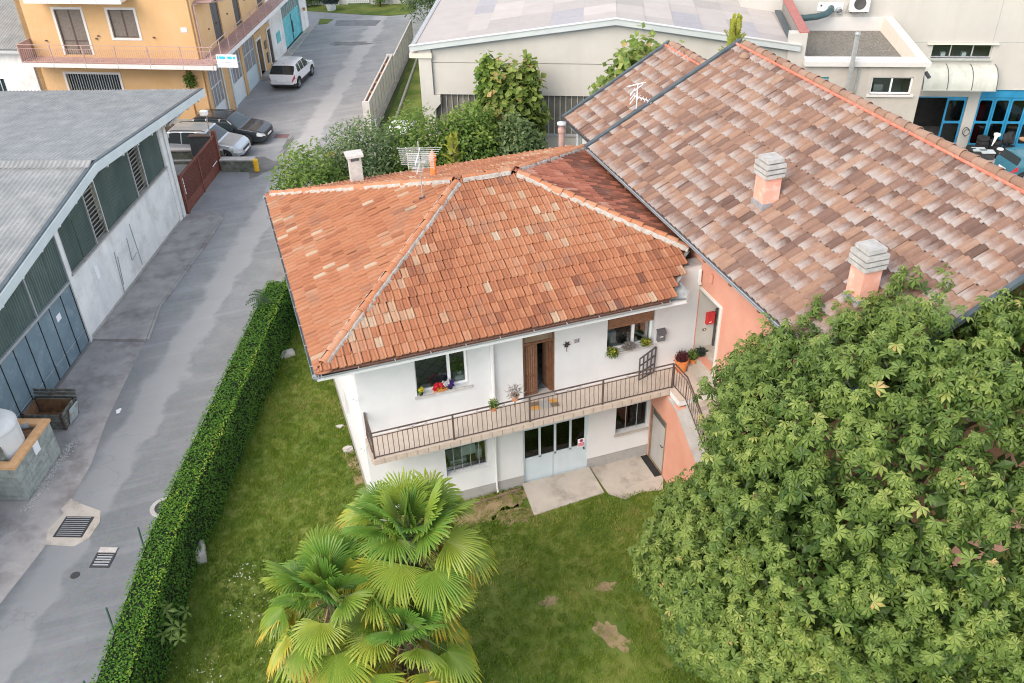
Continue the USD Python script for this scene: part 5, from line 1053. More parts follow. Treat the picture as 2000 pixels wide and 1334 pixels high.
def blue_leaf(fr, x0, x1, y, zt=2.66):
    q = sbox(x0, .04, x1, zt)
    for a, b in ((.22, 1.30), (1.42, 2.52)): q = q.difference(rr(x0 + .09, x1 - .09, a, b))
    d = put("door_leaf", MB(fr).ext(q, y, y + .05), "blue_paint", WK)
    for a, b in ((.22, 1.30), (1.42, 2.52)): put("pane", MB(fr).ext(rr(x0 + .09, x1 - .09, a, b), y + .02, y + .026), "pane_tint", d)
    return d
blue_leaf(WKF, -1.1, -.14, .05)
put("door_header", MB(WKF).box(.44, 4.6, .04, .12, 2.68, 3.1).box(-2.7, -.12, .04, .1, 2.64, 2.72), "blue_paint", WK)
for k in range(5): blue_leaf(WKF, .46 + k * .8, .46 + k * .8 + .78, .08)
put("door_track", MB(WKF).box(.44, 4.6, -.03, .04, 3.1, 3.13), "aluminium", WK)
put("workshop_back", MB(WKF).box(-2.8, 5, 3, 3.05, 0, 4), "interior_dark", WK)
put("cabinet", MB(WKF).box(.6, 1.1, .6, 1.2, 0, 2.1), "red_metal", WK); put("bench", MB(WKF).box(2.4, 3.6, .8, 1.4, .8, .9).box(2.6, 2.9, .9, 1.2, .9, 1.6), "cardboard", WK)
# annex
AN = based("annex", "low annex with gravel flat roof, pale parapet and small white window", "annex", WKF.at(-7.3, -6.5))
ax0, ax1, ay, az = -9.87, -4.72, -6.45, 6.55
p = sbox(ax0, 0, ax1, az - .25).difference(sbox(-6.88, 5.02, -5.12, 5.80)).difference(sbox(-9.2, 5.3, -8.72, 5.78))
put("wall", MB(WKF).ext(p, ay, ay + .3), "block_pale", AN); put("wall", MB(WKF).box(ax1 - .3, ax1, ay + .3, 0, 0, az - .25).box(ax0, ax0 + .3, ay + .3, 0, 0, az - .25), "block_pale", AN)
put("gravel_roof", MB(WKF).box(ax0 + .3, ax1 - .3, ay + .3, -.01, 5.9, 6.02), "gravel_roof", AN)
put("upstand", MB(WKF).box(ax0 + .3, ax1, -.06, -.005, 6.02, 6.68), "trim_white", AN)
put("parapet", MB(WKF).box(ax0, ax1 + .15, ay - .16, ay + .34, az - .26, az - .06).box(ax0, ax1 + .05, ay + .0, ay + .38, az - .058, az + .02), "trim_white", AN)
put("parapet", MB(WKF).add([(ax1 - .36, ay + .38, az + .02), (ax1 + .05, ay + .38, az + .02), (ax1 + .05, -.01, az + .16), (ax1 - .36, -.01, az + .16), (ax1 - .42, ay + .38, 6.02), (ax1 + .05, ay + .38, 6.0), (ax1 + .05, -.01, 6.0), (ax1 - .42, -.01, 6.02)], [(0, 1, 2, 3), (4, 7, 6, 5), (0, 3, 7, 4), (1, 5, 6, 2), (0, 4, 5, 1), (2, 6, 7, 3)]), "cream_trim", AN)
w = put("window", MB(WKF).ext(ring(-6.88, -5.12, 5.02, 5.80, .07), ay + .08, ay + .16).box(-6.03, -5.96, ay + .08, ay + .15, 5.08, 5.75), "pvc_white", AN)
put("pane", MB(WKF).box(-6.82, -5.18, ay + .12, ay + .126, 5.08, 5.74), "pane", w); put("window_sill", MB(WKF).box(-7.0, -5.0, ay - .08, ay + .1, 4.93, 5.02), "trim_white", AN)
put("small_window", MB(WKF).box(-9.2, -8.72, ay + .1, ay + .12, 5.3, 5.78), "teal_paint", AN)
put("room", MB(WKF).box(-9.5, -5.05, ay + 1.6, ay + 1.65, 3, 6).box(-6.6, -6.2, ay + .5, ay + .9, 4.4, 5.3), "interior_pale", AN)
put("downpipe", MB(WKF).tube([(-7.5, ay - .06, 6.2), (-7.62, ay - .06, 3.0)], .045, 8), "gutter_metal", AN, True)
put("wall_lamp", MB(WKF).beam((ax1 + .06, ay + .1, 6.0), (ax1 + .22, ay - .1, 5.8), .14, .1), "iron_dark", AN)
solo("stove_pipe", MB(WKF).lathe([(.10, 0), (.10, 5.6), (.13, 5.6), (.13, 5.68), (.10, 5.68), (.10, 5.76)], (-7.93, ay - .34, 2.1), 14), "galvanised", "tall steel stove pipe rising past the front parapet of the gravel roofed annex", "pipe", smooth=True)
solo("stove_pipe_cap", MB(WKF).lathe([(0, .1), (.16, .07), (.17, .03), (.17, 0), (0, 0)], (-7.93, ay - .34, 7.80), 14), "plate_white", "white round cap on top of the steel stove pipe", "cap") if False else None
t = based("air_conditioner", "white air conditioner outdoor unit high on the pale workshop wall", "air conditioner", WKF.at(-6.3, -.2, 7))
put("body", MB(WKF).box(-6.85, -5.95, -.42, -.08, 7.02, 7.75), "ac_white", t); put("grille", MB(WKF).lathe([(.05, 0), (.27, .0), (.29, .012), (.27, .02), (.05, .02)], (-6.4, -.42, 7.4), 20, axis=(0, -1, 0)) if False else MB(WKF).ext(shapely.Point(-6.42, 7.4).buffer(.28), -.432, -.421), "interior_dark", t)
put("bracket", MB(WKF).box(-6.8, -6.75, -.42, 0, 6.96, 7.02).box(-6.1, -6.05, -.42, 0, 6.96, 7.02), "iron_dark", t); put("cables", MB(WKF).tube([(-6.9, -.1, 7.3), (-7.0, -.08, 6.95), (-6.5, -.1, 6.82), (-6.1, -.06, 6.95)], .02, 5), "pipe_grey", t)
solo("flexible_duct", MB(WKF).tube([(-9.6, -.5, 6.78), (-9.0, -.55, 6.76), (-8.4, -.52, 6.82), (-7.95, -.42, 6.92), (-7.7, -.22, 7.05), (-7.66, 0, 7.1)], [.16 + .0 * k for k in range(6)], 12), "duct_dark", "dark corrugated flexible duct lying along the foot of the workshop wall above the gravel roof", "duct", smooth=True)
t = based("vent_outlet", "white wall plate with a round grey vent outlet beside the air conditioner", "vent", WKF.at(-7.5, 0, 7))
put("plate", MB(WKF).box(-8.3, -7.1, -.03, 0, 6.95, 7.35), "plate_white", t); put("outlet", MB(WKF).tube([(-7.3, 0, 7.05), (-7.28, -.22, 6.98)], .14, 12, False), "pipe_grey", t, True); put("small_hole", MB(WKF).lathe([(0, 0), (.05, 0), (.05, .02), (0, .02)], (-8.15, -.03, 7.22), 10, axis=(0, -1, 0)), "interior_dark", t)
# ---- the tyres and boxes before the blue doors
def tyre(fr, c, axis, lab, r=.30, w=.2, group=None):
    prof = [(r * .6, -w / 2), (r * .9, -w / 2), (r, -w * .32), (r, w * .32), (r * .9, w / 2), (r * .6, w / 2), (r * .56, 0), (r * .6, -w / 2)]
    return solo("car_tyre", MB(fr).lathe(prof, c, 20, axis=axis), "tyre", lab, "tyre", group, True)
for k in range(4): tyre(WKF, (.95, -.52, .11 + k * .205), (.05 * (k % 2), .04, 1), ("bottom", "second from the bottom", "third from the bottom", "topmost")[k] + " tyre of the four-high stack beside the white pillar", group="tyres stacked four high by the pillar")
for k in range(3): tyre(WKF, (1.62, -.50, .11 + k * .205), (.03, .05, 1), ("lowest", "middle", "upper")[k] + " black tyre of the stack under the white cloth bag", group="tyres stacked under the white bag")
tyre(WKF, (.38, -.9, .11), (0, .1, 1), "black tyre lying flat lowest at the foot of the white pillar"); tyre(WKF, (.36, -.92, .32), (.1, 0, 1), "black tyre lying flat on top of another at the foot of the pillar")
tyre(WKF, (2.25, -.55, .78), (.8, -.5, .35), "worn wide tyre leaning with its grey rim open to view", .33, .26); tyre(WKF, (2.02, -.5, .70), (.9, -.3, .15), "black tyre standing upright behind the worn wide tyre")
for k in range(2): tyre(WKF, (2.25, -.75, .11 + k * .2), (0, .05, 1), ("lower", "upper")[k] + " black tyre of the low pair behind the blue car", group="tyres stacked low behind the blue car")
t = based("cloth_bag", "white bag hanging open over the second tyre stack", "bag", WKF.at(1.5, -.7))
put("sack", MB(WKF).tube([(1.55, -.55, .98), (1.45, -.72, .75), (1.32, -.85, .45)], [.12, .07, .02], 8), "plate_white", t, True); put("rim", MB(WKF).lathe([(.0, 0), (.15, 0), (.17, .05), (.17, .12), (.14, .12), (.14, .05), (0, .04)], (1.58, -.52, .86), 12), "plate_white", t)
for nm, x, y, z, lab in (("plastic_box", .95, -1.45, .0, "pale plastic box with flat lid nearer the blue car of the two by the tyres"), ("plastic_box", .62, -1.15, .0, "pale plastic box with flat lid nearer the pillar of the two by the tyres")):
    t = based(nm, lab, "box", WKF.at(x, y)); put("body", MB(WKF).box(x - .3, x + .3, y - .2, y + .2, 0, .36), "bin_dark", t); put("lid", MB(WKF).box(x - .33, x + .33, y - .23, y + .23, .36, .41), "plastic_box", t)
t = based("canister", "dark drum with white lid and label between the boxes and the blue car", "drum", WKF.at(1.55, -1.45))
put("body", MB(WKF).lathe([(0, 0), (.16, 0), (.16, .5), (0, .5)], (1.55, -1.4, 0), 14), "iron_dark", t); put("lid", MB(WKF).lathe([(0, .56), (.14, .55), (.17, .5), (0, .5)], (1.55, -1.4, 0), 14), "plate_white", t); put("label", MB(WKF).box(1.5, 1.6, -1.565, -1.555, .2, .38), "plate_white", t)
solo("garden_hose", MB(WKF).tube([(.12 + .16 * math.cos(a), -.06 - .01 * k, .95 + .2 * math.sin(a)) for k, a in enumerate(np.linspace(0, 11, 40))], .018, 5), "iron_dark", "coiled dark hose hanging on the white pillar between the blue doors", "hose")
solo("yellow_tray", MB(WKF).lathe([(0, .0), (.25, .0), (.27, .05), (.25, .05), (.24, .02), (0, .02)], (2.9, -.7, .75), 16), "hood_wood", "round yellowish tray behind the roof of the blue car", "tray")
# ================================================================ cars
def make_car(name, label, loc, rz, paint, L=4.2, Wd=1.76, Ht=1.52, hood=.95, belt=.92, ws=(.95, .25), rear=(-1.75, -2.0), wb=2.55, cladding=False, rails=False, est=False, group="cars parked by the buildings"):
    """x forward. ws: windscreen foot and roof front; rear: roof end and rear window foot"""
    c = thing(name, label, "car", None, loc, rz)
    xs = np.unique(np.concatenate([np.linspace(-L / 2, -L / 2 + .3, 8), np.linspace(-L / 2 + .3, L / 2 - .4, 60), np.linspace(L / 2 - .4, L / 2, 10)]))
    xr, xf = -wb / 2 - .05, wb / 2 - .05; rw = Ht * .215; ra = rw + .055
    wsf, wsr = ws; rre, rwf = rear
    top = np.interp(xs, [-L / 2, -L / 2 + .06, rwf, rre, (rre + wsr) / 2, wsr, wsf, L / 2 - .35, L / 2 - .08, L / 2], [.72, .88, belt + .08, Ht - .06, Ht, Ht - .02, hood + .03, hood - .10, .72, .58])
    hw = Wd / 2 * np.interp(xs, [-L / 2, -L / 2 + .08, -L / 2 + .45, 0, L / 2 - .6, L / 2 - .15, L / 2], [.80, .92, .99, 1.0, .985, .88, .66])
    bel = np.minimum(np.interp(xs, [-L / 2, rre, wsf, L / 2], [belt + .04, belt + .05, belt - .02, .62]), top - .015)
    bot = np.full(len(xs), .24)
    for xc in (xr, xf):
        m = np.abs(xs - xc) < ra; bot[m] = np.maximum(bot[m], rw * .96 + np.sqrt(ra ** 2 - (xs[m] - xc) ** 2) - .02)
    bot = np.where(xs > L / 2 - .12, .30, bot); bot = np.where(xs < -L / 2 + .1, .34, bot)
    gh = np.clip((top - bel) / (Ht - belt), 0, 1); tw = hw * (1 - .20 * gh)
    K = 9; P = np.zeros((len(xs), K, 3)); P[:, :, 0] = xs[:, None]
    lev = [(hw * .97, bot), (hw * 1.0, bot + (bel - bot) * .30), (hw * 1.0, bot + (bel - bot) * .68), (hw * .975, bel), (hw * .975 + (tw - hw * .975) * .55, bel + (top - bel) * .5), (tw * .98, bel + (top - bel) * .88), (tw * .90, bel + (top - bel) * .965), (tw * .5, top - .004), (tw * 0, top)]
    for k, (y, z) in enumerate(lev): P[:, k, 1] = y; P[:, k, 2] = z
    n = len(xs); V = np.vstack([P.reshape(-1, 3), (P * (1, -1, 1)).reshape(-1, 3)]); off = n * K
    body, gls, lf, lr, low = [], [], [], [], []
    for i in range(n - 1):
        xm = (xs[i] + xs[i + 1]) / 2
        for k in range(K - 1):
            a, b, d, e = i * K + k, (i + 1) * K + k, (i + 1) * K + k + 1, i * K + k + 1
            side = 3 <= k <= 4 and rre + (.05 if est else .12) + (k == 4) * .05 < xm < wsf - .12 - (k == 4) * (wsf - wsr) * .42 and gh[i] > .55 and min(abs(xm - q) for q in (-.18, rre * .55)) > .045
            screen = k >= 5 and ((wsr + .05 < xm < wsf - .03) or (rwf + .02 < xm < rre - .03)) 
            tgt = gls if side or screen else lf if (xm > L / 2 - .42 and 2 <= k <= 2) or (xm > L / 2 - .36 and k == 3) else lr if (xm < -L / 2 + .24 and k in (2,)) else low if (k == 0 and (cladding or xm < -L / 2 + .2)) else body
            tgt += [(a, b, d, e), (a + off, e + off, d + off, b + off)]
    for i, sgn in ((0, 1), (n - 1, -1)):
        for k in range(K - 1):
            a, e = i * K + k, i * K + k + 1; q = (a, e, e + off, a + off) if sgn > 0 else (a, a + off, e + off, e)
            (low if k == 0 else body).append(q)
    def sub(fs): 
        fs = np.array(fs); u = np.unique(fs); m = np.zeros(len(V), int); m[u] = np.arange(len(u)); return V[u], m[fs]
    put("body", sub(body), paint, c, 50)
    put("glass", sub(gls), "car_glass", c, 50); put("headlights", sub(lf), "lamp_clear", c, 50); put("tail_lights", sub(lr), "lamp_red", c, 50)
    if low: put("bumper", sub(low), "car_plastic", c, 50)
    put("underbody", MB().box(-L / 2 + .2, L / 2 - .25, -Wd / 2 + .12, Wd / 2 - .12, .2, .5).box(xr - ra, xr + ra, -Wd / 2 + .08, Wd / 2 - .08, .3, .72).box(xf - ra, xf + ra, -Wd / 2 + .08, Wd / 2 - .08, .3, .70), "rubber", c)
    for x in (xr, xf):
        for s in (-1, 1):
            w = put("wheel", MB().lathe([(rw * .62, -.10), (rw * .92, -.11), (rw, -.07), (rw, .07), (rw * .92, .11), (rw * .62, .10)], (x, s * (Wd / 2 - .12), rw), 22, axis=(0, s, 0)), "tyre", c, True)
            rim = MB()
            for q in range(5):
                t = q * 2 * math.pi / 5; p0 = np.array([x, s * (Wd / 2 - .035), rw]); rim.beam(p0, p0 + rw * .66 * np.array([math.cos(t), 0, math.sin(t)]) - (0, s * .01, 0), .06, .03, (0, 1, 0))
            rim.lathe([(rw * .66, -.02), (rw * .70, .0), (rw * .66, .012), (rw * .60, -.02)], (x, s * (Wd / 2 - .04), rw), 22, axis=(0, s, 0)).lathe([(0, .0), (.06, 0)], (x, s * (Wd / 2 - .02), rw), 10, axis=(0, s, 0))
            put("rim", rim, "rim_metal", w); put("brake", MB().lathe([(0, 0), (rw * .62, 0)], (x, s * (Wd / 2 - .1), rw), 16, axis=(0, s, 0)), "rubber", w)
    for s in (-1, 1): put("wing_mirror", MB().beam((wsf - .35, s * (Wd / 2 - .06), belt + .03), (wsf - .35, s * (Wd / 2 + .12), belt + .08), .12, .13), paint, c)
    put("number_plate", MB().box(-L / 2 - .035, -L / 2 - .02, -.26, .26, .62, .73), "plate_white", c); put("number_plate", MB().box(L / 2 - .0, L / 2 + .012, -.26, .26, .42, .52), "plate_white", c)
    put("grille", MB().box(L / 2 - .03, L / 2 + .008, -.42, .42, .55, .64), "car_plastic", c)
    if rails:
        for s in (-1, 1): put("roof_rail", MB().tube([(rre + .15, s * (Wd / 2 - .26), Ht - .06), (rre + .3, s * (Wd / 2 - .26), Ht + .0), (wsr - .2, s * (Wd / 2 - .26), Ht + .01), (wsr, s * (Wd / 2 - .26), Ht - .05)], .018, 6), "car_plastic", c, True)
    put("aerial", MB().beam((rre + .12, 0, Ht - .03), (rre - .05, 0, Ht + .10), .012, .012), "car_plastic", c)
    return c
make_car("parked_car", "white small crossover car parked beside the yellow building, seen from behind", (3.18, 41.18, 0), 62.8, "car_white", 4.16, 1.76, 1.55, .98, .96, (.98, .30), (-1.38, -1.96), 2.54, True)
make_car("parked_car", "silver off-road car standing nose to the lane behind the brown gate", (-2.85, 30.2, 0), -25.5, "car_silver", 4.35, 1.84, 1.68, 1.02, 1.0, (.95, .35), (-1.75, -2.02), 2.66, True, True, True)
make_car("parked_car", "glossy black estate car parked behind the silver off-road car", (-1.5, 32.25, 0), -27, "car_black", 4.55, 1.80, 1.48, .93, .92, (.95, .2), (-1.75, -2.1), 2.68, False, True, True)
make_car("parked_car", "dark car mostly hidden behind the warehouse corner post", (-6.5, 34.1, 0), -26, "car_black", 4.2, 1.76, 1.50, .95, .92)
make_car("parked_car", "white car half hidden behind the corner pillar of the cream hall", (6.75, 25.9, 0), 246, "car_white", 4.1, 1.74, 1.52)
make_car("parked_car", "dark teal small car before the blue workshop doors", (35.2, 11.8, 0), -10, "car_blue", 3.75, 1.64, 1.46, .92, .92, (.85, .3), (-1.5, -1.72), 2.4, True)
# ================================================================ fence along the grass strip
t = based("metal_fence", "old white sheet metal fence with rusty inside along the lane by the grass strip", "fence", RF.at(30, 5.2))
fy0, fh = 5.2, 1.95
def fence_panel(x0, x1, z0, h, mat="fence_white"):
    n = max(1, round((x1 - x0) / 1.0))
    for k in range(n):
        a, b = x0 + (x1 - x0) * k / n, x0 + (x1 - x0) * (k + 1) / n
        put("panel", MB(RF).box(a + .012, b - .012, fy0 - .02, fy0 + .02, z0, h), mat, t); put("post", MB(RF).box(b - .03, b + .03, fy0 - .06, fy0 + .06, 0, h + .02), "fence_white", t)
fence_panel(29.7, 38.2, .32, fh); fence_panel(38.3, 47.2, .3, 1.75)
put("kerb", MB(RF).box(29.5, 47.3, fy0 - .12, fy0 + .12, 0, .30), "concrete", t)
put("top_rail", MB(RF).box(29.6, 38.3, fy0 + .22, fy0 + .30, fh - .04, fh + .04).box(29.6, 38.3, fy0 - .05, fy0 + .05, fh, fh + .05).box(38.3, 47.3, fy0 - .04, fy0 + .04, 1.75, 1.79), "fence_white", t)
for k in range(6): put("tie", MB(RF).box(29.7 + k * 1.7, 29.78 + k * 1.7, fy0 - .05, fy0 + .28, fh - .02, fh + .03), "rust", t)
put("road_side_sheet", MB(RF).box(29.6, 38.3, fy0 + .24, fy0 + .27, .3, fh - .04), "rust", t)
for x in (29.65, 38.25): put("end_post", MB(RF).box(x - .08, x + .08, fy0 - .08, fy0 + .32, 0, fh + .1), "fence_white", t)
put("lock_box", MB(RF).box(29.55, 29.75, fy0 - .35, fy0 - .12, .5, 1.0), "pipe_grey", t)
solo("ditch_edge", MB(RF).beam((31, 4.2, .1), (46, 4.5, .1), .1, .16), "concrete", "thin concrete edging between the white fence and the grass strip", "edging")
# far end of the lane
t = based("garden_wall", "pale rendered wall with a white slatted gate across the far end of the lane", "wall", RF.at(58.8, 11))
put("body", MB(RF).box(58.9, 59.1, 13.2, 20, 0, 2.4).box(58.9, 59.1, 7.0, 10.3, 0, 2.2).box(58.9, 59.1, 12.2, 13.2, 0, 2.3), "pale_render", t)
for k in range(12): put("slat", MB(RF).box(58.8, 58.88, 10.35 + k * .155, 10.48 + k * .155, .15, 2.2), "pvc_white", t)
for y in (13.0, 14.2, 15.4, 9.9, 8.6): put("pillar", MB(RF).box(58.7, 59.15, y - .15, y + .15, 0, 2.5), "cream_plaster", t)
t = based("planter", "white round planter with dark shrub on the far grass verge", "planter", RF.at(57.2, 13.2))
put("pot", MB(RF).lathe([(0, 0), (.34, 0), (.46, .55), (.42, .55), (.38, .48), (0, .48)], (57.2, 13.2, .03), 16), "plate_white", t, True)
PLANTER = t
# ================================================================ leaves
def leaf_cloud(pts, nrm, size, aspect, seed, fold=.25, jit=.6, tone=None, clusters=1):
    """small folded leaves (4 triangles) at pts, facing roughly nrm"""
    r = np.random.default_rng(seed); n = len(pts); N = nrm + r.normal(0, jit, (n, 3)); N /= np.linalg.norm(N, axis=1)[:, None]
    D = r.normal(0, 1, (n, 3)); D -= (D * N).sum(1)[:, None] * N; D /= np.linalg.norm(D, axis=1)[:, None]; S = np.cross(N, D)
    l = (size * r.uniform(.7, 1.3, n))[:, None]; w = l * aspect / 2
    a = pts; b = pts + D * l; m = pts + D * l * .5 - N * l * .06
    c = m + S * w + N * w * fold; d = m - S * w + N * w * fold
    v = np.stack([a, c, b, d, m], 1).reshape(-1, 3); k = np.arange(n)[:, None] * 5
    f = np.concatenate([k + [0, 4, 1], k + [4, 2, 1], k + [0, 3, 4], k + [4, 3, 2]], 0)
    t = np.repeat(r.random(n) if tone is None else tone, 5)
    return v, f, t
def ellipsoid_pts(c, rad, n, seed, shell=.35, bumps=.25, bs=1.0, lower=-.6, lift=0):
    """points near the surface of a lumpy ellipsoid, with the outward direction"""
    r = np.random.default_rng(seed); d = r.normal(0, 1, (n * 2, 3)); d /= np.linalg.norm(d, axis=1)[:, None]; d = d[d[:, 2] > lower][:n]
    k = 1 + bumps * 2 * (meshkit.fbm(d * 2.2 * bs + seed, 3, seed) - .5) + bumps * .8 * (meshkit.noise(d * 6 * bs + seed, seed + 3) - .5)
    u = 1 - shell * r.random(len(d)) ** 1.6
    return np.asarray(c) + d * np.asarray(rad) * (k * u)[:, None], d, u
def tuft_tone(p, r, base=.5, amp=.5, scale=1.3, seed=0):
    return np.clip(base + amp * (meshkit.noise(p * scale, seed) - .5) * 1.6 + r.normal(0, .13, len(p)), 0, 1)
# ---- hedge
HL = np.array([(-1.50, 12.6), (-5.95, .40), (-7.20, -4.15), (-8.6, -9.5)]); HR = np.array([(-.68, 12.2), (-5.18, .12), (-6.42, -4.4), (-7.8, -9.8)])
h = based("hedge", "long clipped green box hedge between the lane and the lawn", "hedge", (-5, 1.5, 0)); HT = 1.5
r = np.random.default_rng(5)
def hedge_edge(P, s):
    seg = np.linalg.norm(np.diff(P, axis=0), axis=1); cum = np.concatenate([[0], np.cumsum(seg)]); return np.stack([np.interp(s * cum[-1], cum, P[:, k]) for k in (0, 1)], -1)
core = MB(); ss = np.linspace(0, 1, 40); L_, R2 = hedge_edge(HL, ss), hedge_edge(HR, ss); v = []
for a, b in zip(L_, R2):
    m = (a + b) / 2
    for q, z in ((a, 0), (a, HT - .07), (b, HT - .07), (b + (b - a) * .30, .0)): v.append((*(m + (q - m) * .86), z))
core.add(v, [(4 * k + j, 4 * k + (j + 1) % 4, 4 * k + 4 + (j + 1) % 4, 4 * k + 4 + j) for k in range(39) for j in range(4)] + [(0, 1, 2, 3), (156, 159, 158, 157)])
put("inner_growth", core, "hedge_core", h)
n = 36000; s = r.random(n); face = r.random(n); L_, R2 = hedge_edge(HL, s), hedge_edge(HR, s); q = r.random(n); out = np.zeros((n, 3)); pts = np.zeros((n, 3))
ax = R2 - L_; ax /= np.linalg.norm(ax, axis=1)[:, None]
topm = face < .40; sm = (face >= .40) & (face < .86); lm = face >= .86
pts[topm, :2] = L_[topm] + (R2 - L_)[topm] * q[topm, None]; pts[topm, 2] = HT; out[topm] = (0, 0, 1)
slope = (1 - q) * .30
pts[sm, :2] = R2[sm] + (R2 - L_)[sm] * (slope[sm, None]); pts[sm, 2] = q[sm] * HT; out[sm, :2] = ax[sm]; out[sm, 2] = .35
pts[lm, :2] = L_[lm]; pts[lm, 2] = q[lm] * HT; out[lm, :2] = -ax[lm]
bump = (meshkit.fbm(np.c_[pts[:, 0] * 2.2, pts[:, 1] * 2.2, pts[:, 2] * 2.2], 3, 4) - .5) * .22
gap = meshkit.noise(np.c_[pts[:, 0] * 1.1, pts[:, 1] * 1.1, pts[:, 2] * 1.5 + 7], 9)
pts += out * (bump + r.normal(0, .025, n))[:, None]; keep = ~((gap > .82) & sm & (pts[:, 2] < .5))
tone = np.where(topm, .52, .44) + .25 * (meshkit.noise(pts * 1.3, 2) - .5) + r.normal(0, .17, n) + .22 * (np.abs(q - 1) < .12) * topm  # lit top and its bright lawn-side edge put into the leaf tone
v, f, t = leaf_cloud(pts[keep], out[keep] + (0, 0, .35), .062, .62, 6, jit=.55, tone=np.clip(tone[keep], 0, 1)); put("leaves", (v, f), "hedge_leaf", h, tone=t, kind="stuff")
ends = []
for a, b, nrm in ((HL[0], HR[0], (.35, .93, 0)),):
    m = 1500; q = r.random((m, 2)); P = np.c_[np.array(a) + (np.array(b) - a) * q[:, :1], q[:, 1] * HT] + np.array(nrm) * (.03 + r.normal(0, .03, (m, 1))); v, f, t = leaf_cloud(P, np.tile(np.array(nrm) + (0, 0, .3), (m, 1)), .062, .62, 8); put("end_leaves", (v, f), "hedge_leaf", h, tone=t, kind="stuff")
# return of the hedge behind the house
h2 = based("hedge", "short return of the clipped hedge running behind the white house", "hedge", (.6, 12.0, 0))
core = MB(Fr((-.85, 12.5), -17)); core.box(0, 4.2, -.32, .32, 0, HT - .06); put("inner_growth", core, "hedge_core", h2)
m = 9000; q = r.random((m, 3)); k = q[:, 2] < .45; X = q[:, 0] * 4.3; F9 = Fr((-.85, 12.5), -17)
P = np.where(k[:, None], np.c_[X, (q[:, 1] - .5) * .8, np.full(m, HT)], np.c_[X, np.full(m, -.38), q[:, 1] * HT]); Nn = np.where(k[:, None], (0, 0, 1.), (0, -1., .3))
P = P + Nn * ((meshkit.fbm(P * 2.2, 3, 3) - .5) * .2)[:, None]; v, f, t = leaf_cloud(F9(P), Nn @ F9.A.T, .062, .62, 9, tone=np.clip(.42 + r.normal(0, .2, m), 0, 1)); put("leaves", (v, f), "hedge_leaf", h2, tone=t, kind="stuff")
# weeds with feathery leaves growing out of the far end of the hedge
def compound_leaf(mb_v, base, direction, length, n, lw, droop, r, tone):
    d = unit(direction); sd = unit(np.cross(d, (0, 0, 1))); V, F, T, k = mb_v
    prev = np.asarray(base, float)
    for i in range(1, n + 1):
        q = i / n; p = np.asarray(base) + d * length * q - np.array([0, 0, droop * length * q * q])
        for s in (-1, 1):
            tip = p + sd * s * lw * (1.15 - q * .6) + d * lw * .35 - np.array([0, 0, .25 * lw]); w = d * lw * .17
            V.append([p - w * .3, (p + tip) / 2 - w, tip, (p + tip) / 2 + w]); F.append(k[0] + np.array([[0, 1, 2], [0, 2, 3]])); T.append(np.full(4, np.clip(tone + r.normal(0, .1), 0, 1))); k[0] += 4
        V.append([prev, p, p + sd * .006, prev + sd * .006]); F.append(k[0] + np.array([[0, 1, 2], [0, 2, 3]])); T.append(np.full(4, tone)); k[0] += 4; prev = p
def new_acc(): return ([], [], [], [0])
def fin(acc): return np.vstack(acc[0]), np.vstack(acc[1]), np.concatenate(acc[2])
acc = new_acc()
for k in range(9):
    a = R_(120 + k * 15); compound_leaf(acc, (-1.5, 11.6 - .12 * k, 1.35 + .05 * k), (math.cos(a), math.sin(a) * .6, .5), r.uniform(.7, 1.1), 11, .17, .45, r, .25)
v, f, t = fin(acc); solo("wild_shoot", (v, f), "olive_leaf", "wild feathery leaved shoot sticking out of the far end of the hedge over the lane", "plant", tone=t)
# young chestnut shoot in the hedge, posts and stones
def palmate(acc, c, nrm, size, r, tone, leaflets=5, spread=2.2, droop=.25):
    N = unit(nrm); D = unit(np.cross(N, r.normal(0, 1, 3))); S = np.cross(N, D); V, F, T, k = acc
    for i in range(leaflets):
        a = (i - (leaflets - 1) / 2) / ((leaflets - 1) / 2) * spread; l = size * (1 - .30 * abs(a) / spread); d = D * math.cos(a) + S * math.sin(a); s = np.cross(N, d)
        tip = c + d * l - N * l * droop; m = c + d * l * .62 + N * l * .03; w = l * .19
        V.append([c, m + s * w - N * w * .3, tip, m - s * w - N * w * .3, m + N * w * .12]); F.append(k[0] + np.array([[0, 4, 1], [1, 4, 2], [0, 3, 4], [4, 3, 2]])); T.append(np.full(5, np.clip(tone + r.normal(0, .05), 0, 1))); k[0] += 5
acc = new_acc()
for k in range(11): palmate(acc, np.array([-5.45 + r.normal(0, .22), -2.3 + r.normal(0, .32), .75 + r.random() * .55]), (.5 + r.normal(0, .3), -.3, 1), .30, r, .35)
v, f, t = fin(acc); solo("chestnut_shoot", (v, f), "tree_leaf", "young broad leaved shoot growing from the lawn side of the hedge near the front", "plant", tone=t)
for k, (x, y) in enumerate(((-6.17, .85), (-6.92, -1.75), (-7.35, -3.8))): solo("fence_post", MB().beam((x - .16, y + .02, 0), (x - .10, y, 1.25), .035, .035), "green_post", ("thin green post leaning out of the hedge below the storm grate", "thin green post leaning out of the middle of the hedge front part", "thin green post leaning out of the hedge nearest the bottom of the photo")[k], "post")
solo("stone_block", MB(Fr((-1.36, 9.5), 10)).box(-.27, .27, -.16, .16, 0, .16), "stone_pale", "pale stone block lying on the lawn by the far end of the hedge", "stone")
solo("stone", MB().ext(Polygon(blob(-.22, 3.45, .2, .12, 9, .35, 71)), .0, .10, "z").ext(Polygon(blob(-.24, 3.45, .13, .08, 8, .3, 72)), .10, .14, "z"), "stone_pale", "pale rough stone by the side wall of the white house, nearer the front corner", "stone")
solo("stone", MB().ext(Polygon(blob(-.25, 4.7, .14, .08, 8, .35, 73)), .0, .07, "z"), "stone_pale", "small pale stone by the side wall of the white house, farther from the corner", "stone")
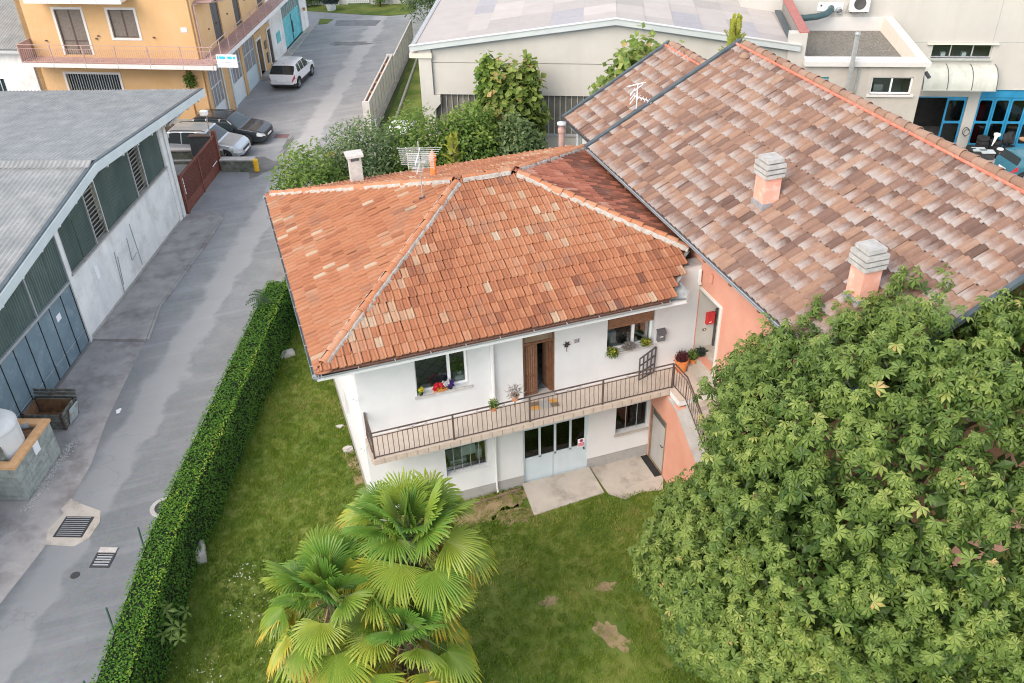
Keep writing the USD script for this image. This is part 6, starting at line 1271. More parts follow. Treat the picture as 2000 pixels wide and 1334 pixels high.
solo("boundary_stone", MB().box(-5.0, -4.75, .15, .75, 0, .35), "stone_pale", "pale stone stump at the foot of the hedge on the lawn side", "stone")
# ---- lawn grass: tufts instanced over the part in view
g = UsdGeom.PointInstancer.Define(stage, "/World/lawn_grass"); meta(g.GetPrim(), "short green grass growing all over the lawn", "grass", kind="stuff")
protos = []
for k in range(7):
    rr_ = np.random.default_rng(100 + k); V, F, T = [], [], []
    for b in range(11):
        a = rr_.random() * 6.28; rad = rr_.random() ** .5 * .09; base = np.array([rad * math.cos(a * 3), rad * math.sin(a * 3), 0]); hgt = rr_.uniform(.03, .085); lean = np.array([math.cos(a), math.sin(a), 0]) * hgt * rr_.uniform(.2, .9); s = np.array([-math.sin(a), math.cos(a), 0]) * rr_.uniform(.006, .011)
        V.append([base - s, base + s, base + lean * .5 + s * .7 + (0, 0, hgt * .7), base + lean + (0, 0, hgt * .95)]); F.append(4 * b + np.array([[0, 1, 2], [0, 2, 3]])); T.append(np.full(4, np.clip((.15, .35, .5, .6, .42, .78, .95)[k] + rr_.normal(0, .1), 0, 1)))
    p = f"/World/lawn_grass/tuft_{k}"; m = usdkit.mesh(stage, p, (np.vstack(V), np.vstack(F)), "/World/Looks/grass_blade")
    UsdGeom.PrimvarsAPI(m).CreatePrimvar("tone", Sdf.ValueTypeNames.FloatArray, "vertex").Set(Vt.FloatArray.FromNumpy(np.concatenate(T).astype(np.float32))); protos.append(p)
g.CreatePrototypesRel().SetTargets([Sdf.Path(p) for p in protos])
N0 = 60000; P = np.c_[r.uniform(-9, 12, N0), r.uniform(-10, 13, N0)]
inside = shapely.contains_xy(Polygon(lawn_poly), P[:, 0], P[:, 1]) & ~((P[:, 0] > -.02) & (P[:, 1] > -.02) & (P[:, 0] < 9.9))
for poly in (Polygon([(4.3, .1), (6.7, .1), (6.7, -1.15), (4.3, -1.3)]), Polygon([(6.6, .1), (8.6, .1), (8.5, -1.2), (8.3, -1.6), (6.7, -1.4)]), sbox(8.5, -6.3, 9.9, 0)): inside &= ~shapely.contains_xy(poly, P[:, 0], P[:, 1])
bare = np.zeros(N0)
for cx, cy, rx, ry in ((2.9, -.5, 1.6, .45), (3.65, -4.35, .34, .22), (4.75, -5.9, .45, .85), (5.2, -4.4, .6, .25)): bare = np.maximum(bare, np.exp(-(((P[:, 0] - cx) / rx) ** 2 + ((P[:, 1] - cy) / ry) ** 2)))
inside &= r.random(N0) > bare * .93; P = P[inside]; n = len(P)
dens = meshkit.fbm(np.c_[P * .7, np.zeros(n)], 3, 21); idx = np.clip((dens - .5) * 9 + 3 + r.normal(0, 1.3, n), 0, 6).astype(int)
idx = np.where((P[:, 0] < -1.5) & (r.random(n) < .5), np.minimum(idx, 2), idx)  # darker tufts near the hedge, its shadow put into the grass tone
g.CreatePositionsAttr(Vt.Vec3fArray.FromNumpy(np.c_[P, np.full(n, .008)].astype(np.float32))); g.CreateProtoIndicesAttr(Vt.IntArray.FromNumpy(idx.astype(np.int32)))
a = r.random(n) * math.pi; g.CreateOrientationsAttr(Vt.QuathArray([Gf.Quath(math.cos(x), 0, 0, math.sin(x)) for x in a])); sc = r.uniform(.7, 1.35, n); g.CreateScalesAttr(Vt.Vec3fArray.FromNumpy(np.repeat(sc[:, None], 3, 1).astype(np.float32)))
mb = MB()
for k in range(140):
    c = ((-3.6, -2.0, .9), (-3.9, -.7, .5), (-3.3, -4.0, .8), (-5.0, -3.6, .7))[k % 4]; x, y = c[0] + r.normal(0, c[2] * .45), c[1] + r.normal(0, c[2] * .5); s_ = r.uniform(.010, .02); z = .07 + r.random() * .03; mb.add([(x - s_, y, z), (x, y - s_, z + .004), (x + s_, y, z), (x, y + s_, z + .004)], [(0, 1, 2, 3)])
solo("daisies", mb, "flower_white", "scattered tiny white flowers in the shaded grass between hedge and palms", "flowers", kind="stuff")
mb_ = new_acc()
for k in range(160):
    c = np.array([r.uniform(1.2, 4.3), -.25 + r.normal(0, .14), .03]); d = unit((r.normal(0, 1), r.normal(0, 1), .9)); s_ = np.cross(d, (0, 0, 1)) * .012; l = r.uniform(.12, .3)
    mb_[0].append([c - s_, c + s_, c + d * l * .6 + s_ * .6, c + d * l + (0, 0, -.05)]); mb_[1].append(mb_[3][0] + np.array([[0, 1, 2], [0, 2, 3]])); mb_[2].append(np.full(4, .8 + .2 * r.random())); mb_[3][0] += 4
v, f, t = fin(mb_); solo("dry_grass", (v, f), "grass_blade", "dry yellowed grass along the foot of the white house wall left of the garage", "grass", tone=t, kind="stuff")
# ================================================================ chestnut tree
T = based("chestnut_tree", "big dense horse chestnut tree filling the lower right in front of the pink house", "tree", (10.4, -8.2, 0))
put("trunk", MB().tube([(10.4, -8.2, 0), (10.38, -8.15, 1.2), (10.45, -8.1, 2.6), (10.4, -8.0, 4.5), (10.45, -7.9, 6.2)], [.34, .27, .24, .17, .08], 12), "bark", T, True)
for k in range(16):
    a = k * 2.4; z = 1.9 + k * .32; rr_ = 3.4 * math.sin(min(1, (8.2 - z) / 5.2) * 1.3); put("limb", MB().tube([(10.4, -8.1, z), (10.4 + rr_ * .45 * math.cos(a), -8.1 + rr_ * .45 * math.sin(a), z + .55), (10.4 + rr_ * math.cos(a), -8.1 + rr_ * math.sin(a), z + 1.1)], [.09, .06, .02], 6), "bark", T, True)
LOBES = [(np.array([11.3, -8.2, 5.0]), np.array([5.1, 5.1, 4.15])), (np.array([8.55, -7.9, 2.7]), np.array([3.3, 3.9, 2.55]))]
r = np.random.default_rng(77)
def shell_points(n, seed, shell=.05):
    out = []
    for k, (c, rad) in enumerate(LOBES):
        P, D, u = ellipsoid_pts(c, rad, n, seed + k, shell, .16, 1.1, -.6); oc, orad = LOBES[1 - k]
        ok = (((P - oc) / orad) ** 2).sum(1) > .92; ok &= (D @ unit(CAMP - c)) > -.30
        ok &= ~((P[:, 0] > 9.7) & (P[:, 1] > -7.3) & (P[:, 2] < 7.2)) & ~((P[:, 0] > 8.3) & (P[:, 1] > -6.3) & (P[:, 2] < 2.6)) & (P[:, 2] > .35)
        out.append(np.c_[P, D][ok])
    a = np.vstack(out); return a[:, :3], a[:, 3:]
def shoot(accs, p, d, sh, n=13, length=.55):
    """an upright leading twig with whorls of drooping palmate leaves, paler towards the tip"""
    ax_ = unit(d * .55 + np.array([0, 0, 1.0]) + r.normal(0, .18, 3)); s1 = unit(np.cross(ax_, r.normal(0, 1, 3))); s2 = np.cross(ax_, s1); a = r.random() * 6.28; L = length * r.uniform(.7, 1.35)
    for k in range(n):
        q = k / (n - 1); a += 2.4; rad = s1 * math.cos(a) + s2 * math.sin(a); h = L * (q - .55)
        c = p + ax_ * h + rad * (.19 - .13 * q) + r.normal(0, .02, 3); nn = ax_ * (.45 + .5 * q) + rad * (.9 - .6 * q) + r.normal(0, .22, 3)
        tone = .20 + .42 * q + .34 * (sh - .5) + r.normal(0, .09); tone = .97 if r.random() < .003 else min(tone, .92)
        palmate(accs, c, nn, (.24 - .09 * q) * r.uniform(.8, 1.2), r, tone, 5 if r.random() < .6 else 6, 1.75, r.uniform(.15, .6))
acc = new_acc(); P, D = shell_points(1350, 201, .10); shade = meshkit.noise(P * .75, 5)
for p, d, sh in zip(P, D, shade): shoot(acc, p, d, sh)
P, D = shell_points(4200, 221, .30); keep = r.random(len(P)) < .9
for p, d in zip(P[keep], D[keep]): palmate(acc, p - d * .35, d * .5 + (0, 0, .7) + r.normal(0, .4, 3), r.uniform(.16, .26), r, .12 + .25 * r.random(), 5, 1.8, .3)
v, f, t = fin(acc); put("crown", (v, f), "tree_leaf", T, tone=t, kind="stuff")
for c, rad in LOBES: # dark filler leaves, shade inside the crown put into their tone
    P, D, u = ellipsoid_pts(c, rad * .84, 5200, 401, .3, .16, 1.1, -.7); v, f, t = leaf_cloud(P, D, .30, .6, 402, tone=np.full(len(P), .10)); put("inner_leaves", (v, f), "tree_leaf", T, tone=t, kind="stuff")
P, D = shell_points(900, 311, .02); dist = np.linalg.norm(P - CAMP, axis=1); o = [i for i in np.argsort(dist) if in_view(P[i], -30)[0]][:220]
for i in o:
    a1 = new_acc(); palmate(a1, P[i] + D[i] * .12, D[i] * .5 + (0, 0, .8) + r.normal(0, .3, 3), r.uniform(.20, .27), r, float(np.clip(.55 + r.normal(0, .16), 0, .92)) if r.random() > .01 else .97, 6, 1.8, .35); v, f, t = fin(a1); put("leaf", (v, f), "tree_leaf", T, tone=t)
# ================================================================ palms
def palm(name, label, base, hgt, n, seed, spread=1.0):
    r = np.random.default_rng(seed); t = based(name, label, "palm", base); bx, by, _ = base; top = np.array([bx, by, hgt])
    put("trunk", MB().tube([(bx, by, 0), (bx + .03, by, hgt * .4), (bx, by, hgt * .75), (bx, by, hgt)], [.15, .15, .17, .14], 12), "palm_trunk", t, True)
    for k in range(26):
        a = k * 2.4; z = hgt * .55 + k * hgt * .016; put("leaf_base", MB().beam((bx + .13 * math.cos(a), by + .13 * math.sin(a), z), (bx + .30 * math.cos(a), by + .30 * math.sin(a), z + .22), .07, .02), "dry_straw", t)
    for k in range(n):
        q = (k + .5) / n; a = k * 2.39996 + r.normal(0, .35); el = R_(84 - 142 * q ** .95) + r.normal(0, .13)      # young leaves upright, old ones hanging
        dead = q > .93; pl = (.50 + .60 * min(1, q * 2.0)) * spread * r.uniform(.8, 1.15)
        d = np.array([math.cos(a) * math.cos(el), math.sin(a) * math.cos(el), math.sin(el)]); mid = top + d * pl * .5 + (0, 0, .06); hub = top + d * pl + (0, 0, -.12 * q)
        up0 = unit(np.cross(unit(np.cross(d, (0, 0, 1)) + 1e-6), d)); roll = r.normal(0, .35)
        fwd_ = unit(d * (1.0 - .35 * q) + np.array([0, 0, -.10 - .95 * q ** 1.2]) + r.normal(0, .10, 3)); sd = unit(np.cross(fwd_, up0 + np.array([0, 0, .2]))); nn = np.cross(sd, fwd_)
        sd, nn = sd * math.cos(roll) + nn * math.sin(roll), nn * math.cos(roll) - sd * math.sin(roll)
        V, F, Tn = [], [], []; m = int(r.integers(30, 40)); R0 = r.uniform(.74, .95) * (1.0 if q > .12 else .75 + 2 * q) * spread; base_t = .36 + .24 * r.random() + (.10 if .35 < q < .7 else 0) + (.30 * max(0, q - .60) / .3)
        ang = R_(r.uniform(88, 118) if not dead else 55); fold = r.uniform(-.1, .45)
        def pt(b, rad, pleat, s):
            e = abs(b) / ang; cup = rad * (.06 * math.cos(b) - fold * e ** 1.5); sg = -(.14 + .95 * q) * max(0, rad / R0 - s) ** 1.7 * R0 * 1.1
            return hub + rad * (math.cos(b) * fwd_ + math.sin(b) * sd) + nn * (cup + pleat) + np.array([0, 0, sg])
        for i in range(m):
            b0, b1 = -ang + 2 * ang * i / m, -ang + 2 * ang * (i + 1) / m; bm = (b0 + b1) / 2
            Rl = R0 * (.74 + .26 * math.cos(bm * .9)) * r.uniform(.90, 1.05); split = Rl * r.uniform(.40, .54); sp = .55; hang = r.uniform(0, .10) * (.3 + q)
            g0, g1 = b0 * .80 + bm * .20, b1 * .80 + bm * .20; h0, h1 = b0 * .55 + bm * .45, b1 * .55 + bm * .45; tipd = r.normal(0, .03); x1, x2 = split + (Rl - split) * .38, split + (Rl - split) * .75
            dz = lambda w: np.array([0, 0, -hang * w])
            k0 = len(V); V += [hub + nn * .004, pt(b0, split, .0, sp), pt(bm, split * 1.02, .024, sp), pt(b1, split, .0, sp), pt(g0, x1, -.004, sp) + dz(.2), pt(bm, x1, .016, sp) + dz(.2), pt(g1, x1, -.004, sp) + dz(.2),
                pt(h0 + tipd, x2, -.006, sp) + dz(.6), pt(bm + tipd, x2, .008, sp) + dz(.6), pt(h1 + tipd, x2, -.006, sp) + dz(.6), pt(bm + tipd * 1.6, Rl, -.01, sp) + dz(1.2)]
            F += [[k0 + x for x in tri] for tri in ((0, 1, 2), (0, 2, 3), (1, 4, 5), (1, 5, 2), (2, 5, 6), (2, 6, 3), (4, 7, 8), (4, 8, 5), (5, 8, 9), (5, 9, 6), (7, 10, 8), (8, 10, 9))]
            e = .96 if dead else base_t; lt = r.normal(0, .03); tp = .98 if dead else np.clip(base_t + .06 + (.62 * max(0, q - .40) / .4) * r.uniform(.4, 1.3), 0, .93)
            w_ = lambda x: e + (tp - e) * x ** 2 + lt
            Tn += [e + .06, w_(.3), w_(.3) + .03, w_(.3), w_(.5), w_(.5), w_(.5), w_(.8), w_(.8), w_(.8), tp]
        fr_ = put("frond", (np.array(V), np.array(F)), "palm_leaf", t, tone=np.clip(np.array(Tn) + r.normal(0, .015, len(Tn)), 0, 1))
        put("stalk", MB().tube([top, mid, hub], [.022, .016, .010], 5, False), "palm_stalk" if not dead else "dry_straw", fr_)
palm("fan_palm", "taller fan palm in front of the house, nearer the garage", (.10, -5.25, 0), 4.6, 46, 401, 1.02)
palm("fan_palm", "broader yellowing fan palm nearer the hedge", (-1.80, -5.75, 0), 3.9, 42, 402, 1.04)
palm("fan_palm", "lowest fan palm nearest the bottom edge of the photo", (-.45, -6.6, 0), 3.3, 34, 403, .95)
# ================================================================ bushes and trees beyond the house
def bush(name, label, c, rad, n, seed, mat="bush_leaf", size=.13, aspect=.5, cat="bush", trunk=True, jit=.7, bumps=.35, group=None):
    t = based(name, label, cat, (c[0], c[1], 0), group); r = np.random.default_rng(seed)
    P, D, u = ellipsoid_pts(c, rad, n, seed, .55, bumps, 1.2, -.7)
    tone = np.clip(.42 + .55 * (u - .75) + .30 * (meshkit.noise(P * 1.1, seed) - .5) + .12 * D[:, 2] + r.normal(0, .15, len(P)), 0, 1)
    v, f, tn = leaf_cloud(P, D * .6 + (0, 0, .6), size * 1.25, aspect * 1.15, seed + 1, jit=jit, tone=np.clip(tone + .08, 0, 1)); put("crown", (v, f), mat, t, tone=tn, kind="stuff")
    if trunk:
        put("stem", MB().tube([(c[0], c[1], 0), (c[0] + .05, c[1], c[2] * .6), (c[0], c[1] + .1, c[2])], [.09, .07, .03], 7), "bark", t, True)
        for k in range(5):
            a = k * 1.3; put("branch", MB().tube([(c[0], c[1], c[2] * .4), (c[0] + rad[0] * .6 * math.cos(a), c[1] + rad[1] * .6 * math.sin(a), c[2] + rad[2] * .3)], [.05, .015], 5), "bark", t, True)
    return t
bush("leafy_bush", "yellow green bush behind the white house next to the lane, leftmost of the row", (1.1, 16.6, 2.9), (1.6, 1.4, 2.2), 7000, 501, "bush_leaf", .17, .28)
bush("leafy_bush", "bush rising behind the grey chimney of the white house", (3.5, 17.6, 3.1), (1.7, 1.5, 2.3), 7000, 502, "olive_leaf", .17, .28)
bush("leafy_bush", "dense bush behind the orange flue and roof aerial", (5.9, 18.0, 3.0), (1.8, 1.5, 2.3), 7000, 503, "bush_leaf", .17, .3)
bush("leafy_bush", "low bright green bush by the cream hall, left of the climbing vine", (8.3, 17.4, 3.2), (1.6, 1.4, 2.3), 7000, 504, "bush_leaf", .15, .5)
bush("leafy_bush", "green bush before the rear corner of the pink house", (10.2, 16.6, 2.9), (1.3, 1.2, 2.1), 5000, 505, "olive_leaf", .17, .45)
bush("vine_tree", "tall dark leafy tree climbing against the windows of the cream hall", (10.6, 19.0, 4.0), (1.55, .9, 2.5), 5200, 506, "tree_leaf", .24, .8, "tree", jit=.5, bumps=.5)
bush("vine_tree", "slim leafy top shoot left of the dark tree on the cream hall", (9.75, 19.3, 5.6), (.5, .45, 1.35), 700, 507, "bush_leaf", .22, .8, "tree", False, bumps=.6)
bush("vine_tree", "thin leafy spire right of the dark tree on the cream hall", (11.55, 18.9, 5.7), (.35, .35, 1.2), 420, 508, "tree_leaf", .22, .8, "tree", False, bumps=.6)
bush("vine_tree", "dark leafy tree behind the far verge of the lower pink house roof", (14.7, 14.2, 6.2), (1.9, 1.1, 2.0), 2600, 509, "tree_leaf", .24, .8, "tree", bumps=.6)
def feather_tree(name, label, base, n, hgt, seed, mat="yellow_leaf", tone=.6, ln=1.1):
    r = np.random.default_rng(seed); t = based(name, label, "tree", base); acc = new_acc(); bx, by, _ = base
    for k in range(n):
        a = k * 2.4; z = hgt * (.55 + .45 * (k / n)); e = .2 + .9 * (k / n); compound_leaf(acc, (bx, by, z), (math.cos(a) * (1.2 - e), math.sin(a) * (1.2 - e), e), ln * r.uniform(.8, 1.2) * (1.15 - .5 * k / n), 12, .26, .35, r, tone + r.normal(0, .15))
    v, f, tn = fin(acc); put("crown", (v, f), mat, t, tone=tn, kind="stuff"); put("trunk", MB().tube([(bx, by, 0), (bx + .1, by, hgt * .5), (bx, by, hgt)], [.11, .08, .02], 7), "bark", t, True)
feather_tree("tree_of_heaven", "feathery yellow green young tree behind the ridge of the pink house", (18.6, 13.6, 0), 46, 8.6, 511, ln=1.5)
feather_tree("tree_of_heaven", "small feathery yellow shoots among the bushes behind the orange flue", (7.2, 16.4, 0), 18, 4.6, 512, ln=.9)
feather_tree("tree_of_heaven", "yellowish shoots beside the red flue at the rear corner of the pink house", (9.4, 13.6, 0), 14, 4.3, 513, ln=.7)
w_ = bush("willow_tree", "drooping pale green willow overhanging the far right side of the lane", (14.6, 47.2, 3.6), (2.6, 3.2, 2.6), 7000, 521, "olive_leaf", .3, .16, "tree", jit=.9, bumps=.4)
bush("willow_tree", "bushy tree growing behind the willow at the far end of the lane", (16.6, 51.0, 3.5), (2.6, 3.0, 3.0), 5200, 522, "bush_leaf", .26, .3, "tree")
bush("verge_shrub", "dark low shrubs along the pale wall on the far grass verge", (6.2, 60.2, .8), (3.6, .6, .9), 2500, 523, "bush_leaf", .2, .4, "shrub", False)
bush("verge_shrub", "thin shrub at the right end of the far grass verge", (12.4, 57.6, 1.2), (.5, .5, 1.4), 500, 525, "bush_leaf", .2, .4, "shrub", True)
pc = RF.at(57.2, 13.2); P, D, u = ellipsoid_pts((pc[0], pc[1], .85), (.7, .7, .42), 1500, 524, .5, .3); v, f, t = leaf_cloud(P, D, .14, .5, 3); put("plant", (v, f), "dark_bush", PLANTER, tone=t)
bush("wall_plant", "small climbing plant on the yellow wall under the balcony corner", tuple(YL([-.9, -.12, 2.9])), (.35, .15, .5), 260, 526, "bush_leaf", .14, .5, "plant", False)
# ================================================================ small things on and around the houses
def plant_mass(t, c, rad, n, seed, mat, size, aspect=.4, name="plant", jit=.8):
    P, D, u = ellipsoid_pts(c, rad, n, seed, .6, .3, 1, -.8); v, f, tn = leaf_cloud(P, D * .7 + (0, 0, .4), size, aspect, seed + 1, jit=jit); return put(name, (v, f), mat, t, tone=tn)
def pot(name, label, c, r0, r1, h, mat="terracotta", cat="flower pot", rim=True):
    t = based(name, label, cat, c); put("pot", MB().lathe([(0, 0), (r0, 0), (r1, h * .86), (r1 * 1.06, h * .87), (r1 * 1.06, h), (r1 * .92, h), (r1 * .88, h * .9), (0, h * .88)], c, 18), mat, t, 40); put("soil", MB().lathe([(0, h * .9), (r1 * .88, h * .9)], c, 14), "soil", t); return t
t = pot("flower_pot", "large orange pot of dark red leaves at the end of the balcony", (9.33, -.27, 3.217), .145, .20, .42, "pot_orange"); plant_mass(t, (9.33, -.27, 3.72), (.19, .19, .15), 420, 601, "plant_dark", .07)
for k in range(5): put("stem", MB().tube([(9.33, -.27, 3.65), (9.33 + .1 * math.cos(k * 1.3), -.27 + .1 * math.sin(k * 1.3), 3.95)], .006, 4), "iron_brown", t)
t = pot("flower_pot", "small orange pot with a green plant on the step beside the large pot", (9.70, -.26, 3.39), .07, .10, .16, "pot_orange"); plant_mass(t, (9.70, -.26, 3.68), (.14, .14, .16), 260, 602, "pot_plant", .10)
t = pot("plant_bowl", "dark round bowl plant on the upper entrance step", (9.98, -.24, 3.56), .08, .12, .10, "iron_dark"); plant_mass(t, (9.98, -.24, 3.72), (.15, .15, .10), 320, 603, "dark_bush", .07)
t = pot("flower_pot", "terracotta pot with spiky pale plant hung on the balcony rail before the brown door", (3.98, -.95, 4.10), .08, .115, .18); plant_mass(t, (3.98, -.95, 4.38), (.18, .18, .14), 160, 604, "plant_silver", .16, .12); put("hook", MB().beam((3.98, -.95, 4.1), (3.98, -.93, 3.85), .03, .01), "iron_brown", t)
t = pot("flower_pot", "small terracotta pot with green shoots hung on the balcony rail beside the white pipe", (3.37, -.97, 3.93), .06, .085, .14); plant_mass(t, (3.37, -.97, 4.16), (.10, .10, .12), 120, 605, "pot_plant", .13, .2)
t = pot("flower_pot", "small pot of yellow flowers at the left end of the left upper window sill", (1.66, .04, 4.195), .05, .07, .09, "rubber"); plant_mass(t, (1.66, .04, 4.33), (.09, .08, .08), 160, 606, "pot_plant", .06); plant_mass(t, (1.66, .02, 4.36), (.07, .06, .06), 90, 607, "flower_yellow", .05, .9, "flowers")
t = based("window_box", "window box of red and white flowers on the left upper window sill", "flower box", (2.2, .04, 4.2)); put("box", MB().box(2.02, 2.38, -.02, .10, 4.196, 4.29), "terracotta", t)
plant_mass(t, (2.2, .03, 4.33), (.19, .09, .07), 200, 608, "pot_plant", .06)
for k, (x, z, m) in enumerate(((2.10, 4.40, "flower_red"), (2.20, 4.42, "flower_red"), (2.14, 4.34, "flower_red"), (2.05, 4.33, "flower_red"), (2.27, 4.36, "flower_red"), (2.31, 4.42, "flower_white"), (2.36, 4.40, "flower_white"), (2.25, 4.31, "flower_orange"), (2.17, 4.30, "flower_yellow"))): plant_mass(t, (x, .0, z), (.06, .05, .05), 60, 610 + k, m, .055, .9, "flower")
t = pot("flower_pot", "dark pot of violet and white flowers on the sill beside the red flowers", (2.48, .04, 4.195), .055, .075, .10, "rubber"); plant_mass(t, (2.48, .03, 4.36), (.10, .09, .09), 160, 630, "flower_violet", .06, .9, "flowers"); plant_mass(t, (2.42, .02, 4.43), (.05, .05, .04), 40, 631, "flower_white", .05, .9, "flowers")
t = pot("flower_pot", "house plant in a pale pot standing inside the left upper window", (2.84, .42, 4.35), .07, .09, .12, "stone_pale"); plant_mass(t, (2.80, .42, 4.62), (.17, .12, .19), 160, 632, "pot_plant", .13, .4); put("stand", MB().box(2.7, 2.98, .3, .55, 3.25, 4.35), "interior_pale", t)
for nm, x, rad, m, lab, sd in (("flower_pot", 7.20, (.18, .14, .17), "pot_plant", "bushy yellow green plant hanging over the left end of the right upper window sill", 640), ("flower_pot", 7.72, (.22, .11, .12), "plant_silver", "silvery heather plant in the middle of the right upper window sill", 642), ("flower_pot", 8.24, (.15, .11, .11), "pot_plant", "low yellow green plant at the right end of the right upper window sill", 644)):
    t = pot(nm, lab, (x, .04, 4.195), .06, .085, .11, "rubber"); plant_mass(t, (x, -.03 if sd != 640 else -.08, 4.34 if sd != 640 else 4.25), rad, 420, sd, m, .07, .35); 
    if m == "pot_plant": plant_mass(t, (x, -.06, 4.36 if sd != 640 else 4.28), tuple(q * .9 for q in rad), 130, sd + 1, "flower_yellow", .05, .5, "flowers")
# trellis
A0, A1, B0, B1 = map(np.array, ((7.98, -.27, 3.22), (7.99, -.24, 3.95), (8.55, -.08, 3.24), (8.58, -.05, 4.10)))
t = based("trellis", "dark wooden grid trellis leaning at the balcony wall left of the large orange pot", "trellis", (8.27, -.17, 3.22))
for k in range(5): q = k / 4; put("upright", MB().beam(A0 + (B0 - A0) * q, A1 + (B1 - A1) * q, .035, .03, (0, 1, 0)), "shutter_dark", t)
for k in range(4): q = k / 3; put("rung", MB().beam(A0 + (A1 - A0) * q, B0 + (B1 - B0) * q, .03, .034, (0, 1, 0)), "shutter_dark", t)
# mailboxes, number, ornament
t = based("mailbox", "dark grey mailbox on the white wall right of the upper window", "mailbox", (8.70, -.06, 4.45)); put("body", MB().box(8.59, 8.82, -.11, -.002, 4.30, 4.56), "mail_grey", t); put("lid", MB().add([(8.57, -.15, 4.55), (8.84, -.15, 4.55), (8.84, 0, 4.66), (8.57, 0, 4.66), (8.57, -.15, 4.57), (8.84, -.15, 4.57), (8.84, 0, 4.68), (8.57, 0, 4.68)], [(0, 3, 2, 1), (4, 5, 6, 7), (0, 1, 5, 4), (1, 2, 6, 5), (3, 0, 4, 7)]), "mail_grey", t); put("name_label", MB().box(8.66, 8.75, -.113, -.111, 4.44, 4.47), "plate_white", t)
t = based("mailbox", "bright red mailbox on the cream wall of the entrance niche", "mailbox", (10.2, -.1, 4.72)); put("body", MB().box(10.10, 10.34, -.16, -.045, 4.56, 4.90), "red_metal", t); put("lid", MB().box(10.09, 10.35, -.175, -.045, 4.90, 4.925), "red_metal", t); put("name_label", MB().box(10.16, 10.25, -.163, -.161, 4.62, 4.645), "plate_white", t)
t = based("doorbell", "small brass doorbell plate below the red mailbox", "doorbell", (10.1, -.06, 4.34)); put("plate", MB().box(10.04, 10.16, -.06, -.045, 4.30, 4.38), "weathered_wood", t); put("button", MB().box(10.09, 10.12, -.065, -.06, 4.325, 4.355), "plate_white", t)
t = based("house_number", "small house number plate on the white wall beside the brown door", "house number", (6.12, 0, 4.88)); put("plate", MB().box(6.04, 6.21, -.012, -.001, 4.81, 4.95), "number_plate", t); text_on(WF, "23", 6.065, -.0125, 4.835, .09, "letter_dark", t, width=.125)
t = based("wall_ornament", "dark forged flower ornament on the white wall right of the brown door", "ornament", (5.82, 0, 4.84))
for k in range(6): a = R_(90 + 60 * k + 20); put("petal", MB().add([(5.82, -.03, 4.85), (5.82 + .06 * math.cos(a + .5), -.045, 4.85 + .06 * math.sin(a + .5)), (5.82 + .12 * math.cos(a), -.03, 4.85 + .12 * math.sin(a)), (5.82 + .06 * math.cos(a - .5), -.045, 4.85 + .06 * math.sin(a - .5))], [(0, 3, 2, 1), (0, 1, 2, 3)]), "iron_brown", t)
put("centre", MB().lathe([(0, 0), (.035, .0), (.025, .03), (0, .04)], (5.82, -.02, 4.85), 8, axis=(0, -1, 0)), "iron_brown", t); put("stem", MB().beam((5.82, -.02, 4.8), (5.825, -.02, 4.60), .012, .012), "iron_brown", t)
# rugs and mat
t = based("rug", "patterned rug of orange and beige squares lying on the balcony before the brown door", "rug", (5.0, -.36, 3.22)); FR = Fr((5.03, -.36), -6)
put("base", MB(FR).box(-.42, .42, -.19, .19, 3.216, 3.226), "rug_mat", t)
for a, b, c, d, m in ((-.4, -.14, -.17, -.02, "rug_orange"), (-.13, .16, -.16, .17, "kerb_pale"), (.17, .40, .02, .17, "rug_orange"), (-.4, -.14, -.01, .17, "weathered_wood"), (.17, .40, -.17, .01, "weathered_wood")): put("patch", MB(FR).box(a, b, c, d, 3.226, 3.230), m, t)
solo("door_mat", MB().box(8.32, 8.53, -1.06, -.08, .03, .05), "rubber", "long black rubber mat at the foot of the grey cellar door", "mat")
# notice on the garage door
t = based("parking_notice", "white and red no parking notice on the garage door", "sign", (6.34, .02, 1.12)); put("plate", MB().box(6.235, 6.455, .022, .028, .955, 1.275), "plate_white", t)
put("ring", MB().ext(shapely.Point(6.35, 1.195).buffer(.058).difference(shapely.Point(6.35, 1.195).buffer(.042)), .018, .021), "sign_red", t); put("disc", MB().ext(shapely.Point(6.35, 1.195).buffer(.041), .018, .021), "sign_blue", t); put("bar", MB().ext(Polygon([(6.315, 1.225), (6.325, 1.232), (6.385, 1.165), (6.377, 1.158)]), .014, .0175), "sign_red", t)
put("red_panel", MB().box(6.255, 6.435, .018, .0215, .985, 1.115), "sign_red", t); text_on(WF, "PASSO", 6.27, .0175, 1.06, .032, "plate_white", t, width=.15); text_on(WF, "CARRABILE", 6.265, .0175, 1.01, .028, "plate_white", t, width=.16)
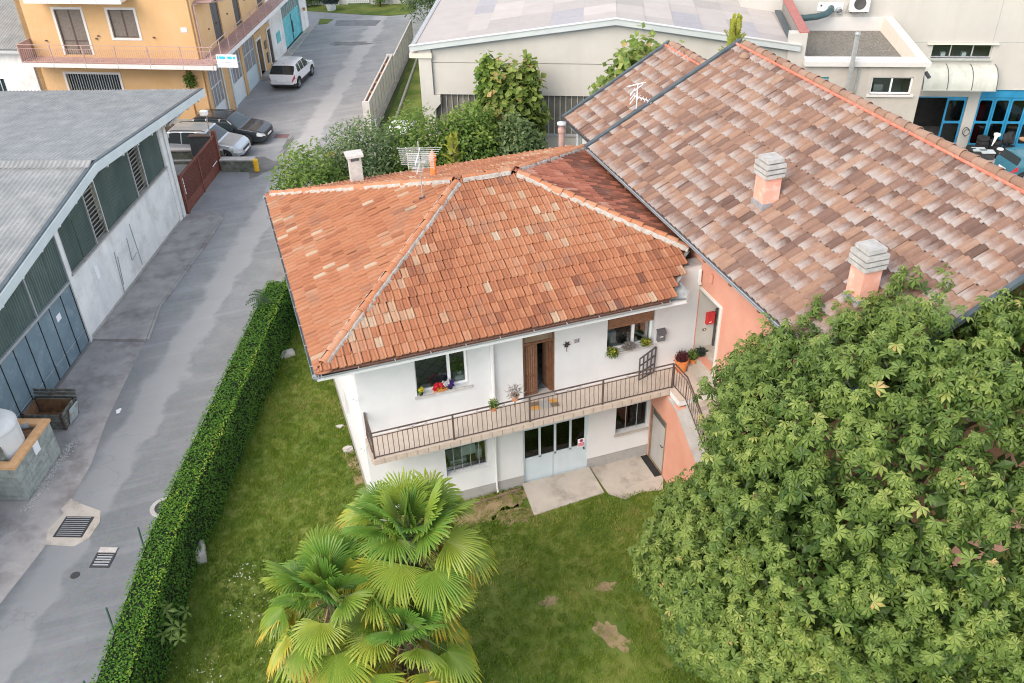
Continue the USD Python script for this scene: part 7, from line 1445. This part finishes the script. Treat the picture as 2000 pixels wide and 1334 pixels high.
# television aerials
def aerial(name, label, base, h, k, seed, yaw):
    t = based(name, label, "aerial", base); bx, by, bz = base; F0 = Fr((bx, by), yaw); put("mast", MB().tube([(bx, by, bz - .2), (bx, by, bz + h)], .018, 6), "galvanised", t, True)
    put("boom", MB(F0).box(-.35, .9, -.012, .012, bz + h * .80, bz + h * .80 + .024), "aluminium", t)
    for i in range(9): w_ = .62 - .03 * i; put("element", MB(F0).box(-.3 + i * .14, -.288 + i * .14, -w_, w_, bz + h * .80 + .02, bz + h * .80 + .034), "aluminium", t)
    put("boom", MB(F0).box(-.15, .75, -.01, .01, bz + h * .62, bz + h * .62 + .02), "aluminium", t)
    for i in range(8): put("element", MB(F0).box(-.1 + i * .1, -.09 + i * .1, -.16, .16, bz + h * .62 + .015, bz + h * .62 + .027), "aluminium", t)
    for s in (-1, 1):
        for i in range(9): put("reflector_bar", MB(F0).box(-.24, -.228, .02 * s, s * .36, bz + h * .48 + i * .055, bz + h * .48 + i * .055 + .014) if s > 0 else MB(F0).box(-.24, -.228, -.36, -.02, bz + h * .48 + i * .055, bz + h * .48 + i * .055 + .014), "aluminium", t)
        put("reflector_frame", MB(F0).box(-.245, -.225, s * .36 - .01, s * .36 + .01, bz + h * .46, bz + h * .46 + .5), "aluminium", t)
    put("foot", MB().box(bx - .10, bx + .10, by - .03, by + .03, bz - .06, bz + .03).box(bx - .3, bx - .1, by - .08, by - .03, bz - .10, bz - .04), "iron_dark", t)
    return t
aerial("television_aerial", "large white television aerial on a mast on the orange tiled roof", (3.09, 4.3, 7.82), 1.72, 1, 701, 250)
t = based("television_aerial", "small white television aerial on the lower beige tiled roof", "aerial", (11.2, 7.3, 7.95)); put("mast", MB().tube([(11.2, 7.3, 7.8), (11.2, 7.3, 9.15)], .02, 6), "plate_white", t, True)
FA = Fr((11.2, 7.3), -40)
put("boom", MB(FA).beam((-.1, 0, 8.75), (.75, 0, 8.55), .025, .025), "plate_white", t)
for i in range(7): put("element", MB(FA).box(-.05 + i * .11, -.035 + i * .11, -.20 + .01 * i, .20 - .01 * i, 8.73 - i * .027, 8.75 - i * .027), "plate_white", t)
put("reflector", MB(FA).box(-.16, -.14, -.3, .3, 8.55, 8.60).box(-.16, -.14, -.3, .3, 8.85, 8.90).box(-.16, -.14, -.3, .3, 8.7, 8.73), "plate_white", t)
put("upper_element", MB(FA).beam((-.3, -.2, 9.1), (.2, .25, 9.15), .04, .02).beam((.0, -.35, 9.05), (.1, .3, 9.05), .03, .02), "plate_white", t)
